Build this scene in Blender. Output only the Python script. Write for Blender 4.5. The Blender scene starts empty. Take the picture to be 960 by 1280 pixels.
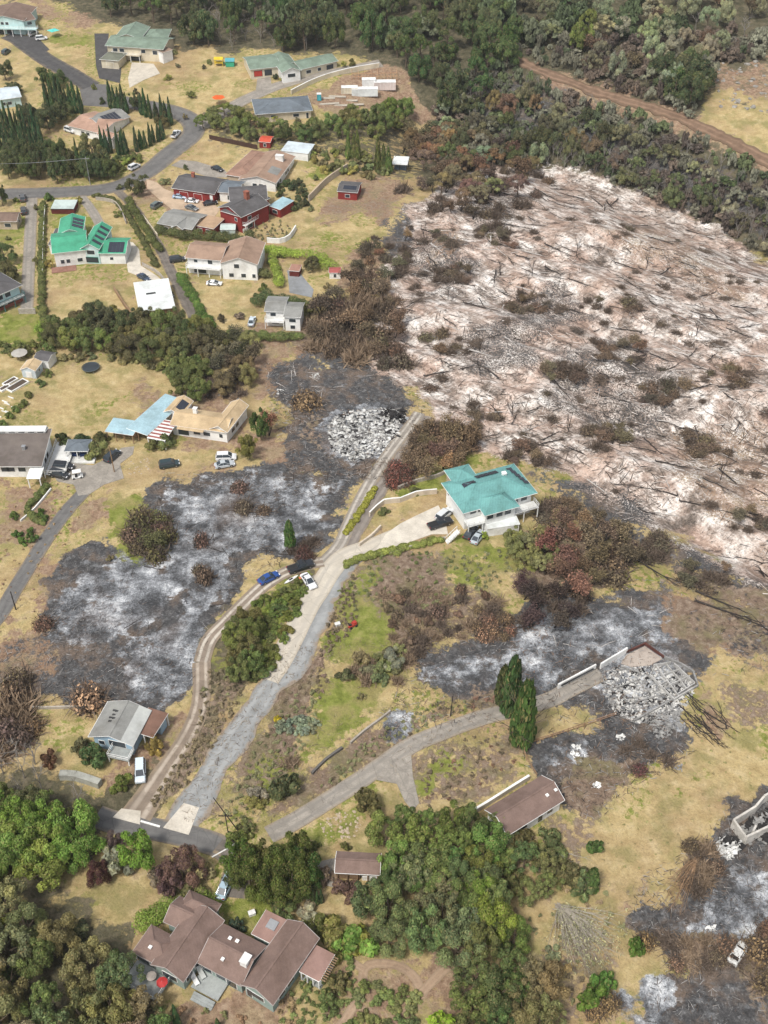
import bpy, bmesh, math, random
import numpy as np
from mathutils import Vector, noise as mnoise

scene = bpy.context.scene
COL = scene.collection
PI = math.pi
rnd = random.Random(7)

# ------------------------------------------------------------------ camera, sky, sun, exposure
CAM_H = 158.0
PITCH = math.radians(41.0)          # degrees below the horizon
FPX = 1390.0                        # focal length in pixels of a 960 x 1280 picture
cam_d = bpy.data.cameras.new("camera")
cam = bpy.data.objects.new("camera", cam_d)
COL.objects.link(cam)
cam.location = (0, 0, CAM_H)
cam.rotation_euler = (PI/2 - PITCH, 0, 0)
cam_d.sensor_fit = 'VERTICAL'
cam_d.sensor_height = 24.0
cam_d.lens = 24.0 * FPX / 1280.0
cam_d.clip_start = 1.0
cam_d.clip_end = 9000
scene.camera = cam

SUN_EL, SUN_AZ = math.radians(58), math.radians(215)     # azimuth clockwise from +Y: sun behind the left shoulder
world = bpy.data.worlds.new("World"); scene.world = world
world.use_nodes = True
wn = world.node_tree.nodes; wl = world.node_tree.links
wn.clear()
sky = wn.new('ShaderNodeTexSky'); sky.sky_type = 'NISHITA'; sky.sun_disc = False
sky.sun_elevation = SUN_EL; sky.sun_rotation = SUN_AZ
sky.dust_density = 3.0; sky.air_density = 1.0; sky.ozone_density = 1.0
hs = wn.new('ShaderNodeHueSaturation'); hs.inputs['Saturation'].default_value = 0.35
bg = wn.new('ShaderNodeBackground'); bg.inputs['Strength'].default_value = 0.135
wo = wn.new('ShaderNodeOutputWorld')
wl.new(sky.outputs[0], hs.inputs['Color']); wl.new(hs.outputs[0], bg.inputs['Color']); wl.new(bg.outputs[0], wo.inputs[0])
sd = bpy.data.lights.new("sun", 'SUN'); sd.energy = 2.3; sd.angle = math.radians(9); sd.color = (1.0, 0.955, 0.88)
sun = bpy.data.objects.new("sun", sd); COL.objects.link(sun)
sdir = Vector((math.sin(SUN_AZ)*math.cos(SUN_EL), math.cos(SUN_AZ)*math.cos(SUN_EL), math.sin(SUN_EL)))
sun.rotation_euler = sdir.to_track_quat('Z', 'Y').to_euler()
sun.location = (0, 0, 300)
vs = scene.view_settings
vs.view_transform = 'Standard'; vs.look = 'None'; vs.gamma = 1.0; vs.exposure = 0.35; vs.use_curve_mapping = False
scene.cycles.max_bounces = 5
scene.cycles.diffuse_bounces = 3
scene.cycles.transparent_max_bounces = 4
scene.cycles.volume_bounces = 0

# ------------------------------------------------------------------ pixel <-> ground
CP, SP = math.cos(PITCH), math.sin(PITCH)
def ray(px, py):
    a = (px-480)/FPX; b = (640-py)/FPX
    # camera axes: right (1,0,0), up (0,SP,CP), forward (0,CP,-SP)
    return a, b*SP+CP, b*CP-SP
def plane_pt(px, py, z=0.0):
    dx, dy, dz = ray(px, py); t = (z-CAM_H)/dz
    return dx*t, dy*t
def project(x, y, z):
    dz = z-CAM_H
    up = y*SP+dz*CP; fw = np.maximum(y*CP-dz*SP, 1e-3)
    return 480+FPX*x/fw, 640-FPX*up/fw

def poly_dist(px, py, poly):
    """signed distance to a closed polygon, positive inside"""
    P = np.array(poly, float); n = len(P)
    inside = np.zeros(px.shape, bool); d2 = np.full(px.shape, 1e18)
    for i in range(n):
        x0, y0 = P[i]; x1, y1 = P[(i+1) % n]
        cond = (y0 > py) != (y1 > py)
        with np.errstate(divide='ignore', invalid='ignore'):
            xi = (x1-x0)*(py-y0)/(y1-y0 if y1 != y0 else 1e-9)+x0
        inside ^= cond & (px < xi)
        ex, ey = x1-x0, y1-y0; L = ex*ex+ey*ey+1e-9
        t = np.clip(((px-x0)*ex+(py-y0)*ey)/L, 0, 1)
        d2 = np.minimum(d2, (px-x0-t*ex)**2+(py-y0-t*ey)**2)
    d = np.sqrt(d2)
    return np.where(inside, d, -d)
def line_dist(x, y, pts):
    d2 = np.full(np.shape(x), 1e18)
    for (x0, y0), (x1, y1) in zip(pts[:-1], pts[1:]):
        ex, ey = x1-x0, y1-y0; L = ex*ex+ey*ey+1e-9
        t = np.clip(((x-x0)*ex+(y-y0)*ey)/L, 0, 1)
        d2 = np.minimum(d2, (x-x0-t*ex)**2+(y-y0-t*ey)**2)
    return np.sqrt(d2)
def smooth(e0, e1, x):
    t = np.clip((x-e0)/(e1-e0), 0, 1); return t*t*(3-2*t)
_rs = np.random.RandomState(11)
_perm = _rs.rand(256, 256)
def vnoise(x, y, s, o=0):
    """tiling value noise, feature size s metres"""
    x = np.asarray(x, float)/s+17.3*(o+1); y = np.asarray(y, float)/s+9.1*(o+1)
    xi = np.floor(x).astype(int); yi = np.floor(y).astype(int)
    fx = x-xi; fy = y-yi; fx = fx*fx*(3-2*fx); fy = fy*fy*(3-2*fy)
    a = _perm[xi & 255, yi & 255]; b = _perm[(xi+1) & 255, yi & 255]
    c = _perm[xi & 255, (yi+1) & 255]; d = _perm[(xi+1) & 255, (yi+1) & 255]
    return (a*(1-fx)+b*fx)*(1-fy)+(c*(1-fx)+d*fx)*fy-0.5

WHITE = [(505,262),(560,225),(660,208),(760,225),(850,265),(960,325),(1300,470),(1300,900),(960,748),(880,705),(800,660),(740,640),(700,600),(640,578),(560,550),(520,505),(470,450),(480,350),(515,300)]
GULCH = [plane_pt(*p) for p in [(560,165),(690,185),(820,222),(960,275),(1400,420)]]
RISE = [plane_pt(*p) for p in [(130,-10),(300,35),(520,60),(660,78),(960,95)]]
def height_raw(x, y):
    px, py = project(x, y, 0*x)
    behind = y < 10
    z = 1.3*vnoise(x, y, 60)+0.5*vnoise(x, y, 22, 1)
    g = line_dist(x, y, GULCH)
    z = z-13*np.exp(-(g/26)**2)
    # the valley side beyond rises
    z = z+np.maximum(0, y-(330-0.10*x))*0.10*smooth(0, 60, y-(330-0.1*x))*(0.75+0.5*smooth(-100,150,x))
    w = smooth(4, 45, poly_dist(np.where(behind, -999, px), py, WHITE))
    # ridges and rills on the burnt slope, running down to the right
    u = 0.86*x-0.5*y; v = 0.5*x+0.86*y
    rid = 8.0*vnoise(u/2.6, v, 17, 2)+3.4*vnoise(u/2.4, v, 6, 3)+1.0*vnoise(u/1.5, v, 2.4, 4)
    z = z+w*rid
    return z

# ground sheet: a fine grid where the photograph looks, widening to the horizon
def axis(a, b, step, far, side=None):
    fine = np.arange(a, b+1e-6, step)
    out = []; s = step; x = b
    while x < far: s *= 1.25; x += s; out.append(x)
    neg = []; s = step; x = a
    lo = -far if side is None else side
    while x > lo: s *= 1.25; x -= s; neg.append(x)
    return np.array(neg[::-1]+list(fine)+out)
GX = axis(-215, 235, 0.9, 1100); GY = axis(56, 600, 0.9, 1500, -400)
XX, YY = np.meshgrid(GX, GY)
ZZ = height_raw(XX, YY)
def hz(x, y):
    x = np.asarray(x, float); y = np.asarray(y, float)
    i = np.clip(np.searchsorted(GX, x)-1, 0, len(GX)-2); j = np.clip(np.searchsorted(GY, y)-1, 0, len(GY)-2)
    fx = (x-GX[i])/(GX[i+1]-GX[i]); fy = (y-GY[j])/(GY[j+1]-GY[j])
    return (ZZ[j,i]*(1-fx)+ZZ[j,i+1]*fx)*(1-fy)+(ZZ[j+1,i]*(1-fx)+ZZ[j+1,i+1]*fx)*fy
def P(px, py, up=0.0):
    """ground point (x, y, ground z) seen at a pixel; up = the pixel shows a point that high above the ground"""
    z = 0.0
    for _ in range(30):
        x, y = plane_pt(px, py, z+up)
        z = 0.45*z+0.55*float(hz(x, y))
    return Vector((x, y, z))

# ------------------------------------------------------------------ materials
MATS = {}
def nt(name):
    m = bpy.data.materials.new(name); m.use_nodes = True
    n = m.node_tree.nodes; n.clear()
    out = n.new('ShaderNodeOutputMaterial'); b = n.new('ShaderNodeBsdfPrincipled')
    m.node_tree.links.new(b.outputs[0], out.inputs[0])
    b.inputs['Roughness'].default_value = 0.8
    b.inputs['Specular IOR Level'].default_value = 0.25
    return m, n, m.node_tree.links, b
def noise_node(n, l, scale, detail=4, vec=None, rough=0.6):
    t = n.new('ShaderNodeTexNoise'); t.inputs['Scale'].default_value = scale
    t.inputs['Detail'].default_value = detail; t.inputs['Roughness'].default_value = rough
    if vec is not None: l.new(vec, t.inputs['Vector'])
    return t.outputs['Fac']
def ramp(n, l, fac, stops):
    r = n.new('ShaderNodeValToRGB'); cr = r.color_ramp
    while len(cr.elements) > 1: cr.elements.remove(cr.elements[-1])
    cr.elements[0].position = stops[0][0]; cr.elements[0].color = (*stops[0][1], 1)
    for p, c in stops[1:]:
        e = cr.elements.new(p); e.color = (*c, 1)
    l.new(fac, r.inputs[0]); return r.outputs[0]
def mixc(n, l, fac, a, b, mode='MIX'):
    m = n.new('ShaderNodeMix'); m.data_type = 'RGBA'; m.blend_type = mode
    if isinstance(fac, float): m.inputs[0].default_value = fac
    else: l.new(fac, m.inputs[0])
    for s, v in ((6, a), (7, b)):
        if isinstance(v, tuple): m.inputs[s].default_value = (*v, 1)
        else: l.new(v, m.inputs[s])
    return m.outputs[2]
def mathn(n, l, op, a, b=None, c=None, clamp=False):
    m = n.new('ShaderNodeMath'); m.operation = op; m.use_clamp = clamp
    for i, v in enumerate((a, b, c)):
        if v is None: continue
        if isinstance(v, (int, float)): m.inputs[i].default_value = v
        else: l.new(v, m.inputs[i])
    return m.outputs[0]
def bump(n, l, bsdf, h, strength=0.4, dist=0.1):
    b = n.new('ShaderNodeBump'); b.inputs['Strength'].default_value = strength; b.inputs['Distance'].default_value = dist
    l.new(h, b.inputs['Height']); l.new(b.outputs[0], bsdf.inputs['Normal'])
def coords(n, kind='Object'):
    t = n.new('ShaderNodeTexCoord'); return t.outputs[kind]
def mat(name, c, var=0.18, scale=1.5, rough=0.8, metal=0.0, wave=None, bumpd=0.02, spec=0.25, fine=9.0):
    """weathered plain surface: base colour broken by two scales of noise; wave = seams or courses (axis, per metre)"""
    if name in MATS: return MATS[name]
    m, n, l, b = nt(name); v = coords(n)
    f1 = noise_node(n, l, scale, 5, v); f2 = noise_node(n, l, fine, 3, v)
    lo = tuple(max(0, k*(1-var*1.6)) for k in c); hi = tuple(min(1, k*(1+var)) for k in c)
    col = ramp(n, l, f1, [(0.3, lo), (0.7, hi)])
    col = mixc(n, l, 0.5, col, ramp(n, l, f2, [(0.3, lo), (0.7, hi)]))
    f3 = noise_node(n, l, 0.22, 4, v, .7)
    col = mixc(n, l, 1.0, col, ramp(n, l, f3, [(0.36, (0.80,0.79,0.77)), (0.52, (1,)*3), (0.66, (1.10,1.10,1.08))]), 'MULTIPLY')
    h = f2
    if wave:
        w = n.new('ShaderNodeTexWave'); w.wave_type = 'BANDS'; w.bands_direction = wave[0]
        w.inputs['Scale'].default_value = wave[1]; l.new(v, w.inputs['Vector'])
        w.inputs['Distortion'].default_value = wave[2] if len(wave) > 2 else 0.0
        k = ramp(n, l, w.outputs['Fac'], [(0.0, (0.78,)*3), (0.25, (1,)*3)])
        col = mixc(n, l, 1.0, col, k, 'MULTIPLY'); h = w.outputs['Fac']
    l.new(col, b.inputs['Base Color']); b.inputs['Roughness'].default_value = rough
    b.inputs['Metallic'].default_value = metal; b.inputs['Specular IOR Level'].default_value = spec
    bump(n, l, b, h, 0.5, bumpd)
    MATS[name] = m; return m

# ------------------------------------------------------------------ mesh and object helpers
def link_mesh(name, verts, faces, material=None, parent=None, smooth_=False, loc=(0,0,0)):
    me = bpy.data.meshes.new(name); me.from_pydata([tuple(v) for v in verts], [], [tuple(f) for f in faces])
    me.update()
    if material is not None:
        for m_ in (material if isinstance(material, (list, tuple)) else [material]): me.materials.append(m_)
    if smooth_: me.polygons.foreach_set('use_smooth', [True]*len(me.polygons))
    o = bpy.data.objects.new(name, me); COL.objects.link(o); o.location = loc
    if parent is not None: o.parent = parent
    return o
def tag(o, label=None, cat=None, group=None, kind=None):
    if label: o['label'] = label
    if cat: o['category'] = cat
    if group: o['group'] = group
    if kind: o['kind'] = kind
    return o
def thing(name, label, cat, loc=(0,0,0), rot=0.0, group=None):
    o = bpy.data.objects.new(name, None); COL.objects.link(o); o.empty_display_size = 0.3
    o.location = loc; o.rotation_euler = (0, 0, rot)
    return tag(o, label, cat, group)
def copy_tree(o, parent=None):
    c = o.copy(); COL.objects.link(c)
    if parent is not None: c.parent = parent
    for ch in KIDS.get(o.name, []) : 
        k = copy_tree(ch, c)
    return c
KIDS = {}
def note_kids(root):
    for ch in list(bpy.data.objects):
        if ch.parent == root:
            KIDS.setdefault(root.name, []).append(ch); note_kids(ch)
def place(proto, loc, rot=0.0, scale=1.0, label=None, cat=None, group=None, color=None, name=None):
    """a copy of a thing with its parts and sub-parts"""
    def rec(o, par):
        c = o.copy(); COL.objects.link(c)
        if par is not None: c.parent = par
        if color is not None and o.get('paint'): c.color = (*color, 1)
        for ch in KIDS.get(o.name, []): rec(ch, c)
        return c
    r = rec(proto, None)
    if name: r.name = name
    r.location = loc; r.rotation_euler = (0, 0, rot) if not isinstance(rot, tuple) else rot
    r.scale = (scale,)*3 if not isinstance(scale, tuple) else scale
    for k, v in (('label', label), ('category', cat), ('group', group)):
        if v: r[k] = v
        elif k in r.keys() and k == 'group': del r[k]
    return r
class MB:
    def __init__(s): s.v = []; s.f = []; s.mi = []
    def face(s, pts, mi=0):
        b = len(s.v); s.v += [tuple(p) for p in pts]; s.f.append(tuple(range(b, b+len(pts)))); s.mi.append(mi)
    def box(s, x0, x1, y0, y1, z0, z1, mi=0):
        b = len(s.v)
        s.v += [(x0,y0,z0),(x1,y0,z0),(x1,y1,z0),(x0,y1,z0),(x0,y0,z1),(x1,y0,z1),(x1,y1,z1),(x0,y1,z1)]
        for q in ((0,3,2,1),(4,5,6,7),(0,1,5,4),(1,2,6,5),(2,3,7,6),(3,0,4,7)):
            s.f.append(tuple(b+i for i in q)); s.mi.append(mi)
    def prism(s, poly, z0, z1, mi=0):
        """closed extrusion of a ccw polygon; z0, z1 numbers or lists per corner"""
        n = len(poly); b = len(s.v)
        a0 = z0 if isinstance(z0, (list, tuple)) else [z0]*n; a1 = z1 if isinstance(z1, (list, tuple)) else [z1]*n
        s.v += [(p[0], p[1], a0[i]) for i, p in enumerate(poly)]+[(p[0], p[1], a1[i]) for i, p in enumerate(poly)]
        s.f.append(tuple(b+i for i in reversed(range(n)))); s.f.append(tuple(b+n+i for i in range(n))); s.mi += [mi, mi]
        for i in range(n):
            j = (i+1) % n; s.f.append((b+i, b+j, b+n+j, b+n+i)); s.mi.append(mi)
    def tube(s, p, q, r0, r1=None, n=6, mi=0):
        r1 = r0 if r1 is None else r1
        p = Vector(p); q = Vector(q); d = (q-p)
        if d.length < 1e-6: return
        d.normalize(); a = d.orthogonal().normalized(); c = d.cross(a); b = len(s.v)
        for (o, r) in ((p, r0), (q, r1)):
            for i in range(n):
                t = 2*PI*i/n; s.v.append(tuple(o+a*math.cos(t)*r+c*math.sin(t)*r))
        for i in range(n):
            j = (i+1) % n; s.f.append((b+i, b+j, b+n+j, b+n+i)); s.mi.append(mi)
        s.f.append(tuple(b+i for i in reversed(range(n)))); s.f.append(tuple(b+n+i for i in range(n))); s.mi += [mi, mi]
    def slab(s, pts, th, mi=0):
        """planar polygon (3-D corners, ccw from above) thickened downwards"""
        n = len(pts); b = len(s.v)
        s.v += [tuple(p) for p in pts]+[(p[0], p[1], p[2]-th) for p in pts]
        s.f.append(tuple(b+i for i in range(n))); s.f.append(tuple(b+n+i for i in reversed(range(n)))); s.mi += [mi, mi]
        for i in range(n):
            j = (i+1) % n; s.f.append((b+j, b+i, b+n+i, b+n+j)); s.mi.append(mi)
    def build(s, name, material, parent=None, smooth_=False):
        if not s.f: return None
        o = link_mesh(name, s.v, s.f, material, parent, smooth_)
        if any(s.mi): o.data.polygons.foreach_set('material_index', s.mi)
        return o

# ------------------------------------------------------------------ ground cover
# classes: 0 dry lawn, 1 green lawn, 2 bare dirt, 3 char, 4 ash, 5 white burnt slope, 6 forest floor, 7 brown litter
COVER = [
 # whole picture first, then patches on top: (class, feather px, strength, polygon)
 (6, 8, 1.0, [(-900,-1500),(2000,-1500),(2000,420),(960,330),(850,270),(760,232),(640,215),(540,230),(545,170),(515,150),(505,95),(470,76),(420,66),(300,66),(215,60),(130,34),(60,0),(-900,-60)]),
 # valley fire road surroundings, rocky pasture top right
 (2, 10, 0.8, [(670,85),(760,110),(850,135),(960,180),(1100,240),(1100,262),(960,212),(850,165),(760,140),(680,112)]),
 (2, 8, 0.7, [(880,75),(930,80),(1100,60),(1100,140),(960,150),(905,130)]),
 (1, 10, 0.55, [(880,118),(950,128),(1000,170),(930,165),(885,150)]),
 (0, 10, 0.7, [(885,110),(960,125),(1000,200),(920,185),(880,150)]),
 (4, 12, 0.5, [(585,100),(660,118),(670,150),(600,140)]),
 (3, 18, 0.8, [(560,110),(680,110),(740,150),(850,190),(960,240),(1000,300),(900,275),(800,230),(700,180),(600,160)]),
 # top hillside of bare dirt left of the forest
 (2, 8, 0.8, [(35,-20),(70,10),(125,25),(120,45),(60,30),(40,10)]),
 # construction ground
 (2, 5, 1.0, [(385,120),(430,100),(490,85),(505,92),(520,125),(562,150),(530,155),(480,125),(440,140),(395,140)]),
 # garden below the construction
 (6, 8, 0.6, [(255,120),(310,125),(330,150),(395,150),(445,135),(510,125),(540,170),(545,215),(500,235),(440,215),(390,190),(300,185),(250,165)]),
 (2, 5, 1.0, [(385,120),(430,100),(490,85),(508,92),(525,125),(562,152),(530,158),(500,140),(455,140),(395,142)]),
 (0, 5, 0.9, [(165,105),(185,80),(240,70),(300,85),(325,100),(320,115),(300,125),(240,140),(200,130)]),
 (1, 8, 0.45, [(190,95),(260,105),(320,90),(320,110),(240,115),(200,112)]),
 (1, 5, 0.8, [(52,50),(90,38),(120,42),(122,60),(80,62)]),
 (0, 4, 0.8, [(50,62),(115,60),(122,95),(95,85)]),
 (1, 5, 0.45, [(115,60),(122,62),(122,100),(108,95)]),
 (2, 4, 0.6, [(160,250),(185,228),(215,238),(245,262),(262,285),(240,280),(195,258),(175,255)]),
 # green roof house lot
 (0, 4, 1.0, [(60,335),(160,335),(170,350),(150,380),(150,395),(60,395)]),
 (1, 8, 0.5, [(60,325),(160,325),(160,345),(60,350)]),
 (0, 4, 1.0, [(118,255),(145,258),(160,300),(140,300)]),
 (1, 6, 0.7, [(68,258),(98,250),(115,290),(100,290),(62,275)]),
 (1, 6, 0.8, [(0,385),(48,390),(48,435),(0,430)]),
 (1, 6, 0.8, [(0,258),(28,250),(28,300),(0,310)]),
 # red house lot and the slope right of it
 (2, 4, 0.75, [(195,225),(235,262),(262,262),(255,275),(212,262),(185,245),(160,215)]),
 (0, 6, 1.0, [(365,262),(400,270),(480,285),(470,300),(430,320),(380,305),(355,300)]),
 (1, 8, 0.75, [(370,290),(440,300),(480,285),(485,295),(440,315),(400,318)]),
 (1, 6, 0.7, [(380,205),(420,205),(425,215),(395,235),(370,230)]),
 (2, 8, 0.8, [(400,245),(430,225),(500,225),(520,240),(480,280),(400,270)]),
 (7, 8, 0.5, [(400,260),(450,235),(510,245),(480,275),(430,270)]),
 (0, 4, 1.0, [(250,360),(325,358),(318,395),(300,405),(268,405)]),
 (0, 4, 1.0, [(325,325),(345,328),(340,355),(326,358)]),
 (1, 8, 0.7, [(380,340),(440,345),(430,385),(395,395)]),
 (0, 6, 0.7, [(385,355),(445,350),(430,375),(395,400)]),
 (3, 10, 1.0, [(470,300),(505,262),(545,235),(550,290),(510,330),(495,350),(480,330)]),
 (4, 12, 0.6, [(500,275),(530,262),(530,300),(505,325)]),
 (2, 12, 0.9, [(430,320),(470,300),(480,320),(460,360),(430,360)]),
 (7, 14, 0.9, [(395,395),(440,370),(470,350),(490,400),(500,470),(430,460),(380,445),(320,440),(300,420)]),
 # middle burnt lot with the ruined house
 (3, 9, 1.0, [(325,455),(380,440),(470,455),(540,505),(500,545),(470,600),(360,592),(345,560),(350,520),(340,490),(325,475)]),
 (2, 9, 0.7, [(340,400),(380,445),(340,460),(322,520),(352,540),(345,585),(310,585),(310,545),(325,500),(310,440)]),
 (2, 6, 0.9, [(330,545),(350,535),(348,585),(312,582)]),
 (7, 14, 0.6, [(375,500),(410,505),(405,560),(375,545)]),
 (2, 10, 0.5, [(495,500),(540,510),(515,540),(490,535)]),
 (4, 5, 1.0, [(402,535),(418,513),(450,506),(495,505),(512,520),(505,548),(482,570),(440,582),(410,568)]),
 # white slope
 (5, 7, 1.0, WHITE),
 (3, 16, 0.75, [(640,575),(740,600),(820,660),(900,700),(960,735),(1300,860),(1300,930),(960,775),(800,705),(690,640)]),
 (7, 14, 0.7, [(800,700),(960,745),(1300,880),(1300,960),(960,800),(820,735)]),
 (3, 12, 0.55, [(560,420),(640,380),(700,350),(760,400),(680,430),(600,470)]),
 (3, 16, 0.5, [(680,440),(780,420),(860,470),(820,560),(740,540),(690,500)]),
 (3, 14, 0.5, [(590,245),(640,225),(655,260),(620,310),(590,300)]),
 (3, 12, 0.5, [(515,300),(560,290),(600,335),(560,370),(520,350)]),
 (2, 14, .45, [(840,540),(960,530),(1000,640),(900,650),(850,600)]),
 (2, 14, .45, [(740,280),(830,290),(930,350),(940,400),(850,360)]),
 (2, 12, .4, [(540,290),(575,285),(580,320),(550,330)]),
 # left centre lawns
 (0, 5, 1.0, [(0,445),(30,442),(20,490),(0,500)]),
 (0, 5, 1.0, [(60,468),(110,455),(205,462),(215,480),(150,530),(100,560),(50,530),(40,500)]),
 (1, 8, 0.5, [(105,490),(155,495),(130,540),(90,540)]),
 (2, 9, 0.7, [(180,475),(250,470),(310,500),(320,560),(300,590),(250,600),(215,560),(170,500)]),
 (0, 8, 0.9, [(140,575),(230,555),(300,560),(320,585),(200,592),(145,605)]),
 (1, 7, 0.55, [(190,545),(230,540),(230,562),(190,565)]),
 (2, 7, 0.75, [(0,600),(60,600),(100,620),(60,690),(20,720),(0,745)]),
 (0, 5, 1.0, [(0,692),(35,682),(20,720),(0,750)]),
 (2, 7, 0.8, [(100,622),(140,610),(140,660),(75,690),(62,740),(60,795),(30,830),(0,780),(50,700)]),
 (0, 8, 0.8, [(12,770),(50,720),(40,790),(25,800)]),
 (1, 7, 0.9, [(130,625),(175,620),(195,640),(185,680),(155,690),(140,670)]),
 # the big ash field
 (3, 6, 1.0, [(195,592),(330,592),(440,590),(428,645),(388,690),(330,705),(300,740),(268,785),(246,830),(240,870),(205,902),(110,882),(30,882),(0,870),(0,800),(60,795),(60,740),(78,690),(120,665),(150,690),(190,690),(195,650),(178,610)]),
 (4, 9, 0.75, [(205,605),(330,600),(425,605),(415,640),(380,670),(300,700),(290,730),(250,780),(235,860),(210,885),(140,860),(190,810),(200,780),(110,810),(70,800),(75,745),(110,700),(200,700),(215,640)]),
 (4, 10, 0.95, [(240,620),(290,615),(300,650),(380,640),(400,650),(370,675),(300,690),(240,712),(225,740),(180,760),(120,790),(110,770),(190,720),(235,690)]),
 (4, 12, 0.7, [(125,795),(240,735),(240,860),(200,890),(150,850)]),
 (3, 8, 0.9, [(40,830),(140,800),(185,785),(210,745),(245,715),(250,725),(215,780),(150,815),(100,840),(40,850)]),
 (3, 10, 0.8, [(0,815),(110,815),(110,870),(0,870)]),
 (2, 12, 0.6, [(-20,800),(40,795),(60,830),(20,840),(-20,845)]),
 (7, 10, 0.8, [(0,840),(30,845),(25,900),(0,930)]),
 # blue cottage lawn
 (0, 5, 1.0, [(20,885),(110,888),(130,940),(150,985),(110,975),(60,955),(15,940)]),
 (1, 10, 0.45, [(60,900),(110,890),(105,930),(70,940)]),
 (2, 7, 0.7, [(200,890),(235,870),(240,900),(200,960),(160,1010),(140,985),(165,950)]),
 # embankment between the two drives, then the garden slope
 (6, 8, 0.8, [(270,770),(320,740),(390,715),(350,800),(320,850),(250,940),(190,1020),(175,1000),(250,900),(260,830)]),
 (1, 9, 0.6, [(300,750),(385,722),(350,800),(320,840),(270,830)]),
 (7, 8, 0.6, [(258,850),(320,850),(250,960),(200,1010),(185,1000),(240,920)]),
 (7, 7, 0.85, [(440,700),(550,685),(600,690),(560,720),(540,770),(520,800),(450,800),(405,800),(420,740)]),
 (1, 8, 0.6, [(440,715),(470,705),(480,760),(440,780),(410,790),(420,740)]),
 (1, 5, 0.9, [(443,768),(490,768),(485,786),(440,785)]),
 (0, 6, 0.7, [(400,795),(440,785),(480,790),(430,815),(395,825)]),
 (1, 6, 0.7, [(405,793),(490,786),(470,800),(420,812)]),
 (7, 8, 0.9, [(345,860),(400,800),(430,815),(400,840),(390,900),(360,980),(300,1010),(280,1030),(240,1030),(300,940)]),
 (0, 7, 0.9, [(410,830),(520,830),(540,850),(500,880),(440,915),(400,960),(380,970),(370,930),(390,880)]),
 (1, 10, 0.65, [(420,850),(500,845),(470,890),(420,920),(390,930)]),
 (0, 5, 0.9, [(380,940),(440,915),(450,910),(400,955),(385,965)]),
 (7, 8, 0.8, [(395,965),(450,915),(520,880),(560,870),(620,880),(560,905),(480,940),(420,985),(330,1035),(280,1040),(300,1015),(350,990)]),
 (7, 8, 0.7, [(515,950),(560,925),(640,905),(660,935),(650,975),(580,1020),(525,1010)]),
 (1, 7, 0.75, [(545,950),(600,935),(610,965),(560,990),(530,985)]),
 (0, 6, 0.9, [(665,895),(745,875),(765,895),(660,930)]),
 (1, 6, 0.8, [(365,1045),(440,1000),(465,990),(455,1060),(420,1075)]),
 (0, 8, 0.4, [(400,1030),(440,1010),(440,1040),(410,1055)]),
 # turquoise house lawns
 (1, 5, 0.95, [(490,612),(560,590),(548,605),(500,625)]),
 (1, 5, 0.95, [(580,570),(620,573),(612,588),(575,586)]),
 (0, 7, 0.9, [(660,615),(690,620),(695,655),(660,665)]),
 (1, 7, 0.8, [(550,682),(640,678),(660,690),(600,715),(560,710)]),
 (7, 14, 0.7, [(480,700),(540,690),(560,720),(620,740),(600,800),(520,800),(470,760)]),
 # burnt strip behind the cedar pair and round the ruin
 (7, 12, 0.9, [(640,690),(700,650),(770,660),(800,700),(760,740),(640,760)]),
 (3, 10, 1.0, [(530,815),(560,800),(640,770),(650,740),(760,740),(830,720),(880,760),(900,830),(870,870),(870,930),(800,960),(750,900),(700,870),(640,890),(560,895),(530,870)]),
 (4, 10, 0.8, [(640,790),(680,760),(760,745),(850,760),(840,800),(790,800),(700,840),(660,850),(640,830)]),
 (4, 9, 0.65, [(530,845),(580,820),(640,820),(640,860),(570,868),(540,870)]),
 (4, 6, 0.9, [(478,890),(510,880),(530,890),(520,905),(490,925),(470,905)]),
 (4, 8, 0.95, [(750,825),(800,805),(860,840),(870,880),(860,920),(800,925),(780,890),(750,865)]),
 (7, 8, 0.7, [(560,860),(640,855),(640,885),(560,895)]),
 (2, 12, 0.8, [(810,735),(870,735),(900,780),(960,800),(960,840),(890,825),(850,790)]),
 (3, 16, 0.55, [(850,765),(920,770),(990,810),(990,850),(900,830)]),
 (7, 14, 0.5, [(830,740),(960,770),(1000,830),(930,810),(860,790)]),
 (1, 10, .6, [(560,700),(640,685),(650,700),(600,730),(570,730)]),
 (1, 12, .55, [(400,860),(480,850),(460,900),(400,940)]),
 (1, 12, .5, [(420,745),(500,735),(500,765),(430,775)]),
 (1, 12, .5, [(300,960),(350,940),(370,985),(330,1010)]),
  (1, 8, .8, [(545,690),(640,683),(655,695),(605,722),(560,722)]),
 (1, 10, .8, [(395,800),(490,785),(485,800),(420,822)]),
 (1, 10, .7, [(400,865),(500,845),(480,885),(420,925),(385,940)]),
 (1, 9, .7, [(180,640),(190,660),(170,690),(150,680),(140,640)]),
 # lower burnt rectangle
 (3, 7, 1.0, [(652,932),(770,898),(870,912),(865,945),(800,965),(790,1000),(740,1030),(690,1000),(655,955)]),
 (4, 12, 0.5, [(665,935),(740,915),(740,950),(690,965)]),
 (7, 9, 0.85, [(735,950),(800,945),(795,1000),(760,1040),(720,1030),(710,980)]),
 # the long dry lawn on the right
 (0, 7, 1.0, [(870,850),(890,820),(960,840),(1300,900),(1300,1060),(960,985),(915,1000),(860,1060),(830,1115),(760,1115),(700,1100),(720,1050),(780,1010),(800,960),(860,935),(880,880)]),
 (1, 18, 0.5, [(900,850),(1000,870),(1000,960),(930,940)]),
 (1, 18, 0.4, [(790,975),(880,960),(860,1010),(790,1020)]),
 # brown slopes bottom middle
 (7, 10, 0.6, [(690,1020),(740,1040),(720,1100),(690,1090)]),
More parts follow.
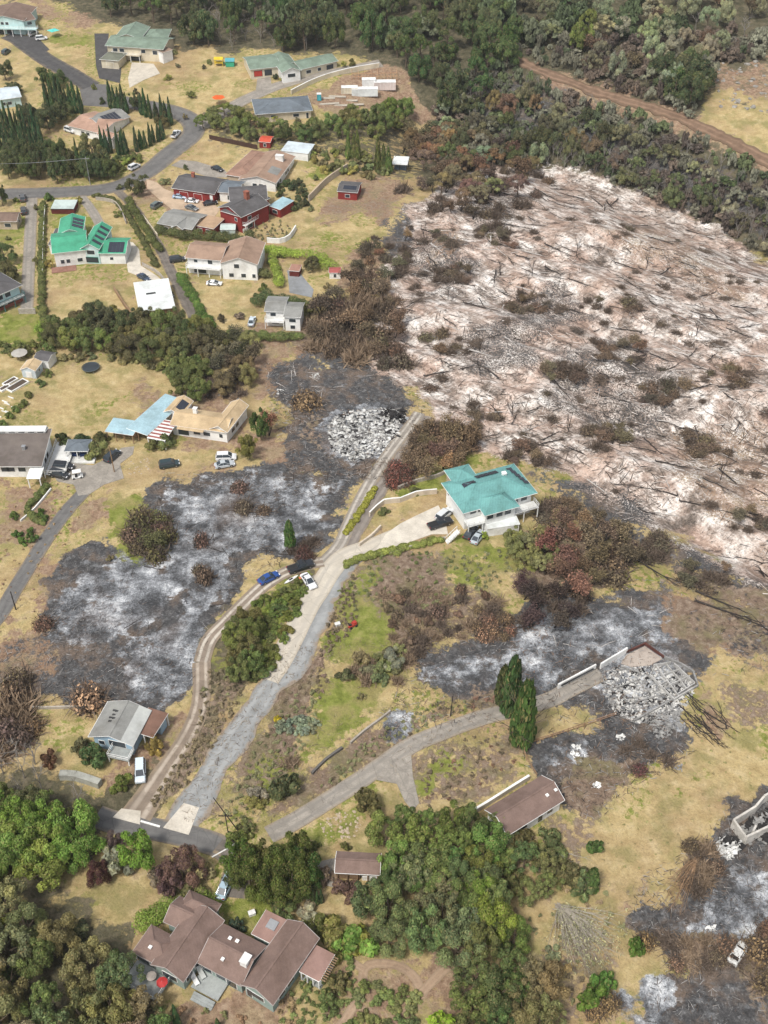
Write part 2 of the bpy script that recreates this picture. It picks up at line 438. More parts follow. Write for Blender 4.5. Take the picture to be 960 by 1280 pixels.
 (0, 9, 0.8, [(640,1150),(700,1130),(740,1150),(800,1160),(800,1200),(740,1250),(700,1280),(640,1240),(600,1200)]),
 (7, 14, 0.5, [(640,1180),(720,1160),(780,1190),(720,1290),(620,1260)]),
 (2, 8, 0.7, [(400,1190),(520,1210),(600,1170),(640,1240),(520,1290),(400,1290)]),
 (0, 7, 0.9, [(85,1110),(110,1088),(200,1095),(210,1110),(170,1150),(120,1140)]),
 (1, 9, 0.5, [(85,1105),(150,1100),(140,1135),(100,1140)]),
 (0, 7, 0.8, [(400,1125),(470,1130),(450,1145),(395,1145)]),
 (1, 8, 0.7, [(275,1125),(330,1120),(320,1160),(280,1150)]),
 (2, 6, 0.8, [(210,1255),(350,1250),(350,1350),(200,1350)]),
 (6, 14, 0.8, [(-400,960),(40,960),(140,1005),(140,1060),(95,1100),(130,1140),(175,1160),(215,1260),(215,1500),(-400,1500)]),
 (2, 10, 0.9, [(866,860),(890,850),(915,895),(908,925),(880,925),(868,900)]),
 (3, 9, .8, [(878,850),(890,845),(900,880),(890,905),(872,895)]),
 (7, 12, .7, [(880,850),(960,845),(1000,900),(960,905),(905,895)]),
 (7, 12, .95, [(820,735),(900,752),(1000,790),(1020,862),(955,838),(890,820),(862,802),(835,765)]),
 (3, 16, .5, [(870,770),(940,785),(990,815),(985,845),(910,815)]),
 # burnt corner bottom right
 (3, 8, 1.0, [(1300,960),(960,985),(915,1002),(862,1060),(835,1115),(785,1105),(780,1150),(810,1185),(830,1205),(760,1300),(760,1500),(1300,1500)]),
 (4, 9, 0.9, [(785,1118),(840,1112),(825,1145),(790,1145)]),
 (4, 12, 0.75, [(850,1150),(890,1100),(960,1080),(1100,1080),(1100,1190),(920,1175),(860,1190)]),
 (4, 8, 1.0, [(800,1220),(845,1210),(860,1230),(840,1260),(830,1300),(770,1300)]),
 (7, 12, 0.8, [(830,1170),(900,1165),(930,1210),(860,1215)]),
 (7, 14, 0.6, [(910,1200),(1000,1190),(1000,1270),(930,1260)]),
]
def paint():
    px, py = project(XX, YY, ZZ)
    bad = (YY*CP-(ZZ-CAM_H)*SP) < 5
    px = np.where(bad, -5000, px); py = np.where(bad, 9000, py)
    ppm = np.maximum(FPX/np.maximum(YY*CP-(ZZ-CAM_H)*SP, 5), .2)
    # wobble of the patch borders, in metres on the ground
    wx = (5.5*vnoise(XX, YY, 9, 5)+4.0*vnoise(XX, YY, 3.4, 6)+1.6*vnoise(XX, YY, 1.4, 3))*ppm
    W = np.zeros((8,)+XX.shape)
    base = 0.35+0.9*vnoise(XX, YY, 16, 7)
    W[0] = np.clip(0.75-base*0.5, 0.1, 1); W[1] = np.clip(base*0.5, 0, .7); W[2] = 0.25*np.clip(0.5+2*vnoise(XX, YY, 9, 8), 0, 1)
    W /= W.sum(0)
    for k, (cls, fe, st, poly) in enumerate(COVER):
        xs = [p[0] for p in poly]; ys = [p[1] for p in poly]
        sel = (px > min(xs)-40) & (px < max(xs)+40) & (py > min(ys)-40) & (py < max(ys)+40)
        if not sel.any(): continue
        d = poly_dist(px[sel], py[sel], poly)+wx[sel]*min(1.0, fe/7.0)
        w = smooth(-fe*1.15, fe*1.15, d)*st
        W[:, sel] *= (1-w); W[cls][sel] += w
    return W
WT = paint()
def cover_at(x, y):
    i = int(np.clip(np.searchsorted(GX, x)-1, 0, len(GX)-2)); j = int(np.clip(np.searchsorted(GY, y)-1, 0, len(GY)-2))
    return WT[:, j, i]

def ground_material():
    m, n, l, b = nt('ground cover'); v = coords(n)
    def scaled(s, rot=0):
        m1 = n.new('ShaderNodeMapping'); m1.inputs['Rotation'].default_value = (0, 0, rot); l.new(v, m1.inputs[0])
        mp = n.new('ShaderNodeMapping'); mp.inputs['Scale'].default_value = s; l.new(m1.outputs[0], mp.inputs[0]); return mp.outputs[0]
    big = noise_node(n, l, 0.09, 5, v); mid = noise_node(n, l, 0.45, 6, v, .65); fine = noise_node(n, l, 2.6, 5, v, .7)
    mid2 = noise_node(n, l, 0.8, 6, scaled((1, 1, 1), 1.0), .7); grit = noise_node(n, l, 6.0, 3, v, .7)
    streak = noise_node(n, l, 0.36, 8, scaled((0.42, 1.35, 1), 0.80), .72)
    streak2 = noise_node(n, l, 1.1, 5, scaled((0.35, 1.6, 1), -0.5), .7)
    def mod(col, f, lo, hi, a=0.25, c=0.75):
        return mixc(n, l, 1.0, col, ramp(n, l, f, [(a, (lo,)*3), (c, (hi,)*3)]), 'MULTIPLY')
    patch = noise_node(n, l, 0.16, 6, v, .62); huge = noise_node(n, l, 0.045, 4, v, .55); spot = noise_node(n, l, 1.3, 4, v, .75)
    def over(col, c2, f, a, b_, k=1.0):
        return mixc(n, l, ramp(n, l, f, [(a, (0,)*3), (b_, (k,)*3)]), col, c2)
    dry = ramp(n, l, mid, [(0.28, (0.36,0.265,0.125)), (0.5, (0.48,0.37,0.185)), (0.70, (0.57,0.455,0.26))])
    dry = over(dry, (0.25,0.235,0.09), patch, .48, .62, .75)
    dry = over(dry, (0.30,0.19,0.12), huge, .50, .66, .5)
    dry = over(dry, (0.16,0.115,0.07), spot, .62, .76, .35)
    dry = mod(dry, fine, 0.72, 1.14)
    green = ramp(n, l, mid, [(0.3, (0.12,0.145,0.03)), (0.5, (0.22,0.245,0.055)), (0.7, (0.33,0.32,0.11))])
    green = over(green, (0.34,0.26,0.13), patch, .48, .62, .6)
    green = over(green, (0.06,0.065,0.025), spot, .60, .74, .5)
    green = mod(green, fine, 0.7, 1.15)
    dirt = ramp(n, l, mid2, [(0.28, (0.17,0.105,0.07)), (0.5, (0.32,0.215,0.145)), (0.72, (0.48,0.365,0.26))])
    dirt = over(dirt, (0.36,0.29,0.17), patch, .48, .62, .6)
    dirt = over(dirt, (0.10,0.07,0.05), spot, .56, .70, .7)
    dirt = mod(dirt, fine, 0.6, 1.2)
    char = ramp(n, l, mid2, [(0.3, (0.042,0.041,0.042)), (0.52, (0.085,0.083,0.083)), (0.72, (0.165,0.16,0.157))])
    char = over(char, (0.19,0.14,0.105), patch, .48, .62, .75)
    char = over(char, (0.22,0.225,0.23), mid, .55, .66, .6)
    char = over(char, (0.26,0.26,0.26), spot, .58, .72, .6)
    char = mod(char, fine, 0.55, 1.35)
    ashf = mathn(n, l, 'ADD', mathn(n, l, 'MULTIPLY', mid, 0.35), mathn(n, l, 'ADD', mathn(n, l, 'MULTIPLY', fine, 0.35), mathn(n, l, 'MULTIPLY', patch, 0.75)))
    ash = ramp(n, l, ashf, [(0.60, (0.06,0.061,0.064)), (0.68, (0.14,0.144,0.152)), (0.745, (0.26,0.27,0.285)), (0.80, (0.44,0.455,0.475)), (0.87, (0.74,0.75,0.76))])
    ash = over(ash, (0.17,0.12,0.09), huge, .54, .70, .6)
    ash = mod(ash, grit, 0.45, 1.25)
    ash = over(ash, (0.03,0.03,0.03), spot, .60, .70, .85)
    wf = mathn(n, l, 'ADD', mathn(n, l, 'MULTIPLY', streak, 0.50), mathn(n, l, 'ADD', mathn(n, l, 'MULTIPLY', fine, 0.25), mathn(n, l, 'MULTIPLY', patch, 0.5)))
    white = ramp(n, l, wf, [(0.48, (0.07,0.058,0.05)), (0.555, (0.20,0.165,0.14)), (0.605, (0.40,0.34,0.30)), (0.645, (0.66,0.595,0.54)), (0.70, (0.84,0.80,0.755))])
    pink = ramp(n, l, wf, [(0.46, (0.10,0.07,0.055)), (0.57, (0.34,0.235,0.185)), (0.64, (0.56,0.40,0.32)), (0.74, (0.74,0.60,0.51))])
    white = mixc(n, l, ramp(n, l, big, [(0.46, (0,)*3), (0.62, (0.8,)*3)]), white, pink)
    white = over(white, (0.27,0.205,0.16), mid, .50, .64, .65)
    white = over(white, (0.40,0.285,0.22), huge, .46, .62, .4)
    white = over(white, (0.05,0.042,0.036), spot, .57, .66, .9)
    white = mod(white, streak2, 0.62, 1.05, 0.38, 0.52)
    floor_ = ramp(n, l, mid, [(0.3, (0.05,0.048,0.03)), (0.5, (0.11,0.10,0.062)), (0.7, (0.20,0.165,0.11))])
    floor_ = mod(floor_, fine, 0.6, 1.25)
    litter = ramp(n, l, mid2, [(0.3, (0.11,0.075,0.055)), (0.5, (0.23,0.165,0.12)), (0.72, (0.38,0.305,0.23))])
    litter = over(litter, (0.19,0.175,0.085), patch, .47, .62, .65)
    litter = over(litter, (0.07,0.05,0.04), spot, .56, .70, .7)
    litter = mod(litter, fine, 0.6, 1.25)
    a1 = n.new('ShaderNodeAttribute'); a1.attribute_name = 'cover_a'
    a2 = n.new('ShaderNodeAttribute'); a2.attribute_name = 'cover_b'
    s1 = n.new('ShaderNodeSeparateColor'); l.new(a1.outputs['Color'], s1.inputs[0])
    s2 = n.new('ShaderNodeSeparateColor'); l.new(a2.outputs['Color'], s2.inputs[0])
    ws = [s1.outputs[0], s1.outputs[1], s1.outputs[2], a1.outputs['Alpha'], s2.outputs[0], s2.outputs[1], s2.outputs[2], a2.outputs['Alpha']]
    cs = [dry, green, dirt, char, ash, white, floor_, litter]
    col = cs[0]; acc = ws[0]
    seeds = [fine, mid2, mid, mid2, mid, fine, mid, mid2]
    for i in range(1, 8):
        # share of class i so far, sharpened by noise so borders break up into tufts and patches
        acc = mathn(n, l, 'ADD', acc, ws[i])
        sh = mathn(n, l, 'DIVIDE', ws[i], mathn(n, l, 'MAXIMUM', acc, 1e-4))
        nz = mathn(n, l, 'MULTIPLY', mathn(n, l, 'SUBTRACT', seeds[i], 0.5), 3.6)
        sm = n.new('ShaderNodeMapRange'); sm.interpolation_type = 'SMOOTHSTEP'
        sm.inputs['From Min'].default_value = 0.28; sm.inputs['From Max'].default_value = 0.72
        q = mathn(n, l, 'MULTIPLY', mathn(n, l, 'MULTIPLY', sh, mathn(n, l, 'SUBTRACT', 1.0, sh)), 4.0)
        l.new(mathn(n, l, 'ADD', sh, mathn(n, l, 'MULTIPLY', nz, q)), sm.inputs['Value'])
        col = mixc(n, l, sm.outputs[0], col, cs[i])
    l.new(col, b.inputs['Base Color']); b.inputs['Roughness'].default_value = 0.95; b.inputs['Specular IOR Level'].default_value = 0.1
    hh = mathn(n, l, 'ADD', fine, mathn(n, l, 'MULTIPLY', mid2, 2.0))
    bump(n, l, b, hh, 0.6, 0.35)
    return m

ny, nx = XX.shape
gv = np.stack([XX, YY, ZZ], -1).reshape(-1, 3)
ii = (np.arange(ny-1)[:, None]*nx+np.arange(nx-1)[None, :]).ravel()
gf = np.stack([ii, ii+1, ii+nx+1, ii+nx], -1)
gm = bpy.data.meshes.new('ground')
gm.vertices.add(len(gv)); gm.vertices.foreach_set('co', gv.ravel())
gm.loops.add(gf.size); gm.loops.foreach_set('vertex_index', gf.ravel().astype(np.int32))
gm.polygons.add(len(gf)); gm.polygons.foreach_set('loop_start', np.arange(0, gf.size, 4, dtype=np.int32))
gm.polygons.foreach_set('loop_total', np.full(len(gf), 4, np.int32)); gm.update(calc_edges=True)
gm.polygons.foreach_set('use_smooth', np.ones(len(gf), bool))
for nm, k in (('cover_a', 0), ('cover_b', 4)):
    at_ = gm.attributes.new(nm, 'FLOAT_COLOR', 'POINT')
    at_.data.foreach_set('color', np.moveaxis(WT[k:k+4], 0, -1).reshape(-1).astype(np.float32))
gm.materials.append(ground_material())
ground = bpy.data.objects.new('ground', gm); COL.objects.link(ground); ground['kind'] = 'structure'

# ------------------------------------------------------------------ roads, drives, paths
asphalt = mat('asphalt', (0.15,0.145,0.145), 0.16, 0.4, 0.9, fine=5)
asphalt_dark = mat('dark asphalt', (0.085,0.082,0.082), 0.2, 0.5, 0.9)
gravel = mat('blue grey gravel', (0.28,0.30,0.315), 0.2, 0.7, 0.95, fine=6)
concrete = mat('worn concrete', (0.50,0.455,0.385), 0.16, 0.5, 0.9, fine=4)
concrete_pale = mat('pale concrete', (0.60,0.55,0.47), 0.14, 0.4, 0.9, fine=3)
concrete_old = mat('stained concrete', (0.33,0.30,0.265), 0.25, 0.6, 0.9, fine=4)
dirt_road = mat('packed dirt', (0.36,0.235,0.16), 0.25, 0.5, 0.95, fine=4)
red_dirt = mat('red dirt', (0.30,0.185,0.12), 0.25, 0.4, 0.95, fine=3)
lane_mat = mat('lane of old asphalt', (0.17,0.15,0.13), 0.3, 0.5, 0.95, fine=4)
def road_mat(name, c, c2, track=0.35, var=.2, edge=.5, edgec=(0.27,0.21,0.14), crack=.45):
    """worn surface: two wheel tracks along the way, patches, cracks, and earth creeping in from the sides"""
    m, n, l, b = nt(name); v = coords(n); a = n.new('ShaderNodeAttribute'); a.attribute_name = 'across'
    sp = n.new('ShaderNodeSeparateColor'); l.new(a.outputs['Color'], sp.inputs[0]); u = sp.outputs[0]
    f1 = noise_node(n, l, .5, 5, v); f2 = noise_node(n, l, 3.5, 4, v, .7); f3 = noise_node(n, l, .16, 4, v)
    lo = tuple(k*(1-var*1.5) for k in c); hi = tuple(k*(1+var) for k in c)
    col = mixc(n, l, .5, ramp(n, l, f1, [(.35, lo), (.65, hi)]), ramp(n, l, f2, [(.3, lo), (.7, hi)]))
    tr = ramp(n, l, mathn(n, l, 'ABSOLUTE', mathn(n, l, 'SUBTRACT', mathn(n, l, 'ABSOLUTE', u), .45)), [(.0, (1,)*3), (.12, (.8,)*3), (.24, (0,)*3)])
    tr = mathn(n, l, 'MULTIPLY', tr, mathn(n, l, 'MULTIPLY', f1, 2*track), clamp=True)
    col = mixc(n, l, tr, col, c2)
    pa = ramp(n, l, f3, [(.54, (0,)*3), (.56, (.35,)*3)]); col = mixc(n, l, pa, col, lo)
    vo = n.new('ShaderNodeTexVoronoi'); vo.feature = 'DISTANCE_TO_EDGE'; vo.inputs['Scale'].default_value = .28; l.new(v, vo.inputs['Vector'])
    col = mixc(n, l, ramp(n, l, vo.outputs['Distance'], [(.0, (crack,)*3), (.022, (0,)*3)]), col, tuple(k*.45 for k in c))
    e = mathn(n, l, 'ADD', mathn(n, l, 'ABSOLUTE', u), mathn(n, l, 'MULTIPLY', mathn(n, l, 'SUBTRACT', f1, .5), 1.2*edge))
    col = mixc(n, l, ramp(n, l, e, [(.74, (0,)*3), (1.0, (edge,)*3)]), col, edgec)
    l.new(col, b.inputs['Base Color']); b.inputs['Roughness'].default_value = .92; b.inputs['Specular IOR Level'].default_value = .15; bump(n, l, b, f2, .5, .03); return m
asphalt = road_mat('asphalt road', (0.15,0.145,0.14), (0.19,0.185,0.175), .5, .16, .6)
asphalt_dark = road_mat('dark asphalt road', (0.085,0.082,0.082), (0.11,0.105,0.10), .5, .2, .5)
gravel = road_mat('blue grey gravel road', (0.285,0.29,0.285), (0.35,0.355,0.35), .7, .2, 1.0, (0.27,0.22,0.17), 0.0)
concrete = road_mat('worn concrete road', (0.54,0.49,0.41), (0.42,0.385,0.335), .6, .14, .4)
concrete_old = road_mat('stained concrete road', (0.32,0.29,0.25), (0.24,0.22,0.195), .7, .25, .6)
lane_mat = road_mat('old lane road', (0.17,0.15,0.13), (0.22,0.19,0.16), .6, .3, .9)
dirt_road = road_mat('packed dirt path', (0.34,0.24,0.165), (0.40,0.30,0.21), .4, .25, .8, crack=0.0)
red_dirt = road_mat('red dirt track', (0.19,0.125,0.085), (0.28,0.185,0.125), .6, .25, 1.0, (0.14,0.10,0.065), 0.0)
def resample(pts, step):
    out = [Vector(pts[0])]
    # Catmull-Rom through the points
    Q = [Vector(pts[0])*2-Vector(pts[1])]+[Vector(p) for p in pts]+[Vector(pts[-1])*2-Vector(pts[-2])]
    for i in range(1, len(Q)-2):
        p0, p1, p2, p3 = Q[i-1:i+3]; k = max(2, int((p2-p1).length/step))
        for j in range(1, k+1):
            t = j/k
            out.append(0.5*((2*p1)+(p2-p0)*t+(2*p0-5*p1+4*p2-p3)*t*t+(3*p1-p0-3*p2+p3)*t**3))
    return out
def strip(name, px_pts, width, material, lift=0.05, uneven=0.0, label=None, cat=None, kind='structure', th=None):
    """a road surface draped on the ground; px_pts (px, py) or (px, py, width)"""
    pts = []
    for p in px_pts:
        g = P(p[0], p[1]); w = p[2] if len(p) > 2 else width
        pts.append((g.x, g.y, w))
    R = resample(pts, 1.0); nc = 6; V = []; F = []; U = []
    for i, p in enumerate(R):
        a = R[max(0, i-1)]; b_ = R[min(len(R)-1, i+1)]; d = Vector((b_.x-a.x, b_.y-a.y)).normalized(); nn = Vector((-d.y, d.x))
        for j in range(nc+1):
            s = (j/nc-0.5)*p.z*(1+(2.2*uneven+.06)*float(vnoise(p.x+40*(j > 3), p.y, 2.2, 5)))
            x, y = p.x+nn.x*s, p.y+nn.y*s
            V.append((x, y, float(hz(x, y))+lift)); U.append(2*j/nc-1)
    for i in range(len(R)-1):
        for j in range(nc):
            k = i*(nc+1)+j; F.append((k, k+nc+1, k+nc+2, k+1))
    # skirts
    m_ = nc+1; base = len(V)
    for i in range(len(R)):
        for j in (0, nc):
            x, y, z = V[i*m_+j]; V.append((x, y, z-lift-0.25)); U.append(1.0)
    for i in range(len(R)-1):
        F.append((i*m_, base+2*i, base+2*i+2, (i+1)*m_)); F.append(((i+1)*m_+nc, base+2*i+3, base+2*i+1, i*m_+nc))
    o = link_mesh(name, V, F, material); at = o.data.attributes.new('across', 'FLOAT_COLOR', 'POINT')
    at.data.foreach_set('color', np.repeat(np.array(U, np.float32)[:, None], 4, 1).ravel())
    return tag(o, label, cat, None, kind)
def pad(name, poly, material, lift=0.05, kind='structure', label=None, cat=None):
    pts = [P(*p) for p in poly]
    bm = bmesh.new()
    vs_ = [bm.verts.new((p.x, p.y, 0)) for p in pts]
    f = bm.faces.new(vs_); bmesh.ops.triangulate(bm, faces=[f])
    for _ in range(6):
        es = [e for e in bm.edges if e.calc_length() > 3.0]
        if not es: break
        bmesh.ops.subdivide_edges(bm, edges=es, cuts=1); bmesh.ops.triangulate(bm, faces=bm.faces[:])
    bm.normal_update()
    if sum(f_.normal.z for f_ in bm.faces) < 0: bmesh.ops.reverse_faces(bm, faces=bm.faces[:])
    for v_ in bm.verts: v_.co.z = float(hz(v_.co.x, v_.co.y))+lift
    r = bmesh.ops.extrude_edge_only(bm, edges=[e for e in bm.edges if e.is_boundary])
    for g in r['geom']:
        if isinstance(g, bmesh.types.BMVert): g.co.z -= lift+0.25
    me = bpy.data.meshes.new(name); bm.to_mesh(me); bm.free(); me.materials.append(material)
    o = bpy.data.objects.new(name, me); COL.objects.link(o); return tag(o, label, cat, None, kind)

strip('street', [(-60,247),(0,243),(60,241),(115,238),(150,232),(182,216),(212,192),(237,172),(243,158),(232,146),(212,138),(180,132),(140,124),(112,117)], 8.0, asphalt, 0.05)
pad('street_court', [(98,104),(137,106),(140,126),(138,134),(104,132)], asphalt, 0.058)
strip('hill_road', [(114,108),(88,92),(60,76),(40,62),(24,50),(10,44)], 8, asphalt_dark, 0.066)
pad('forecourt', [(8,44),(45,45),(62,62),(48,70),(30,58)], asphalt_dark, 0.072)
strip('lane', [(148,240),(166,258),(184,284),(202,315),(213,338),(225,362),(238,388),(252,412),(264,436),(270,462)], 3.2, lane_mat, 0.07, 0.05)
strip('driveway', [(40,248),(38,290),(36,330),(34,375),(33,390)], 3.6, concrete_old, 0.08)
strip('driveway', [(102,246),(118,268),(133,297)], 3.2, concrete_old, 0.08)
pad('driveway', [(156,302),(166,303),(174,312),(176,332),(196,345),(212,360),(218,374),(212,378),(205,372),(185,350),(160,340),(158,325)], concrete_pale, 0.085)
pad('driveway', [(183,224),(196,228),(205,236),(232,246),(262,250),(275,262),(262,280),(240,275),(232,262),(215,262),(200,250),(184,236)], mat('tan drive', (0.50,0.38,0.27), .15, .5, .9), 0.08)
pad('driveway', [(226,200),(246,202),(280,212),(290,222),(262,222),(236,213),(214,207)], concrete_old, 0.085)
strip('driveway', [(252,158),(280,140),(300,128),(326,116),(352,106),(390,96),(430,88),(476,79)], 6.0, concrete_old, 0.09)
pad('driveway', [(322,96),(338,93),(340,112),(328,118),(320,112)], concrete_old, 0.098)
pad('driveway', [(160,98),(165,78),(192,80),(200,92),(180,100),(162,110)], concrete, 0.085)
pad('parking_court', [(118,42),(136,42),(134,75),(152,82),(150,104),(124,98),(120,82)], asphalt_dark, 0.08)
strip('driveway', [(-20,792),(0,768),(18,738),(40,702),(62,668),(84,638),(106,614)], 3.4, asphalt, 0.07)
pad('driveway', [(62,588),(88,578),(116,582),(140,570),(152,560),(168,558),(166,568),(150,580),(155,598),(130,606),(112,618),(98,620),(92,606),(72,602)], concrete_old, 0.078)
# long drive: gravel shoulder below, concrete above
strip('gravel_drive', [(222,1044,6.6),(236,1012,6.2),(256,980,5.8),(282,940,5.4),(309,900,5.0),(337,860,4.6),(356,838,6.4),(373,812,6.8),(388,780,6.8),(400,750,6.8),(415,724,6.4),(433,705,5.5),(456,690,3.5)], 6, gravel, 0.06, 0.22)
strip('driveway', [(334,850),(350,826),(366,796),(382,764),(398,738),(416,710),(434,694),(462,684),(492,672),(520,660)], 4.6, concrete, 0.1)
strip('gravel_drive', [(402,722),(420,700),(440,672),(452,650),(468,622),(486,596),(505,566),(524,536),(532,520)], 3.6, road_mat('grey brown gravel', (0.23,0.20,0.175), (0.31,0.275,0.24), .7, .2, .9, crack=0.0), 0.085, 0.1)
strip('driveway', [(404,704),(424,682),(436,656),(450,626),(468,594),(490,562),(510,536),(524,516)], 3.0, road_mat('ash dusted concrete', (0.29,0.26,0.225), (0.47,0.43,0.375), 1.0, .2, .7), 0.095)
strip('driveway', [(170,1020,5.5),(186,996,5),(210,958,3.8),(232,925,3.4),(247,894,3.4),(252,866,3.4),(252,828,3.4)], 3.4, road_mat('dusty drive', (0.25,0.20,0.155), (0.45,0.385,0.315), .9, .2, .8, crack=0.0), 0.09)
strip('driveway', [(252,828),(262,800),(284,776),(310,750),(330,732),(356,716),(384,706),(404,702)], 3.2, road_mat('two track drive', (0.27,0.22,0.175), (0.52,0.47,0.40), 1.2, .2, .6), 0.1)
pad('driveway', [(500,655),(520,645),(548,632),(556,648),(560,668),(540,668),(512,678),(488,688),(470,688),(482,668)], concrete_pale, 0.105)
pad('driveway', [(230,1004),(249,1010),(236,1044),(204,1035)], concrete_pale, 0.115)
pad('driveway', [(152,1011),(176,1014),(175,1031),(141,1022)], concrete_pale, 0.115)
strip('street', [(120,1020),(150,1030),(190,1036),(230,1044),(270,1056),(290,1068)], 4.2, asphalt, 0.075)
strip('driveway', [(276,1052),(292,1062),(300,1082),(292,1106),(288,1122)], 4.6, lane_mat, 0.085)
strip('driveway', [(336,1044),(366,1028),(402,1006),(440,982),(478,956),(514,932),(556,914),(600,898),(640,888),(684,876),(716,860),(752,842)], 3.4, concrete_old, 0.09)
pad('driveway', [(482,957),(514,944),(516,970),(524,1004),(516,1014),(506,1002),(496,980),(470,975)], concrete_old, 0.098)
pad('driveway', [(396,1078),(422,1072),(420,1110),(398,1105)], concrete_old, 0.09)
strip('dirt_road', [(640,70),(672,88),(716,104),(760,120),(810,134),(850,148),(890,166),(930,186),(960,203),(1010,235)], 4.6, red_dirt, 0.3, 0.3)
strip('garden_path', [(420,1290),(440,1262),(452,1235),(455,1212),(470,1205),(500,1208),(520,1225),(526,1242)], 1.4, dirt_road, 0.05, 0.15)
strip('garden_path', [(526,1242),(545,1222),(560,1208)], 1.4, dirt_road, 0.055, 0.15)
strip('garden_path', [(426,1188),(440,1202),(455,1212)], 1.2, dirt_road, 0.06, 0.15)

# ------------------------------------------------------------------ foliage
def leaf_mat(name, trans=0.32, rough=0.7, sat=1.0, gain=1.55):
    m = bpy.data.materials.new(name); m.use_nodes = True; n = m.node_tree.nodes; l = m.node_tree.links; n.clear()
    out = n.new('ShaderNodeOutputMaterial'); b = n.new('ShaderNodeBsdfPrincipled'); t = n.new('ShaderNodeBsdfTranslucent'); mx = n.new('ShaderNodeMixShader')
    oi = n.new('ShaderNodeObjectInfo'); at = n.new('ShaderNodeAttribute'); at.attribute_name = 'tint'
    s = n.new('ShaderNodeSeparateColor'); l.new(at.outputs['Color'], s.inputs[0])
    val = ramp(n, l, s.outputs[0], [(0, (0.62,0.62,0.62)), (0.5, (1.3,1.3,1.25)), (1.0, (2.3,2.2,1.8))])
    col = mixc(n, l, 1.0, oi.outputs['Color'], val, 'MULTIPLY')
    # a share of dry leaves
    dryf = ramp(n, l, s.outputs[1], [(0.80, (0,)*3), (0.95, (0.55,)*3)])
    col = mixc(n, l, dryf, col, (0.26,0.19,0.09))
    hv = n.new('ShaderNodeHueSaturation'); l.new(col, hv.inputs['Color'])
    l.new(mathn(n, l, 'ADD', mathn(n, l, 'MULTIPLY', oi.outputs['Random'], 0.022), 0.489), hv.inputs['Hue'])
    l.new(mathn(n, l, 'ADD', mathn(n, l, 'MULTIPLY', oi.outputs['Random'], 0.35), gain-0.18), hv.inputs['Value']); hv.inputs['Saturation'].default_value = sat
    l.new(hv.outputs[0], b.inputs['Base Color']); l.new(hv.outputs[0], t.inputs['Color'])
    b.inputs['Roughness'].default_value = rough; b.inputs['Specular IOR Level'].default_value = 0.2
    mx.inputs[0].default_value = trans
    l.new(b.outputs[0], mx.inputs[1]); l.new(t.outputs[0], mx.inputs[2]); l.new(mx.outputs[0], out.inputs[0])
    return m
LEAF = leaf_mat('leaves'); NEEDLE = leaf_mat('needles', 0.08); DRYLEAF = leaf_mat('scorched leaves', 0.12, .9, .84, .88)
BARK = mat('bark', (0.15,0.115,0.085), 0.3, 3, 0.95); PALEBARK = mat('pale bark', (0.40,0.36,0.30), 0.3, 3, 0.95)
BURNT = mat('burnt wood', (0.05,0.042,0.038), 0.4, 3, 0.95); GREYWOOD = mat('ashen wood', (0.27,0.245,0.22), 0.3, 3, 0.95)
ASHWOOD = mat('ash coated wood', (0.55,0.52,0.49), 0.25, 2, 0.95)

def quads_mesh(name, C, size, rs, tint, tint2, normals=None, asp=1.6, flat=0.0, material=LEAF):
    """leaf-sized quads centred on C"""
    n = len(C)
    A = rs.normal(size=(n, 3)); 
    if normals is not None: 
        A -= 0.75*(A*normals).sum(1, keepdims=True)*normals
    A /= np.linalg.norm(A, axis=1, keepdims=True)+1e-9
    B = rs.normal(size=(n, 3))
    if normals is not None: B = np.cross(normals+0.45*B, A)
    else: B = np.cross(A, B)
    B /= np.linalg.norm(B, axis=1, keepdims=True)+1e-9
    s = (np.asarray(size)*rs.uniform(0.6, 1.3, n))[:, None]
    a = A*s*asp*0.5; b = B*s*0.5
    V = np.stack([C-a, C-b*0.9+a*0.1, C+a, C+b*0.9-a*0.1], 1).reshape(-1, 3)
    me = bpy.data.meshes.new(name)
    me.vertices.add(4*n); me.vertices.foreach_set('co', V.ravel())
    me.loops.add(4*n); me.loops.foreach_set('vertex_index', np.arange(4*n, dtype=np.int32))
    me.polygons.add(n); me.polygons.foreach_set('loop_start', np.arange(0, 4*n, 4, dtype=np.int32)); me.polygons.foreach_set('loop_total', np.full(n, 4, np.int32))
    me.update(calc_edges=True)
    at = me.attributes.new('tint', 'FLOAT_COLOR', 'POINT')
    c = np.stack([tint, tint2, tint, np.ones(n)], 1); c = np.repeat(c, 4, 0)
    at.data.foreach_set('color', c.astype(np.float32).ravel())
    me.materials.append(material)
    return me
def clump_points(rs, centres, radii, per, hollow=0.55, squash=0.8):
    C = []; N = []; T = []
    for i, (c, r) in enumerate(zip(centres, radii)):
        k = max(8, int(per*(r/np.mean(radii))**2))
        d = rs.normal(size=(k, 3)); d /= np.linalg.norm(d, axis=1, keepdims=True)
        # few leaves underneath
        d[:, 2] = np.where(d[:, 2] < -0.3, -d[:, 2]*0.6, d[:, 2])
        q = hollow+(1-hollow)*rs.rand(k)**0.6
        C.append(np.array(c)+d*np.array([1, 1, squash])*(r*q)[:, None] if False else np.array(c)+d*np.array([1, 1, squash])*r*q[:, None])
        N.append(d); t = np.clip(rs.normal(0.5, 0.16), 0.1, 0.95)
        T.append(np.clip(t+rs.normal(0, 0.13, k), 0, 1))
    return np.concatenate(C), np.concatenate(N), np.concatenate(T)
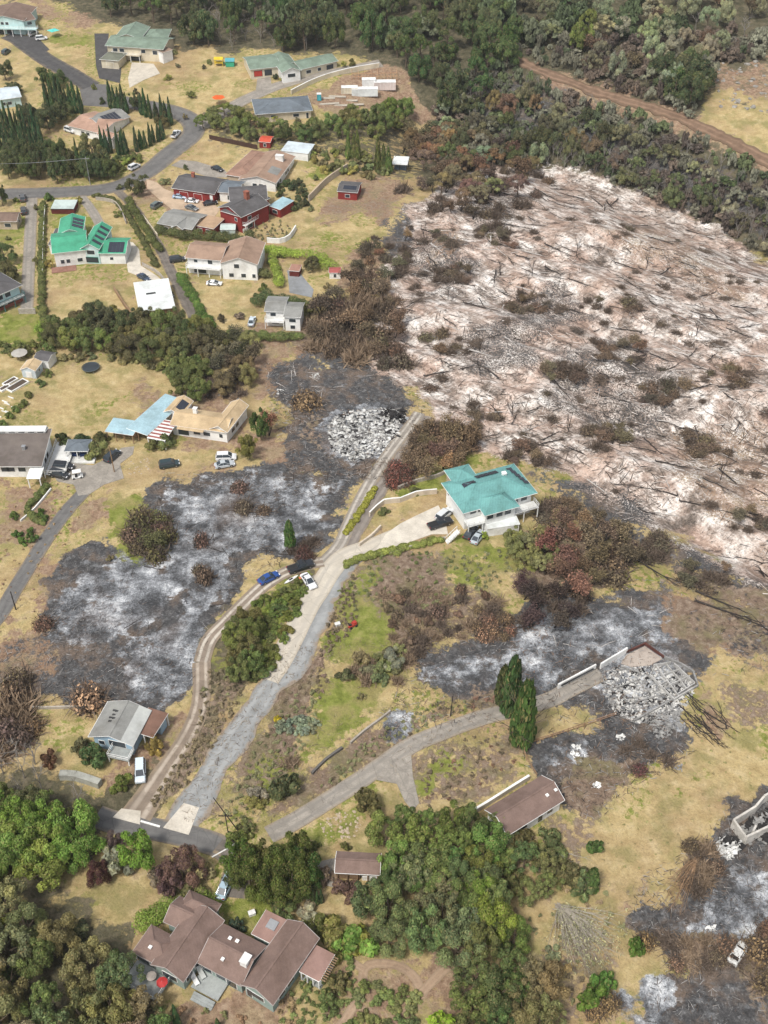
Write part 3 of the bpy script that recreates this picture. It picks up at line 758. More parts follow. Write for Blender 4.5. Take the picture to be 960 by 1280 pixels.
def crown_mesh(name, seed, form='round', n=34, per=150, leaf=0.085, material=LEAF, gap=0.0):
    """crown inside a unit cylinder: radius 1, z 0..1 scaled later"""
    rs = np.random.RandomState(seed); cs = []; rr = []
    if form == 'round':
        lob = [(rs.uniform(0, 6.28), rs.uniform(0.8, 1.12)) for _ in range(5)]
        for i in range(n):
            th = rs.uniform(0, 2*PI); z = rs.uniform(0.12, 0.92)
            prof = math.sqrt(max(0.05, 1-((z-0.42)/0.62)**2))*(1+0.18*math.sin(2*th+seed)+0.12*math.sin(5*th+seed*2))
            r = prof*rs.uniform(0.35, 0.85)
            cs.append((r*math.cos(th), r*math.sin(th), z)); rr.append(rs.uniform(0.17, 0.34))
    elif form == 'spread':      # flat topped layers, gaps between
        for i in range(n):
            th = rs.uniform(0, 2*PI); r = rs.uniform(0.1, 0.95)
            z = 0.85-0.45*r*r+rs.uniform(-0.22, 0.1)
            cs.append((r*math.cos(th), r*math.sin(th), z)); rr.append(rs.uniform(0.12, 0.24))
    elif form == 'column':
        for i in range(n):
            z = (i+0.5)/n; th = i*2.4
            w = (1-z)**0.6*0.62*(0.35+0.65*min(1, z*6))
            cs.append((w*math.cos(th)*.7, w*math.sin(th)*.7, 0.02+0.95*z)); rr.append(0.42*(0.25+0.75*(1-z))*(0.6+0.4*min(1, z*6)))
    elif form == 'cone':        # open tiers of a cedar or pine
        for i in range(n):
            z = ((i+0.5)/n)**0.9; th = i*2.4+rs.uniform(-.4, .4)
            w = (1-z)**0.42*0.66*min(1, .6+z*3)*rs.uniform(0.7, 1.1)
            cs.append((w*math.cos(th), w*math.sin(th), 0.03+0.93*z)); rr.append(0.30*(0.5+0.5*(1-z)))
    elif form == 'bush':
        for i in range(n):
            th = rs.uniform(0, 2*PI); r = rs.uniform(0, 0.75); z = rs.uniform(0.1, 0.72)*(1-r*r*0.5)
            cs.append((r*math.cos(th), r*math.sin(th), z)); rr.append(rs.uniform(0.2, 0.36))
    sq = 0.8
    if form in ('column',): 
        C, N, T = clump_points(rs, [(a, b_, c*3.2) for a, b_, c in cs], rr, per, 0.5, 1.0); C[:, 2] /= 3.2
    elif form == 'cone':
        C, N, T = clump_points(rs, [(a, b_, c*2.6) for a, b_, c in cs], rr, per, 0.35, 0.55); C[:, 2] /= 2.6
    else: C, N, T = clump_points(rs, cs, rr, per, 0.55, sq)
    C[:, 2] = np.clip(C[:, 2], -0.02, 1.2)
    return quads_mesh(name, C, leaf, rs, T, rs.rand(len(C)), N, material=material)
def branches(mb, rs, base, top, r0, levels, k, spread=0.7, shrink=0.62, up=0.35, mi=0):
    """recursive limbs from base to top; returns tips"""
    tips = []
    def rec(p, d, L, r, lv):
        q = p+d*L; mb.tube(p, q, r, r*0.68, 5 if lv > 1 else 4, mi)
        if lv <= 0: tips.append(q); return
        for i in range(k):
            t = rs.uniform(0.45, 1.0); o = p+d*(L*t)
            e = Vector(rs.normal(size=3)); e -= e.dot(d)*d; e.normalize()
            nd = (d*rs.uniform(0.5, 1.0)+e*spread*rs.uniform(0.7, 1.3)+Vector((0, 0, up))).normalized()
            rec(o, nd, L*shrink*rs.uniform(0.75, 1.15), r*0.55, lv-1)
    p = Vector(base); d = Vector(top)-p; L = d.length; d.normalize(); rec(p, d, L, r0, levels)
    return tips
def trunk_mesh(seed, H, r0, material, crown_lo=0.35):
    rs = np.random.RandomState(seed); mb = MB()
    p = Vector((0, 0, -0.6)); k = Vector((rs.uniform(-.3, .3), rs.uniform(-.3, .3), H*crown_lo)); t = Vector((rs.uniform(-.4, .4), rs.uniform(-.4, .4), H*0.85))
    mb.tube(p, k, r0, r0*0.8, 7); mb.tube(k, t, r0*0.8, r0*0.25, 6)
    for i in range(7):
        a = i*2.4+rs.uniform(0, 1); f = rs.uniform(0, 0.6); s = k.lerp(t, f); w = H*0.3*(1-f*.6)
        e = s+Vector((math.cos(a)*w, math.sin(a)*w, H*0.2)); mb.tube(s, e, r0*0.35, r0*0.1, 5)
        e2 = e+Vector((math.cos(a+.7)*w*.5, math.sin(a+.7)*w*.5, H*0.08)); mb.tube(s.lerp(e, .6), e2, r0*.16, r0*.06, 4)
    return mb
CROWN = {}
def tree_proto(key, form, seed, H, R, lo, bark=BARK, material=LEAF, n=34, per=150, leaf=0.085, tr=0.28, name='tree'):
    """lo = height where the crown starts; proto stands far below the ground until copied"""
    root = thing(name, 'x', 'tree', (0, 0, -400))
    tb = trunk_mesh(seed, H, tr, bark, max(0.12, lo/H)).build('trunk', bark, root)
    me = crown_mesh(key+' crown', seed, form, n, per, leaf, material)
    cr = bpy.data.objects.new('crown', me); COL.objects.link(cr); cr.parent = root; cr.location = (0, 0, lo); cr.scale = (R, R, H-lo); cr['paint'] = 1
    note_kids(root); CROWN[key] = (root, R, H)
    return root
for i in range(5): tree_proto('round%d' % i, 'round', 20+i, 8.5, 4.2, 1.3, n=(26, 34, 30, 24, 40)[i], per=(260, 330, 380, 240, 300)[i], leaf=(.058, .048, .044, .062, .052)[i])
for i in range(3): tree_proto('airy%d' % i, 'spread', 40+i, 9.0, 4.4, 2.0, n=34, per=150, leaf=0.052)
for i in range(3): tree_proto('cypress%d' % i, 'column', 60+i, 9.0, 1.35, 0.15, n=30, per=70, leaf=0.16, material=NEEDLE, tr=0.14, name='cypress_tree')
for i in range(2): tree_proto('cedar%d' % i, 'cone', 70+i, 16.0, 2.9, 0.5, n=70, per=95, leaf=0.10, material=NEEDLE, tr=0.3, name='cedar_tree')
def bush_proto(key, seed, n=14, per=150, leaf=0.13, material=LEAF):
    root = thing('shrub', 'x', 'shrub', (0, 0, -400))
    me = crown_mesh(key+' foliage', seed, 'bush', n, per, leaf, material)
    cr = bpy.data.objects.new('foliage', me); COL.objects.link(cr); cr.parent = root; cr['paint'] = 1
    mb = MB(); rs = np.random.RandomState(seed)
    for i in range(6):
        a = i*1.05; mb.tube((0, 0, -.3), (math.cos(a)*.5, math.sin(a)*.5, .6), .045, .015, 4)
    mb.build('stems', BARK, root); note_kids(root); CROWN[key] = (root, 1, 1)
for i in range(3): bush_proto('bush%d' % i, 80+i)
for i in range(2): bush_proto('dry%d' % i, 90+i, 12, 110, 0.11, DRYLEAF)
def bare_proto(key, seed, H, levels, k, bark, name='bare_tree', lean=0.0, r0=0.16, spread=0.75, leafn=0, stems=1, shrink=0.62, up=.35):
    root = thing(name, 'x', 'tree', (0, 0, -400)); rs = np.random.RandomState(seed); mb = MB(); tips = []
    for s in range(stems):
        a = rs.uniform(0, 6.28); w = (0.22 if stems > 1 else 0.05)
        tips += branches(mb, rs, (0, 0, -0.4), (H*w*math.cos(a)+lean*H*.3, H*w*math.sin(a), H*0.5), r0, levels, k, spread, shrink, up)
    mb.build('trunk', bark, root)
    if leafn:
        T = np.array([tuple(t) for t in tips]); idx = rs.randint(0, len(T), leafn)
        C = T[idx]+rs.normal(0, 0.35, (leafn, 3)); C[:, 2] = np.maximum(C[:, 2], .1)
        me = quads_mesh(key+' scorched leaves', C, 0.26, rs, rs.rand(leafn), rs.rand(leafn)*.8, None, material=DRYLEAF)
        cr = bpy.data.objects.new('crown', me); COL.objects.link(cr); cr.parent = root; cr['paint'] = 1
    note_kids(root); CROWN[key] = (root, H*0.5, H)
for i in range(3): bare_proto('bare%d' % i, 110+i, 8, 4, 3, GREYWOOD)
for i in range(3): bare_proto('burnt%d' % i, 120+i, 7, 3, 3, BURNT, 'burnt_tree')
for i in range(3): bare_proto('scorch%d' % i, 130+i, 6, 4, 3, BURNT, 'scorched_tree', leafn=1500, stems=2)
def twig_proto(key, seed, nt_, bark, L=1.0, leafn=0, w=.05):
    """a burnt shrub: stiff twigs fanning from the root crown"""
    root = thing('burnt_shrub', 'x', 'shrub', (0, 0, -400)); rs = np.random.RandomState(seed); V = []; F = []
    for i in range(nt_):
        a = rs.uniform(0, 6.28); e = rs.uniform(0.1, 1.35); ll = L*rs.uniform(0.5, 1.1)
        b0 = np.array([rs.normal(0, .3), rs.normal(0, .3), 0]); d = np.array([math.cos(a)*math.cos(e), math.sin(a)*math.cos(e), math.sin(e)*.8])
        s = np.cross(d, rs.normal(size=3)); s /= np.linalg.norm(s)+1e-9; ww = w*rs.uniform(.5, 1.2)
        p1 = b0+d*ll*.55+rs.normal(0, .05, 3); p2 = b0+d*ll+rs.normal(0, .1, 3)
        k = len(V); V += [b0-s*ww, b0+s*ww, p1+s*ww*.7, p1-s*ww*.7, p2]; F += [(k, k+1, k+2, k+3), (k+3, k+2, k+4)]
    link_mesh('twigs', V, F, bark, root)
    if leafn:
        d = rs.normal(size=(leafn, 3)); d /= np.linalg.norm(d, axis=1, keepdims=True); d[:, 2] = abs(d[:, 2])
        C = d*rs.uniform(.45, 1.0, (leafn, 1))*np.array([1, 1, .75])
        me = quads_mesh(key+' scorched leaves', C, 0.10, rs, rs.rand(leafn), rs.rand(leafn)*.8, d, material=DRYLEAF)
        cr = bpy.data.objects.new('foliage', me); COL.objects.link(cr); cr.parent = root; cr['paint'] = 1
    note_kids(root); CROWN[key] = (root, 1, 1)
TWIG = mat('charred twigs', (0.16,0.122,0.095), 0.4, 3, 0.95); TWIGP = mat('dry twigs', (0.30,0.22,0.15), 0.3, 3, 0.95)
for i in range(3): twig_proto('twig%d' % i, 150+i, 260, TWIG, 1.0)
for i in range(2): twig_proto('pale%d' % i, 160+i, 220, TWIGP, 1.0)
for i in range(3): twig_proto('rust%d' % i, 170+i, 180, TWIG, 1.0, 420)

def band(pts, w0, w1):
    return [(x, y-w0) for x, y in pts]+[(x, y+w1) for x, y in reversed(pts)]
ROADPX = [(640,70),(672,88),(716,104),(760,120),(810,134),(850,148),(890,166),(930,186),(960,203),(1010,235)]
KEEP = [band(ROADPX, 5, 21), [(885,82),(1010,70),(1010,240),(960,215),(900,180),(868,150),(880,120)]]
KEEPLOW = [band(ROADPX, 3, 7), [(885,85),(1010,75),(1010,225),(950,195),(900,170),(875,145)]]
def kept(px, py, low=False):
    return any(poly_dist(np.array([float(px)]), np.array([float(py)]), k)[0] > 0 for k in (KEEPLOW if low else KEEP))
def put(kind, px, py, w, h=None, label='x', cat='tree', group=None, color=(0.07,0.09,0.03), up=0.0, foot=True):
    """copy a plant so that its foot is at a pixel; w = crown width and h = height in metres"""
    keys = [k for k in CROWN if k.rstrip('0123456789') == kind]; key = rnd.choice(keys)
    root, R, H = CROWN[key]
    g = P(px, py) if foot else Vector((px, py, float(hz(px, py))))
    s = w/(2*R); sz = (h/H) if h else s
    j = rnd.uniform(0.93, 1.07)
    c = tuple(v*rnd.uniform(0.88, 1.14) for v in color)
    nm = {'round':'tree','airy':'tree','cypress':'cypress_tree','cedar':'cedar_tree','bush':'shrub','dry':'dry_shrub','bare':'bare_tree','burnt':'burnt_tree','scorch':'scorched_tree','twig':'burnt_shrub','rust':'scorched_shrub','pale':'dead_shrub','log':'fallen_log','ashlog':'ashen_log'}[kind]
    if cat == 'plant' and kind == 'bush': nm = 'garden_plant'
    if group:
        if 'forest' in group or 'gulch' in group or 'far' in group and nm == 'tree': nm = 'forest_'+nm
        elif nm == 'tree' and ('burnt' in group or 'street' in group or 'belt' in group): nm = 'evergreen_tree'
    return place(root, (g.x, g.y, g.z-0.05), rnd.uniform(0, 6.28), (s*j, s/j, sz), label, cat, group, color=c, name=nm)
def pick(colors, x, y):
    q = float(vnoise(x, y, 24, 9)+.5)*1.25-.12+rnd.gauss(0, .16)
    return colors[int(min(len(colors)-1, max(0, q*len(colors))))]
BULK = {}
def bulk(kind, seed=0):
    """light foliage for masses: arrays of quad corners, tints"""
    if kind not in BULK:
        L = []
        for i in range(3):
            if kind in ('round', 'airy'): me = crown_mesh('mass', 300+i, 'round' if kind == 'round' else 'spread', 26, 42, .17)
            elif kind == 'bush': me = crown_mesh('mass', 310+i, 'bush', 8, 75, .17)
            elif kind == 'dry': me = crown_mesh('mass', 320+i, 'bush', 8, 40, .15)
            n_ = len(me.vertices); v = np.empty(n_*3); me.vertices.foreach_get('co', v); c = np.empty(n_*4); me.attributes['tint'].data.foreach_get('color', c)
            L.append((v.reshape(-1, 3), c.reshape(-1, 4)[:, 0])); bpy.data.meshes.remove(me)
        BULK[kind] = L
    return BULK[kind]
def mass(name, kinds, poly, n, wr, hr, label, cat, colors, mind=2.0, lift=0.0):
    """growth nobody could count, as ONE stuff object"""
    xs = [p[0] for p in poly]; y0 = min(p[1] for p in poly); y1 = max(p[1] for p in poly); got = []; VV = []; CC = []; tries = 0
    PX = np.random.RandomState(len(poly)+n).rand(n*30, 3)
    px = min(xs)+(max(xs)-min(xs))*PX[:, 0]; py = y0+(y1-y0)*PX[:, 1]; ok = (PX[:, 2] < ((y0+568)/(py+568))**3) & (poly_dist(px, py, poly) > 0)
    for a, b_ in zip(px[ok], py[ok]):
        if len(got) >= n: break
        if b_ < 260 and a > 600 and kept(a, b_, hr[1] < 5): continue
        g = P(a, b_)
        if any((g.x-q[0])**2+(g.y-q[1])**2 < mind*mind for q in got): continue
        got.append((g.x, g.y)); v, t = rnd.choice(bulk(rnd.choice(kinds))); w = rnd.uniform(*wr)/2; h = rnd.uniform(*hr); th = rnd.uniform(0, 6.28)
        x = v[:, 0]*w; y = v[:, 1]*w
        VV.append(np.stack([g.x+x*math.cos(th)-y*math.sin(th), g.y+x*math.sin(th)+y*math.cos(th), g.z+lift+v[:, 2]*h], 1))
        c = np.array(pick(colors, g.x, g.y))*rnd.uniform(.8, 1.2); k = np.interp(t, [0, .5, 1], [.85, 1.6, 2.4])[:, None]
        CC.append(np.concatenate([c[None, :]*k, np.ones((len(t), 1))], 1))
    V = np.concatenate(VV); C = np.concatenate(CC); n4 = len(V)//4
    me = bpy.data.meshes.new(name); me.vertices.add(len(V)); me.vertices.foreach_set('co', V.ravel())
    me.loops.add(len(V)); me.loops.foreach_set('vertex_index', np.arange(len(V), dtype=np.int32))
    me.polygons.add(n4); me.polygons.foreach_set('loop_start', np.arange(0, len(V), 4, dtype=np.int32)); me.polygons.foreach_set('loop_total', np.full(n4, 4, np.int32)); me.update(calc_edges=True)
    at = me.attributes.new('leafcol', 'FLOAT_COLOR', 'POINT'); at.data.foreach_set('color', C.astype(np.float32).ravel())
    if 'mass foliage' not in MATS:
        m, nn, l, b = nt('mass foliage'); a_ = nn.new('ShaderNodeAttribute'); a_.attribute_name = 'leafcol'; l.new(a_.outputs['Color'], b.inputs['Base Color']); MATS['mass foliage'] = m
    me.materials.append(MATS['mass foliage'])
    o = bpy.data.objects.new(name, me); COL.objects.link(o); return tag(o, label, cat, None, 'stuff')
def scatter(kinds, poly, n, wr, hr, label, cat, group, colors, mind=3.0, keep=None):
    """spread plants over a pixel polygon, keeping them apart on the ground"""
    xs = [p[0] for p in poly]; ys = [p[1] for p in poly]; got = []; tries = 0
    # even density on the ground: weight by ground area per pixel
    wmax = None; out = []
    while len(got) < n and tries < n*60:
        tries += 1
        px = rnd.uniform(min(xs), max(xs)); y0 = min(ys); y1 = max(ys)
        py = rnd.uniform(y0, y1)
        a = ((y0+547)/(py+547))**3
        if rnd.random() > a: continue
        if poly_dist(np.array([px]), np.array([py]), poly)[0] < 0: continue
        if py < 260 and px > 600 and kept(px, py): continue
        g = P(px, py)
        if any((g.x-q[0])**2+(g.y-q[1])**2 < mind*mind for q in got): continue
        got.append((g.x, g.y))
        w = rnd.uniform(*wr); h = rnd.uniform(*hr) if hr else None
        out.append(put(rnd.choice(kinds), g.x, g.y, w, h, label, cat, group, pick(colors, g.x, g.y), foot=False))
    return out
def hedge(name, pts, w, h, color, label, cat='hedge', seed=1, per=420, material=LEAF, leaf=.2, group=None, kind=None):
    rs = np.random.RandomState(seed); G = [P(*p) for p in pts]; cs = []; rr = []
    for a, b_ in zip(G[:-1], G[1:]):
        L = (b_-a).length; k = max(2, int(L/(w*0.42)))
        for i in range(k):
            c = a.lerp(b_, (i+0.5)/k)
            for q in range(2):
                x = c.x+rs.normal(0, w*.15); y = c.y+rs.normal(0, w*.15); z = float(hz(x, y))+h*rs.uniform(0.2, 0.62)
                cs.append((x, y, z)); rr.append(w*rs.uniform(0.36, 0.55))
    o0 = G[0]
    C, N, T = clump_points(rs, [(c[0]-o0.x, c[1]-o0.y, c[2]-o0.z) for c in cs], rr, per, .6, min(1.1, h/w*.75+.15))
    me = quads_mesh(name, C, leaf, rs, T, rs.rand(len(C)), N, material=material)
    o = bpy.data.objects.new(name, me); COL.objects.link(o); o.location = o0; o.color = (*color, 1)
    return tag(o, label, cat, group, kind)

G_DARK = (0.052,0.068,0.032); G_MID = (0.10,0.118,0.042); G_BRI = (0.15,0.19,0.045); G_YEL = (0.20,0.195,0.06)
G_OLI = (0.135,0.135,0.066); G_GREY = (0.175,0.18,0.125); BR = (0.15,0.10,0.06); RUST = (0.25,0.14,0.065); PURP = (0.075,0.04,0.045); BRG = (0.12,0.095,0.06)

def fan(name, x0, y0, x1, y1, n, spread, w, m, label, cat, H=1.2, sub=3, seed=1, leafc=None, group=None):
    """a fallen tree whose limbs fan out over the ground from one foot"""
    a_ = P(x0, y0); b_ = P(x1, y1); d = b_-a_; L = d.length; th = math.atan2(d.y, d.x); rs = np.random.RandomState(seed)
    t = thing(name, label, cat, a_, 0, group); mb = MB(); tips = []
    for i in range(n):
        q = th+rs.normal(0, spread); ll = L*rs.uniform(.55, 1.1); p = Vector((rs.normal(0, .3), rs.normal(0, .3), .2)); k = 4; hh = rs.uniform(.2, H)
        for j in range(k):
            f = (j+1)/k; e = Vector((math.cos(q)*ll*f, math.sin(q)*ll*f, .15+hh*math.sin(PI*min(f, .9))))+Vector((rs.normal(0, .12), rs.normal(0, .12), 0))
            mb.tube(p, e, w*(1-j/k)+.015, w*(1-f)+.012, 4); 
            for _ in range(sub):
                s_ = p.lerp(e, rs.rand()); qq = q+rs.choice([-1, 1])*rs.uniform(.2, .6); l2 = ll*.16*rs.uniform(.5, 1.2); e2 = s_+Vector((math.cos(qq)*l2, math.sin(qq)*l2, rs.uniform(-.1, .35))); mb.tube(s_, e2, w*.3, .01, 3); tips.append(tuple(e2))
            p = e
    mb.build('limbs', m, t)
    if leafc:
        T = np.array(tips); idx = rs.randint(0, len(T), 2200); C = T[idx]+rs.normal(0, .22, (2200, 3)); C[:, 2] = abs(C[:, 2])
        me = quads_mesh('foliage', C, .16, rs, rs.rand(2200), rs.rand(2200)*.8, None, asp=3.0); cr = bpy.data.objects.new('foliage', me); COL.objects.link(cr); cr.parent = t; cr.color = (*leafc, 1)
    return t

def sticks(name, poly, n, label, cat, cols, lr=(.6, 3.0), wr=(.03, .09), ang=-42, spread=.5, patchy=.5, mats=None, lift=.06):
    """fallen twigs and splinters nobody could count, as ONE stuff object"""
    rs = np.random.RandomState(n); xs = [p[0] for p in poly]; ys = [p[1] for p in poly]; y0, y1 = min(ys), max(ys)
    k = n*12; px = rs.uniform(min(xs), max(xs), k); py = rs.uniform(y0, y1, k)
    ok = (rs.rand(k) < ((y0+568)/(py+568))**3) & (poly_dist(px, py, poly) > 0); px = px[ok]; py = py[ok]
    dx, dy, dz = (px-480)/FPX, (640-py)/FPX*SP+CP, (640-py)/FPX*CP-SP; z = np.zeros(len(px))
    for _ in range(14): t = (z-CAM_H)/dz; z = .45*z+.55*hz(dx*t, dy*t)
    x = dx*t; y = dy*t; ok = (vnoise(x, y, 14, 2)+.5+rs.normal(0, .2, len(x))) > patchy; x = x[ok][:n]; y = y[ok][:n]; m = len(x)
    th = math.radians(ang)+rs.normal(0, spread, m)+np.where(rs.rand(m) < .25, rs.uniform(.6, 2.4, m), 0); L = rs.uniform(lr[0], lr[1], m)**1.0*rs.uniform(.4, 1, m); w = rs.uniform(wr[0], wr[1], m)
    ca, sa = np.cos(th), np.sin(th); x0, y0_ = x-ca*L/2, y-sa*L/2; x1, y1_ = x+ca*L/2, y+sa*L/2
    z0 = hz(x0, y0_)+lift+rs.uniform(0, .15, m); z1 = hz(x1, y1_)+lift+rs.uniform(0, .5, m); zero = np.zeros(m)
    A = np.stack([x0, y0_, z0], 1); B = np.stack([x1, y1_, z1], 1); S = np.stack([-sa*w, ca*w, zero], 1); U = np.stack([zero, zero, w*1.6], 1)
    V = np.stack([A-S, A+S, A+U, B-S*.5, B+S*.5, B+U*.5], 1).reshape(-1, 3); b = np.arange(m)[:, None]*6
    F = np.concatenate([b+np.array([[0, 3, 5, 2]]), b+np.array([[1, 2, 5, 4]])], 0)
    me = bpy.data.meshes.new(name); me.vertices.add(len(V)); me.vertices.foreach_set('co', V.ravel()); me.loops.add(F.size); me.loops.foreach_set('vertex_index', F.ravel().astype(np.int32))
    me.polygons.add(len(F)); me.polygons.foreach_set('loop_start', np.arange(0, F.size, 4, dtype=np.int32)); me.polygons.foreach_set('loop_total', np.full(len(F), 4, np.int32)); me.update(calc_edges=True)
    c = np.array(cols)[rs.randint(0, len(cols), m)]*rs.uniform(.7, 1.3, (m, 1)); c = np.concatenate([c, np.ones((m, 1))], 1); at = me.attributes.new('leafcol', 'FLOAT_COLOR', 'POINT'); at.data.foreach_set('color', np.repeat(c, 6, 0).astype(np.float32).ravel())
    me.materials.append(MATS['mass foliage']); o = bpy.data.objects.new(name, me); COL.objects.link(o); return tag(o, label, cat, None, 'stuff')

# ------------------------------------------------------------------ houses
M_SHING = mat('brown shingle', (0.225,0.155,0.13), 0.16, 0.7, 0.9, wave=('X', 1.6, 1.0), fine=6)
M_SHINGL = mat('tan brown shingle', (0.33,0.225,0.165), 0.14, 0.7, 0.9, fine=6)
M_DARKR = mat('dark grey shingle', (0.115,0.11,0.112), 0.2, 0.7, 0.9, fine=6)
M_GREYR = mat('grey shingle', (0.26,0.26,0.245), 0.16, 0.7, 0.9, fine=6)
M_SLATE = mat('slate blue shingle', (0.15,0.175,0.20), 0.15, 0.7, 0.9, fine=6)
M_SAGE = mat('sage green roof', (0.20,0.26,0.205), 0.16, 0.6, 0.9, fine=6)
M_JADE = mat('jade metal roof', (0.075,0.36,0.22), 0.12, 0.6, 0.5, wave=('X', 1.6), fine=3)
M_TURQ = mat('turquoise metal roof', (0.15,0.355,0.34), 0.16, 0.35, 0.5, wave=('X', .9, .2), fine=2.5, spec=0.4)
M_SKY = mat('pale blue metal roof', (0.36,0.52,0.58), 0.16, 0.5, 0.5, wave=('X', 1.2), fine=3)
M_TAN = mat('sun bleached tan roof', (0.53,0.40,0.245), 0.12, 0.5, 0.9, fine=4)
M_WHITER = mat('white sheet roof', (0.68,0.71,0.70), 0.05, 0.4, 0.5, fine=2)
W_WHITE = mat('white painted wall', (0.78,0.78,0.76), 0.08, 1.0, 0.7)
W_CREAM = mat('cream wall', (0.62,0.55,0.42), 0.10, 1.0, 0.8)
W_RED = mat('barn red wall', (0.26,0.035,0.03), 0.15, 1.0, 0.7, wave=('Z', 3.5))
W_BLUE = mat('powder blue wall', (0.36,0.50,0.62), 0.08, 1.0, 0.7)
W_TEAL = mat('pale teal wall', (0.50,0.66,0.66), 0.08, 1.0, 0.7)
W_TAN = mat('tan wall', (0.47,0.38,0.28), 0.12, 1.0, 0.8)
W_SAGE = mat('grey green wall', (0.27,0.34,0.31), 0.1, 1.0, 0.8)
W_WOOD = mat('weathered wood', (0.30,0.20,0.12), 0.25, 2.0, 0.9)
W_GREYW = mat('grey deck boards', (0.36,0.38,0.37), 0.15, 1.5, 0.9, wave=('X', 3.0))
TRIM = mat('white trim', (0.80,0.80,0.78), 0.05, 2.0, 0.6)
DARKTRIM = mat('dark trim', (0.05,0.05,0.05), 0.1, 2.0, 0.6)
REDPAINT = mat('red paint', (0.42,0.05,0.035), 0.1, 2, 0.6)
BRICK = mat('brick', (0.33,0.12,0.08), 0.25, 3, 0.9)
STONE = mat('stone wall', (0.40,0.36,0.31), 0.25, 1.5, 0.95)
METAL = mat('galvanised metal', (0.45,0.46,0.47), 0.1, 2, 0.45, metal=0.6)
PANEL = mat('solar panel', (0.035,0.04,0.055), 0.1, 2, 0.25, wave=('X', 1.0), spec=0.6)
m_, n_, l_, b_ = nt('window glass'); b_.inputs['Base Color'].default_value = (0.035, 0.045, 0.055, 1); b_.inputs['Roughness'].default_value = 0.08; b_.inputs['Specular IOR Level'].default_value = 0.6
GLASS = m_; MATS['glass'] = m_

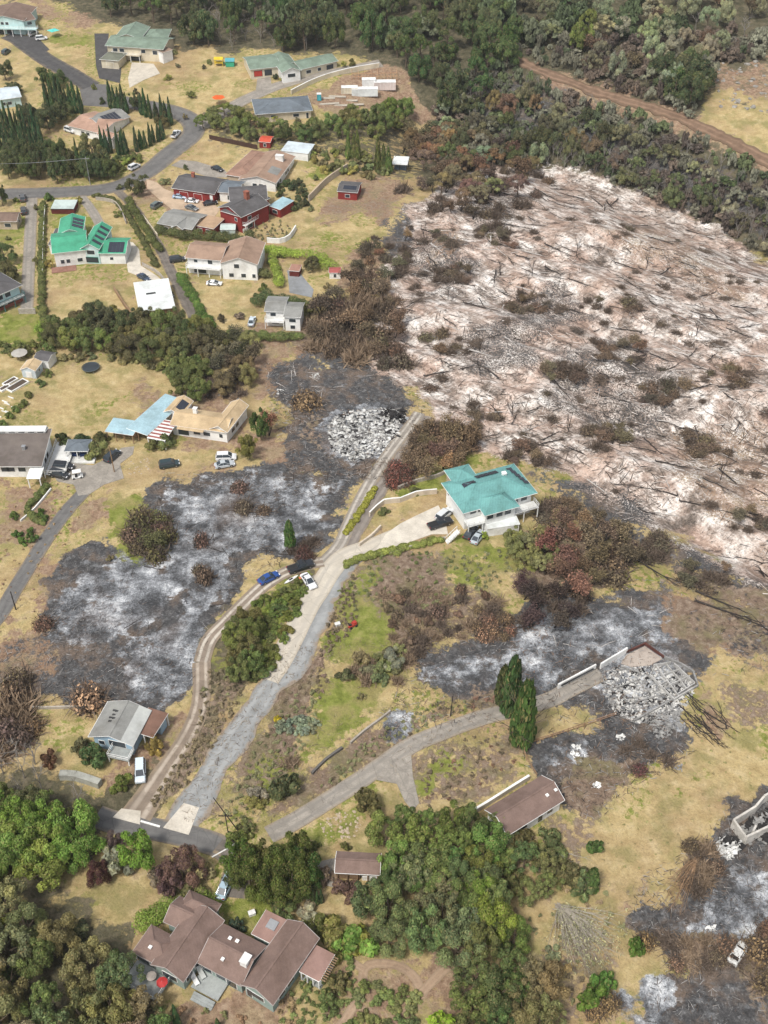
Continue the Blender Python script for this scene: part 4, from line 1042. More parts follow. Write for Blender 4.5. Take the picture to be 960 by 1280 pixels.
class House:
    def __init__(s, name, label, px, py, cat='house', group=None):
        g = P(px, py); s.z = g.z; s.o = g
        s.root = thing(name, label, cat, g, 0, group)
    def loc(s, px, py, up):
        x, y = plane_pt(px, py, s.z+up); return Vector((x-s.o.x, y-s.o.y))
    def wing(s, A, B, C, ez, roof='gable', axis='x', rise=1.4, rm=M_SHING, wm=W_WHITE, ov=0.45, base=-1.5, trim=TRIM, th=0.16, walls=True, depth=None):
        return Wing(s, A, B, C, ez, roof, axis, rise, rm, wm, ov, base, trim, th, walls, depth)
class Wing:
    def __init__(w, h, A, B, C, ez, roof, axis, rise, rm, wm, ov, base, trim, th, walls, depth):
        w.h = h; a = h.loc(*A, ez); b = h.loc(*B, ez); c = h.loc(*C, ez)
        w.ux = (b-a).normalized(); w.uy = Vector((-w.ux.y, w.ux.x)); w.O = a
        w.W = (b-a).length; w.D = depth or abs((c-b).dot(w.uy)); w.ez = ez; w.ov = ov; w.roof = roof; w.axis = axis; w.rise = rise; w.base = base
        W, D = w.W, w.D
        if walls:
            mb = MB(); x0, x1, y0, y1 = ov, W-ov, ov, D-ov
            w.in_ = (x0, x1, y0, y1); top = ez-0.05
            mb.box(x0, x1, y0, y1, base, top)
            if roof == 'gable':
                k = rise*(1-2*ov/(D if axis == 'x' else W))
                if axis == 'x':
                    for (xa, xb) in ((x0, x0+.15), (x1-.15, x1)): mb.prismx(xa, xb, [(y0, top), (y1, top), ((y0+y1)/2, top+k)])
                else:
                    for (ya, yb) in ((y0, y0+.15), (y1-.15, y1)): mb.prismy(ya, yb, [(x0, top), (x1, top), ((x0+x1)/2, top+k)])
            w.wall = w.put(mb, 'wall', wm)
        else: w.in_ = (ov, W-ov, ov, D-ov)
        mb = MB(); tm = MB(); e = ez; r = ez+rise; t = th
        if roof == 'gable' and axis == 'x':
            m = D/2
            mb.slab([(0,0,e),(W,0,e),(W,m,r),(0,m,r)], t); mb.slab([(0,m,r),(W,m,r),(W,D,e),(0,D,e)], t)
            mb.box(0, W, m-.14, m+.14, r-.10, r+.035)
            for x in (0, W): tm.tube((x,0,e-.05),(x,m,r-.05),.065,n=4); tm.tube((x,m,r-.05),(x,D,e-.05),.065,n=4)
            tm.tube((0,-.02,e-.06),(W,-.02,e-.06),.065,n=4)
        elif roof == 'gable':
            m = W/2
            mb.slab([(0,0,e),(m,0,r),(m,D,r),(0,D,e)], t); mb.slab([(m,0,r),(W,0,e),(W,D,e),(m,D,r)], t)
            mb.box(m-.14, m+.14, 0, D, r-.10, r+.035)
            for y in (0, D): tm.tube((0,y,e-.05),(m,y,r-.05),.065,n=4); tm.tube((m,y,r-.05),(W,y,e-.05),.065,n=4)
            tm.tube((W+.02,0,e-.06),(W+.02,D,e-.06),.08,n=4); tm.tube((-.02,0,e-.06),(-.02,D,e-.06),.08,n=4)
        elif roof == 'hip':
            k = min(W, D)/2
            if W >= D: p, q = (k,D/2,r), (W-k,D/2,r); fs = [[(0,0,e),(W,0,e),q,p],[(W,0,e),(W,D,e),q],[(W,D,e),(0,D,e),p,q],[(0,D,e),(0,0,e),p]]
            else: p, q = (W/2,k,r), (W/2,D-k,r); fs = [[(0,0,e),(W,0,e),p],[(W,0,e),(W,D,e),q,p],[(W,D,e),(0,D,e),q],[(0,D,e),(0,0,e),p,q]]
            for f in fs: mb.slab(f, t)
            for (a_, b__) in ((fs[0][0], p), (fs[0][1], q if W >= D else p), (fs[2][0], q), (fs[2][1], p if W >= D else q), (p, q)): mb.tube(a_, b__, .10, n=4)
            for (a_, b__) in (((0,0),(W,0)),((W,0),(W,D)),((0,D),(0,0))): tm.tube((*a_, e-.08), (*b__, e-.08), .09, n=4)
        elif roof == 'flat':
            mb.slab([(0,0,e),(W,0,e),(W,D,e+rise),(0,D,e+rise)], t)
            for (a_, b__) in (((0,0,e-.09),(W,0,e-.09)),((W,0,e-.09),(W,D,e+rise-.09)),((0,D,e+rise-.09),(0,0,e-.09))): tm.tube(a_, b__, .08, n=4)
        w.roofo = w.put(mb, 'roof', rm)
        if trim is not None: w.put(tm, 'fascia', trim, w.roofo)
    def T(w, p):
        v = w.O+w.ux*p[0]+w.uy*p[1]; return (v.x, v.y, p[2])
    def put(w, mb, name, m, parent=None):
        mb.v = [w.T(p) for p in mb.v]
        return mb.build(name, m, parent or w.h.root)
    def win(w, side, t, z, ww, hh, frame=TRIM, glass=GLASS, name='window', n=1):
        """openings on a wall: t = middle (0..1 along the wall); side F front, B back, L left, R right"""
        x0, x1, y0, y1 = w.in_
        for k in range(n):
            tt = t if n == 1 else t+(k-(n-1)/2)*(ww*1.35)/((x1-x0) if side in 'FB' else (y1-y0))
            f = MB(); g = MB()
            for mb, gw, gh, d0, d1 in ((f, ww/2, hh/2, -.02, .06), (g, ww/2-.09, hh/2-.09, .0, .085)):
                if side == 'F': c = x0+(x1-x0)*tt; mb.box(c-gw, c+gw, y0-d1, y0-d0, z-gh, z+gh)
                if side == 'B': c = x0+(x1-x0)*tt; mb.box(c-gw, c+gw, y1+d0, y1+d1, z-gh, z+gh)
                if side == 'L': c = y0+(y1-y0)*tt; mb.box(x0-d1, x0-d0, c-gw, c+gw, z-gh, z+gh)
                if side == 'R': c = y0+(y1-y0)*tt; mb.box(x1+d0, x1+d1, c-gw, c+gw, z-gh, z+gh)
            fo = w.put(f, name, frame); w.put(g, 'pane' if name != 'garage_door' else 'door_panel', glass, fo)
    def on_roof(w, u, v, su, sv, h, m, name, up=0.0, slope=True):
        """a box standing on (or a panel lying on) the roof at fractions u, v"""
        x, y = u*w.W, v*w.D
        def rz(x, y):
            if w.roof == 'flat': return w.ez+w.rise*y/w.D
            if w.roof == 'gable': f = (1-abs(y/w.D-.5)*2) if w.axis == 'x' else (1-abs(x/w.W-.5)*2)
            else:
                k = min(w.W, w.D)/2; f = min(1, min(x, w.W-x, y, w.D-y)/k)
            return w.ez+w.rise*f
        mb = MB(); xs = (x-su/2, x+su/2); ys = (y-sv/2, y+sv/2); c = [(xs[0],ys[0]),(xs[1],ys[0]),(xs[1],ys[1]),(xs[0],ys[1])]
        if slope: mb.slab([(p[0], p[1], rz(*p)+up+h) for p in c], h)
        else:
            mb.box(xs[0], xs[1], ys[0], ys[1], rz(x, y)-.6, rz(x, y)+h); mb.box(xs[0]-.08, xs[1]+.08, ys[0]-.08, ys[1]+.08, rz(x, y)+h+.002, rz(x, y)+h+.12)
        return w.put(mb, name, m, w.roofo)
    def deck(w, x0, x1, y0, y1, z, m=W_GREYW, rail=TRIM, name='deck', posts=True, floor_z=None):
        mb = MB(); mb.box(x0, x1, y0, y1, z-.18, z); d = w.put(mb, name, m)
        r = MB()
        for (a, b) in (((x0,y0),(x1,y0)),((x1,y0),(x1,y1)),((x0,y1),(x0,y0))):
            for hh in (0.5, 1.0): r.tube((*a, z+hh), (*b, z+hh), .05, n=4)
            L = math.dist(a, b); k = max(1, int(L/1.2))
            for i in range(k+1): p = (a[0]+(b[0]-a[0])*i/k, a[1]+(b[1]-a[1])*i/k); r.tube((*p, z), (*p, z+1.0), .045, n=4)
        if rail is not None: w.put(r, 'railing', rail, d)
        if posts:
            p = MB(); k = max(1, int((x1-x0)/3))
            for i in range(k+1): xx = x0+.1+(x1-x0-.2)*i/k; p = MB(); p.box(xx-.09, xx+.09, y0+.05, y0+.23, w.base, z-.18); w.put(p, 'post', rail or m)
        return d
    def posts(w, m=TRIM, k=3, sides='FB'):
        mb = MB(); x0, x1, y0, y1 = w.in_
        for y in ([y0] if 'F' in sides else [])+([y1] if 'B' in sides else []):
            for i in range(k+1): x = x0+(x1-x0)*i/k; mb = MB(); mb.box(x-.09, x+.09, y-.09, y+.09, w.base, w.ez-.1); w.put(mb, 'post', m)
def prismx(s, xa, xb, poly):
    b = len(s.v); n = len(poly)
    s.v += [(xa, y, z) for y, z in poly]+[(xb, y, z) for y, z in poly]
    s.f.append(tuple(b+i for i in reversed(range(n)))); s.f.append(tuple(b+n+i for i in range(n))); s.mi += [0, 0]
    for i in range(n): j = (i+1) % n; s.f.append((b+i, b+j, b+n+j, b+n+i)); s.mi.append(0)
def prismy(s, ya, yb, poly):
    b = len(s.v); n = len(poly)
    s.v += [(x, ya, z) for x, z in poly]+[(x, yb, z) for x, z in poly]
    s.f.append(tuple(b+i for i in range(n))); s.f.append(tuple(b+n+i for i in reversed(range(n)))); s.mi += [0, 0]
    for i in range(n): j = (i+1) % n; s.f.append((b+j, b+i, b+n+i, b+n+j)); s.mi.append(0)
MB.prismx = prismx; MB.prismy = prismy

TAUPE = mat('taupe fascia', (0.40,0.36,0.34), .1, 2, .8)
# big brown roofed house, bottom
h = House('house', 'sprawling house with brown shingle roofs at the bottom of the picture', 300, 1255)
a = h.wing((300,1231),(341,1257),(400,1173), 3.4, 'gable', 'y', 1.9, M_SHING, W_SAGE, trim=TAUPE)
a.win('F', .45, 1.9, 2.4, 1.2); a.win('R', .3, 1.8, 1.6, 1.2, n=2); a.win('R', .75, 1.8, 1.4, 1.2); a.win('F', .15, 1.5, 1.0, 2.1, name='door')
b = h.wing((246,1203),(302,1233),(330,1180), 3.3, 'gable', 'x', 1.7, M_SHING, W_SAGE, trim=TAUPE)
b.win('F', .3, 1.7, 1.8, 1.4, n=2); b.win('F', .75, 1.4, 1.8, 2.1, name='door')
b.on_roof(.87, .42, 1.1, 1.5, .7, W_WHITE, 'chimney', slope=False)
for u, v in ((.35,.7),(.5,.72),(.45,.25)): b.on_roof(u, v, .35, .35, .25, TRIM, 'roof_vent', slope=False)
c = h.wing((188,1206),(229,1228),(288,1154), 3.5, 'gable', 'y', 1.7, M_SHING, W_SAGE, trim=TAUPE)
c.win('F', .5, 1.9, 2.6, 1.4); c.win('R', .25, 1.8, 1.6, 1.3, n=2)
d = h.wing((165,1190),(207,1212),(218,1170), 3.2, 'hip', 'x', 1.3, M_SHING, W_SAGE, trim=TAUPE); d.win('F', .5, 1.6, 2.4, 1.5, n=2); d.on_roof(.4, .3, .35, .35, .2, TRIM, 'roof_vent', slope=False)
e = h.wing((204,1152),(244,1170),(262,1136), 3.2, 'gable', 'x', 1.3, M_SHING, W_SAGE, trim=TAUPE)
f = h.wing((222,1136),(262,1154),(278,1130), 3.45, 'hip', 'x', 1.2, M_SHING, W_SAGE, trim=TAUPE)
g = h.wing((314,1167),(342,1181),(358,1150), 2.9, 'flat', 'x', 0.15, mat('reddish flat roof', (0.30,0.19,0.16), .12, .6, .9), W_SAGE, ov=.25)
g.on_roof(.55, .6, 1.5, 1.5, .22, METAL, 'skylight'); g.win('L', .5, 1.5, 1.6, 1.4)
k = h.wing((374,1214),(399,1227),(422,1195), 2.8, 'flat', 'x', 0.1, mat('reddish flat roof', (0.30,0.19,0.16)), W_SAGE, ov=.2, walls=False); k.posts(TRIM, 3)
mb = MB()
for i in range(11): mb.box(k.W+.02, k.W+.8, .4+i*(k.D-.8)/10-.06, .4+i*(k.D-.8)/10+.06, 2.75, 2.9)
k.put(mb, 'pergola_rafters', W_WOOD)
mb = MB(); mb.box(.3, k.W, .2, k.D-.2, -.4, .25); k.put(mb, 'porch_floor', W_GREYW)
c.deck(c.W+.2, c.W+4.8, 1.0, 6.0, .6, W_GREYW, None, 'deck', False)
mb = MB()
for i in range(3): mb.box(c.W+1.0, c.W+4.6, .35-i*.4, .75-i*.4, .1-i*.15, .5-i*.18)
c.put(mb, 'steps', W_GREYW)
d.deck(.3, d.W+.5, -3.6, .3, .7, W_GREYW, TRIM, 'deck', True)
def each(t, name, m, f, spots):
    for p in spots: r = MB(); f(r, *p); r.build(name, m, t)
def furniture(h_, kind, px, py, col, label, up=.62):
    p = h_.loc(px, py, up)+Vector((h_.o.x, h_.o.y)); mb = MB(); z = h_.z+up
    t = thing({'lounge':'lounge_chair','table':'patio_table','umbrella':'patio_umbrella'}[kind], label, {'lounge':'lounge chair','table':'table','umbrella':'umbrella'}[kind], (p.x, p.y, z), .6)
    m = mat('furniture '+str(col), col, .1, 3, .6)
    if kind == 'lounge':
        mb.box(-.35, .35, -.9, .4, .3, .42); mb.build('seat', m, t); q = MB(); q.slab([(-.35,.4,.42),(.35,.4,.42),(.35,.95,.95),(-.35,.95,.95)], .1); q.build('backrest', m, t)
        each(t, 'leg', m, lambda r, x, y: r.box(x-.04, x+.04, y-.04, y+.04, 0, .3), [(x, y) for x in (-.3, .3) for y in (-.85, .35)])
    elif kind == 'table':
        mb.tube((0,0,.68), (0,0,.76), .75, n=14); mb.build('table_top', m, t); r = MB(); r.tube((0,0,0), (0,0,.68), .07); r.tube((0,0,0), (0,0,.06), .35, n=10); r.build('base', METAL, t)
    else:
        n = 8
        for i in range(n): a0 = 2*PI*i/n; a1 = 2*PI*(i+1)/n; mb.slab([(.85*math.cos(a0),.85*math.sin(a0),1.3),(.85*math.cos(a1),.85*math.sin(a1),1.3),(0,0,1.6)], .03)
        mb.build('canopy', m, t); r = MB(); r.tube((0,0,0), (0,0,1.65), .04); r.build('pole', METAL, t)
furniture(h, 'lounge', 244, 1226, (0.8,0.8,0.78), 'white lounge chair lying on the middle deck of the big brown house')
furniture(h, 'lounge', 252, 1218, (0.5,0.52,0.5), 'grey lounge chair beside the white one on the middle deck')
furniture(h, 'umbrella', 204, 1233, (0.55,0.05,0.05), 'small red umbrella at the end of the left deck')
furniture(h, 'table', 190, 1223, (0.7,0.62,0.55), 'round pale table on the left deck')

# long brown roof, white wall
h = House('house', 'long brown roofed house with a white front wall below the dark conifer pair', 668, 1035)
a = h.wing((634,1045),(706,1000),(672,972), 3.0, 'gable', 'x', 1.7, M_SHING, W_WHITE); a.win('F', .8, 1.6, 1.3, 1.1); a.win('F', .62, 1.3, 1.1, 2.0, name='door'); a.win('F', .3, 1.7, 1.6, 1.0); a.win('L', .5, 1.5, 1.0, 2.1, frame=REDPAINT, glass=REDPAINT, name='door')
for u in (.8, .95): a.on_roof(u, .3, .35, .35, .15, TRIM, 'roof_vent', slope=False)
# small brown carport
h = House('carport', 'small brown roofed carport between the paved court and the grove', 445, 1100)
a = h.wing((418,1091),(475,1094),(467,1066), 2.6, 'gable', 'x', .9, M_SHING, W_WOOD, ov=.35, walls=False); a.posts(W_WOOD, 4); a.put((lambda m: (m.box(.5, a.W*.55, .6, a.D-.6, -1, 2.4), m)[1])(MB()), 'storage_room', W_WOOD)
mb = MB(); mb.box(a.W*.6, a.W-.5, .5, .65, -1, 1.1); a.put(mb, 'half_wall', TRIM)
# powder blue cottage
h = House('house', 'powder blue cottage with grey gable roof and brown flat carport roof', 150, 945)
a = h.wing((110,921),(166,933),(180,886), 3.4, 'gable', 'y', 1.5, M_GREYR, W_BLUE, ov=.6)
a.win('F', .62, 2.3, 3.2, 1.5); a.win('F', .2, 1.8, 1.2, 1.1); a.win('L', .5, 1.8, 1.4, 1.1)
a.put((lambda m: (m.slab([(a.W*.74,0,a.ez+a.rise*.52+.06),(a.W+.1,0,a.ez+.06),(a.W+.1,a.D,a.ez+.06),(a.W*.74,a.D,a.ez+a.rise*.52+.06)], .1), m)[1])(MB()), 'pale_roof_strip', mat('pale grey sheet', (0.45,0.46,0.44), .1, 1, .7), a.roofo)
mb = MB()
for (u, v) in ((.3,.72),(.36,.7),(.34,.6),(.3,.52),(.38,.5),(.33,.42)): mb.box(u*a.W-.3, u*a.W+.3, v*a.D-.15, v*a.D+.15, a.ez+a.rise*2*u-.1, a.ez+a.rise*2*u+.12)
a.put(mb, 'dark_roof_patches', DARKTRIM, a.roofo)
a.deck(a.W*.5, a.W-.3, -1.8, a.ov, 1.5, W_GREYW, TRIM)
b = h.wing((166,914),(191,922),(203,890), 3.1, 'flat', 'x', .15, mat('brown flat roof', (0.20,0.115,0.085), .15, .7, .9), W_BLUE, ov=.2, walls=False); b.posts(TRIM, 2)
mb = MB(); mb.box(.4, b.W-.4, b.D*.55, b.D-.4, -1, 2.9); b.put(mb, 'storage_room', W_BLUE)
# turquoise roofed house
h = House('house', 'large turquoise metal roofed house beside the white slope', 590, 676)
a = h.wing((579,642),(672,616),(636,581), 5.6, 'hip', 'x', 2.1, M_TURQ, W_WHITE, ov=.9, base=-2, th=.2)
a.win('L', .5, 4.2, 4.6, 2.3, TRIM, mat('garage door', (0.70,0.72,0.72), .06, 1, .6, wave=('Z', 2.0)), 'garage_door')
a.win('F', .12, 4.5, 1.6, 1.2, n=1); a.win('F', .3, 4.5, 1.5, 1.2, n=2); a.win('F', .75, 4.4, 1.6, 1.5, n=3); a.win('F', .3, 1.5, 1.6, 1.4, n=2); a.win('F', .8, 1.4, 1.8, 2.0, n=2, name='door'); a.win('L', .88, 4.4, .9, 2, name='door')
b = h.wing((606,645),(650,633),(640,610), 5.5, 'hip', 'x', 1.9, M_TURQ, W_WHITE, ov=.7, base=-2, th=.2); b.win('F', .3, 4.3, 1.6, 1.5, n=2); b.win('F', .75, 4.3, 1.6, 1.5)
c = h.wing((569,608),(600,600),(589,579), 5.75, 'hip', 'x', 1.5, M_TURQ, W_TAN, ov=.5, base=-2, th=.2)
a.deck(.6, a.W-.3, -1.6, .8, 2.9, mat('white deck', (0.7,0.7,0.68), .06, 1, .7), TRIM, 'balcony')
for i in range(5): a.on_roof(.43+i*.06, .80, .95, 1.5, .05, PANEL, 'solar_panel', up=.16)
for i in range(5): a.on_roof(.86+i*.022, .78-i*.11, 1.3, 1.0, .05, PANEL, 'solar_panel', up=.16)
for i in range(3): a.on_roof(.20+i*.055, .62, .9, 1.3, .05, PANEL, 'solar_panel', up=.16)
a.on_roof(.72, .58, .8, .8, .5, TRIM, 'roof_vent', slope=False)
g = House('garage', 'white flat topped garage box in front of the turquoise roofed house', 628, 672)
q = g.wing((610,661),(650,655),(644,644), 2.4, 'flat', 'x', .05, M_WHITER, W_WHITE, ov=.1); q.win('F', .5, 1.1, 4.5, 1.9, TRIM, W_WHITE, 'garage_door')
# outside stairs
st = thing('staircase', 'white outside staircase at the left front corner of the turquoise house', 'stairs', P(565, 676)); mb = MB()
for i in range(9): mb.box(-1.4+i*.32, -1.4+(i+1)*.32, -.6, .6, .25*i-.02, .25*(i+1)-.02)
mb.build('steps', W_WHITE, st); r = MB()
for y in (-.62, .62): r.tube((-1.4, y, .9), (1.5, y, 3.1), .05, n=4); [r.tube((-1.4+i*.7, y, .5*i), (-1.4+i*.7, y, .9+i*.54), .04, n=4) for i in range(5)]
r.build('railing', TRIM, st); st.rotation_euler = (0, 0, .45)
# green roofed house
h = House('house', 'white house with bright jade green roofs and dark solar panels', 110, 330)
a = h.wing((65,317),(110,312),(110,287), 4.6, 'gable', 'x', 1.8, M_JADE, W_WHITE); a.win('F', .3, 1.5, 1.2, 1.3, n=2); a.win('F', .75, 1.5, 1.6, 1.2)
b = h.wing((100,311),(124,312),(122,283), 4.9, 'gable', 'y', 1.7, M_JADE, W_TEAL); b.win('F', .5, 3.7, 2.4, 1.4); b.win('F', .5, 1.3, 3.8, 1.8, frame=mat('green trim',(0.03,0.25,0.17)))
for i in range(4): b.on_roof(.76, .2+i*.2, b.W*.42, 1.3, .05, PANEL, 'solar_panel', up=.02)
c = h.wing((122,317),(157,317),(155,297), 3.6, 'gable', 'x', 1.5, M_JADE, W_WHITE); c.win('F', .45, 1.8, 1.1, 1.0)
for i in range(4): c.on_roof(.42+i*.14, .25, 1.1, c.D*.40, .05, PANEL, 'solar_panel', up=.02)
d = h.wing((72,293),(104,291),(104,271), 4.3, 'gable', 'y', 1.4, M_JADE, W_WHITE)
for i in range(3): d.on_roof(.76, .3+i*.2, d.W*.4, 1.6, .05, PANEL, 'solar_panel', up=.02)
mb = MB(); mb.box(-1, 6, -3, .2, -.3, .12); a.put(mb, 'patio', mat('brick patio', (0.30,0.16,0.12), .2, 2, .9))
e = h.wing((60,306),(70,306),(72,286), 3.0, 'flat', 'x', .2, M_DARKR, W_WHITE, ov=.2)
# white roofed carport
h = House('carport', 'open shed with large white flat roof and a small dark skylight', 175, 398)
a = h.wing((174,390),(219,384),(192,351), 3.0, 'flat', 'x', .3, M_WHITER, W_WOOD, ov=.5, walls=False, th=.2); a.posts(W_WOOD, 4); a.on_roof(.42, .55, 2.6, .8, .06, DARKTRIM, 'skylight', up=.04)
mb = MB(); mb.box(.3, .5, .6, a.D-.4, -1, 1.9); mb.box(a.W*.3, a.W-.6, .9, a.D*.5, -1, 2.6); a.put(mb, 'wall', W_WOOD)
# two storey white house with tan brown roof
h = House('house', 'two storey white house with tan brown roof and long balcony', 280, 352)
a = h.wing((275,329),(322,331),(330,303), 5.2, 'gable', 'y', 1.9, M_SHINGL, W_WHITE, ov=.4); a.win('F', .42, 4.3, 1.6, 1.4); a.win('F', .25, 1.4, 1.5, 1.3); a.win('F', .6, 1.4, 1.5, 1.3); a.win('F', .9, 1.4, 1.1, 1.3)
b = h.wing((231,322),(277,326),(284,304), 5.0, 'gable', 'x', 1.6, M_SHINGL, W_WHITE, ov=.5); b.win('F', .25, 4.0, 1.2, 1.0); b.win('F', .68, 4.0, 1.5, 1.4); b.win('F', .35, 1.2, 3.6, 1.9, DARKTRIM, GLASS); b.deck(.4, b.W-.3, -1.3, .6, 2.6, W_WHITE, TRIM, 'balcony')
# small white two storey house
h = House('house', 'small white two storey house with grey roof and front balcony', 352, 408)
a = h.wing((330,389),(356,390),(366,371), 4.6, 'gable', 'x', 1.0, M_GREYR, W_WHITE, ov=.4); a.win('F', .4, 3.5, 1.6, 1.1); a.win('F', .5, 1.3, 2.0, 1.4)
b = h.wing((354,396),(376,397),(381,378), 4.4, 'gable', 'x', 1.0, M_GREYR, W_WHITE, ov=.35); b.win('F', .5, 3.2, 1.9, 1.1); b.win('F', .5, 1.2, 1.4, 1.2)
a.deck(.2, a.W-.2, -1.3, .5, 2.1, W_WHITE, TRIM, 'balcony')
# barn red compound
h = House('garage', 'barn red garage with dark roof and white doors', 245, 256)
a = h.wing((214,235),(268,243),(277,223), 3.2, 'gable', 'x', 1.7, M_DARKR, W_RED)
a.win('F', .25, 1.2, 3.0, 2.2, TRIM, W_RED, 'garage_door'); a.win('F', .6, 1.2, 3.0, 2.2, TRIM, W_RED, 'garage_door'); a.win('F', .93, 1.4, 1.0, 2.2, TRIM, TRIM, 'door'); a.on_roof(.33, .55, .9, .9, 1.6, BRICK, 'chimney', slope=False)
h = House('house', 'barn red two storey house with dark roofs and red brick chimney', 303, 287)
a = h.wing((272,259),(301,272),(330,252), 5.4, 'gable', 'y', 1.9, M_DARKR, W_RED, base=-1); a.win('F', .3, 3.7, 1.4, 1.2); a.win('F', .75, 3.7, 1.2, 1.2); a.win('R', .3, 3.8, 1.5, 1.2); a.win('R', .3, 1.3, 2.2, 1.6); a.on_roof(.5, .62, 1.3, 1.3, 2.2, BRICK, 'chimney', slope=False)
b = h.wing((301,271),(338,247),(324,233), 5.3, 'hip', 'x', 1.8, M_DARKR, W_RED); b.win('F', .3, 3.8, 1.5, 1.2, n=2); b.win('F', .75, 3.8, 1.5, 1.2); b.win('F', .4, 1.2, 2.0, 1.6, n=2); b.deck(.3, b.W*.6, -1.4, .5, 2.5, W_WHITE, TRIM, 'balcony')
c = h.wing((287,252),(335,249),(334,231), 5.6, 'gable', 'x', 1.8, M_DARKR, W_RED)
d = h.wing((272,240),(298,242),(296,226), 3.2, 'gable', 'x', 1.1, M_SLATE, W_WHITE); d.win('F', .5, 1.4, 1.0, 1.6, name='door')
e = h.wing((336,257),(350,262),(352,247), 2.9, 'flat', 'x', .5, M_SKY, W_RED, ov=.15); e.win('F', .5, 1.5, 2.0, 1.2)
h = House('house', 'low grey roofed house at the foot of the tan drive', 215, 288)
a = h.wing((196,279),(240,287),(252,267), 2.9, 'gable', 'x', 1.2, M_GREYR, W_TAN); a.win('F', .3, 1.4, 1.6, 1.2, n=2); a.win('F', .7, 1.2, 1.0, 2.0, name='door')
b = h.wing((214,284),(228,287),(233,274), 2.95, 'gable', 'y', 1.1, M_GREYR, W_TAN)
h = House('shed', 'small red outbuilding with flat tan roof and white windows', 256, 293)
a = h.wing((241,281),(267,286),(275,272), 2.8, 'flat', 'x', .1, mat('tan flat roof', (0.42,0.29,0.19), .12, 1, .9), W_RED, ov=.2); a.win('F', .3, 1.5, 1.6, 1.1); a.win('F', .72, 1.5, 1.6, 1.1)
h = House('greenhouse', 'little pale glass greenhouse between the red outbuilding and the red house', 284, 291)
a = h.wing((275,287),(294,287),(293,279), 2.0, 'gable', 'x', .6, mat('clouded glass', (0.5,0.58,0.55), .1, 1, .3), mat('clouded glass wall', (0.45,0.52,0.5), .1, 1, .3), ov=.1)
# long brown roof with large pale chimney
h = House('house', 'long low house with brown roof, white side wall and wide pale chimney', 330, 232)
a = h.wing((298,224),(345,229),(386,197), 3.2, 'gable', 'y', 1.6, M_SHINGL, W_WHITE); a.win('R', .2, 1.6, 1.6, 1.2, n=2); a.win('R', .6, 1.6, 1.6, 1.2, n=2); a.win('F', .5, 1.6, 1.6, 1.2, n=2); a.on_roof(.72, .72, 2.6, 1.4, 1.6, W_WHITE, 'chimney', slope=False)
b = h.wing((281,218),(312,223),(345,192), 3.0, 'hip', 'x', 1.3, mat('reddish brown shingle', (0.31,0.19,0.14), .14, .7, .9), W_TAN); a.on_roof(.78, .35, 3.4, 5, .03, M_GREYR, 'grey_patch', up=.01)
# slate blue hip roof
h = House('house', 'cream house with slate blue hip roof in the upper gardens', 355, 152)
a = h.wing((319,143),(391,138),(375,120), 3.2, 'hip', 'x', 1.9, M_SLATE, W_CREAM, ov=.6); a.win('F', .3, 1.7, 1.8, 1.2); a.win('F', .72, 1.7, 2.2, 1.2); a.win('F', .93, 1.3, 1.0, 2.1, name='door')
# sage green roofs
h = House('house', 'low house with angular sage green roofs beside the uphill concrete drive', 375, 92)
a = h.wing((312,87),(351,83),(344,67), 3.1, 'gable', 'x', 1.4, M_SAGE, W_CREAM); a.win('F', .25, 1.2, 3.2, 2.2, DARKTRIM, REDPAINT, 'garage_door'); a.win('F', .6, 1.2, 2.8, 2.2, DARKTRIM, GLASS, 'garage_door')
b = h.wing((352,91),(377,88),(356,68), 3.2, 'gable', 'y', 1.4, M_SAGE, W_WHITE); b.win('F', .5, 1.7, 3.0, 1.4)
c = h.wing((376,87),(423,76),(417,65), 3.1, 'gable', 'x', 1.4, M_SAGE, W_CREAM); c.win('F', .2, 1.5, 2.2, 1.3); c.win('F', .5, 1.5, 1.6, 1.3); c.win('F', .8, 1.2, 3.0, 2.1, DARKTRIM, GLASS, 'garage_door')
h = House('house', 'large house with stepped sage green roofs above the pale forecourt', 165, 80)
a = h.wing((131,57),(204,62),(201,46), 5.4, 'gable', 'x', 1.6, M_SAGE, W_CREAM, ov=.6); a.win('F', .2, 3.9, 2.0, 1.4, n=2); a.win('F', .5, 1.2, 4.0, 2.4, DARKTRIM, GLASS); a.win('F', .65, 4.0, 1.8, 1.4); a.win('F', .86, 3.8, 2.0, 1.6); a.deck(3, a.W*.6, -1.5, .6, 2.8, W_CREAM, TRIM, 'balcony')
b = h.wing((142,48),(176,49),(180,33), 6.2, 'gable', 'y', 1.8, M_SAGE, W_CREAM)
c = h.wing((176,49),(209,49),(206,36), 5.3, 'hip', 'x', 1.4, M_SAGE, W_CREAM)
d = h.wing((124,74),(148,76),(152,66), 3.0, 'hip', 'x', 1.1, mat('olive grey roof', (0.17,0.18,0.14), .15, 1, .9), W_CREAM); d.win('F', .5, 1.2, 3, 2, TRIM, W_CREAM, 'garage_door')
e = h.wing((203,66),(216,62),(214,50), 4.6, 'flat', 'x', .3, mat('brown tile', (0.28,0.20,0.15), .15, 1, .9), W_WHITE, ov=.2)
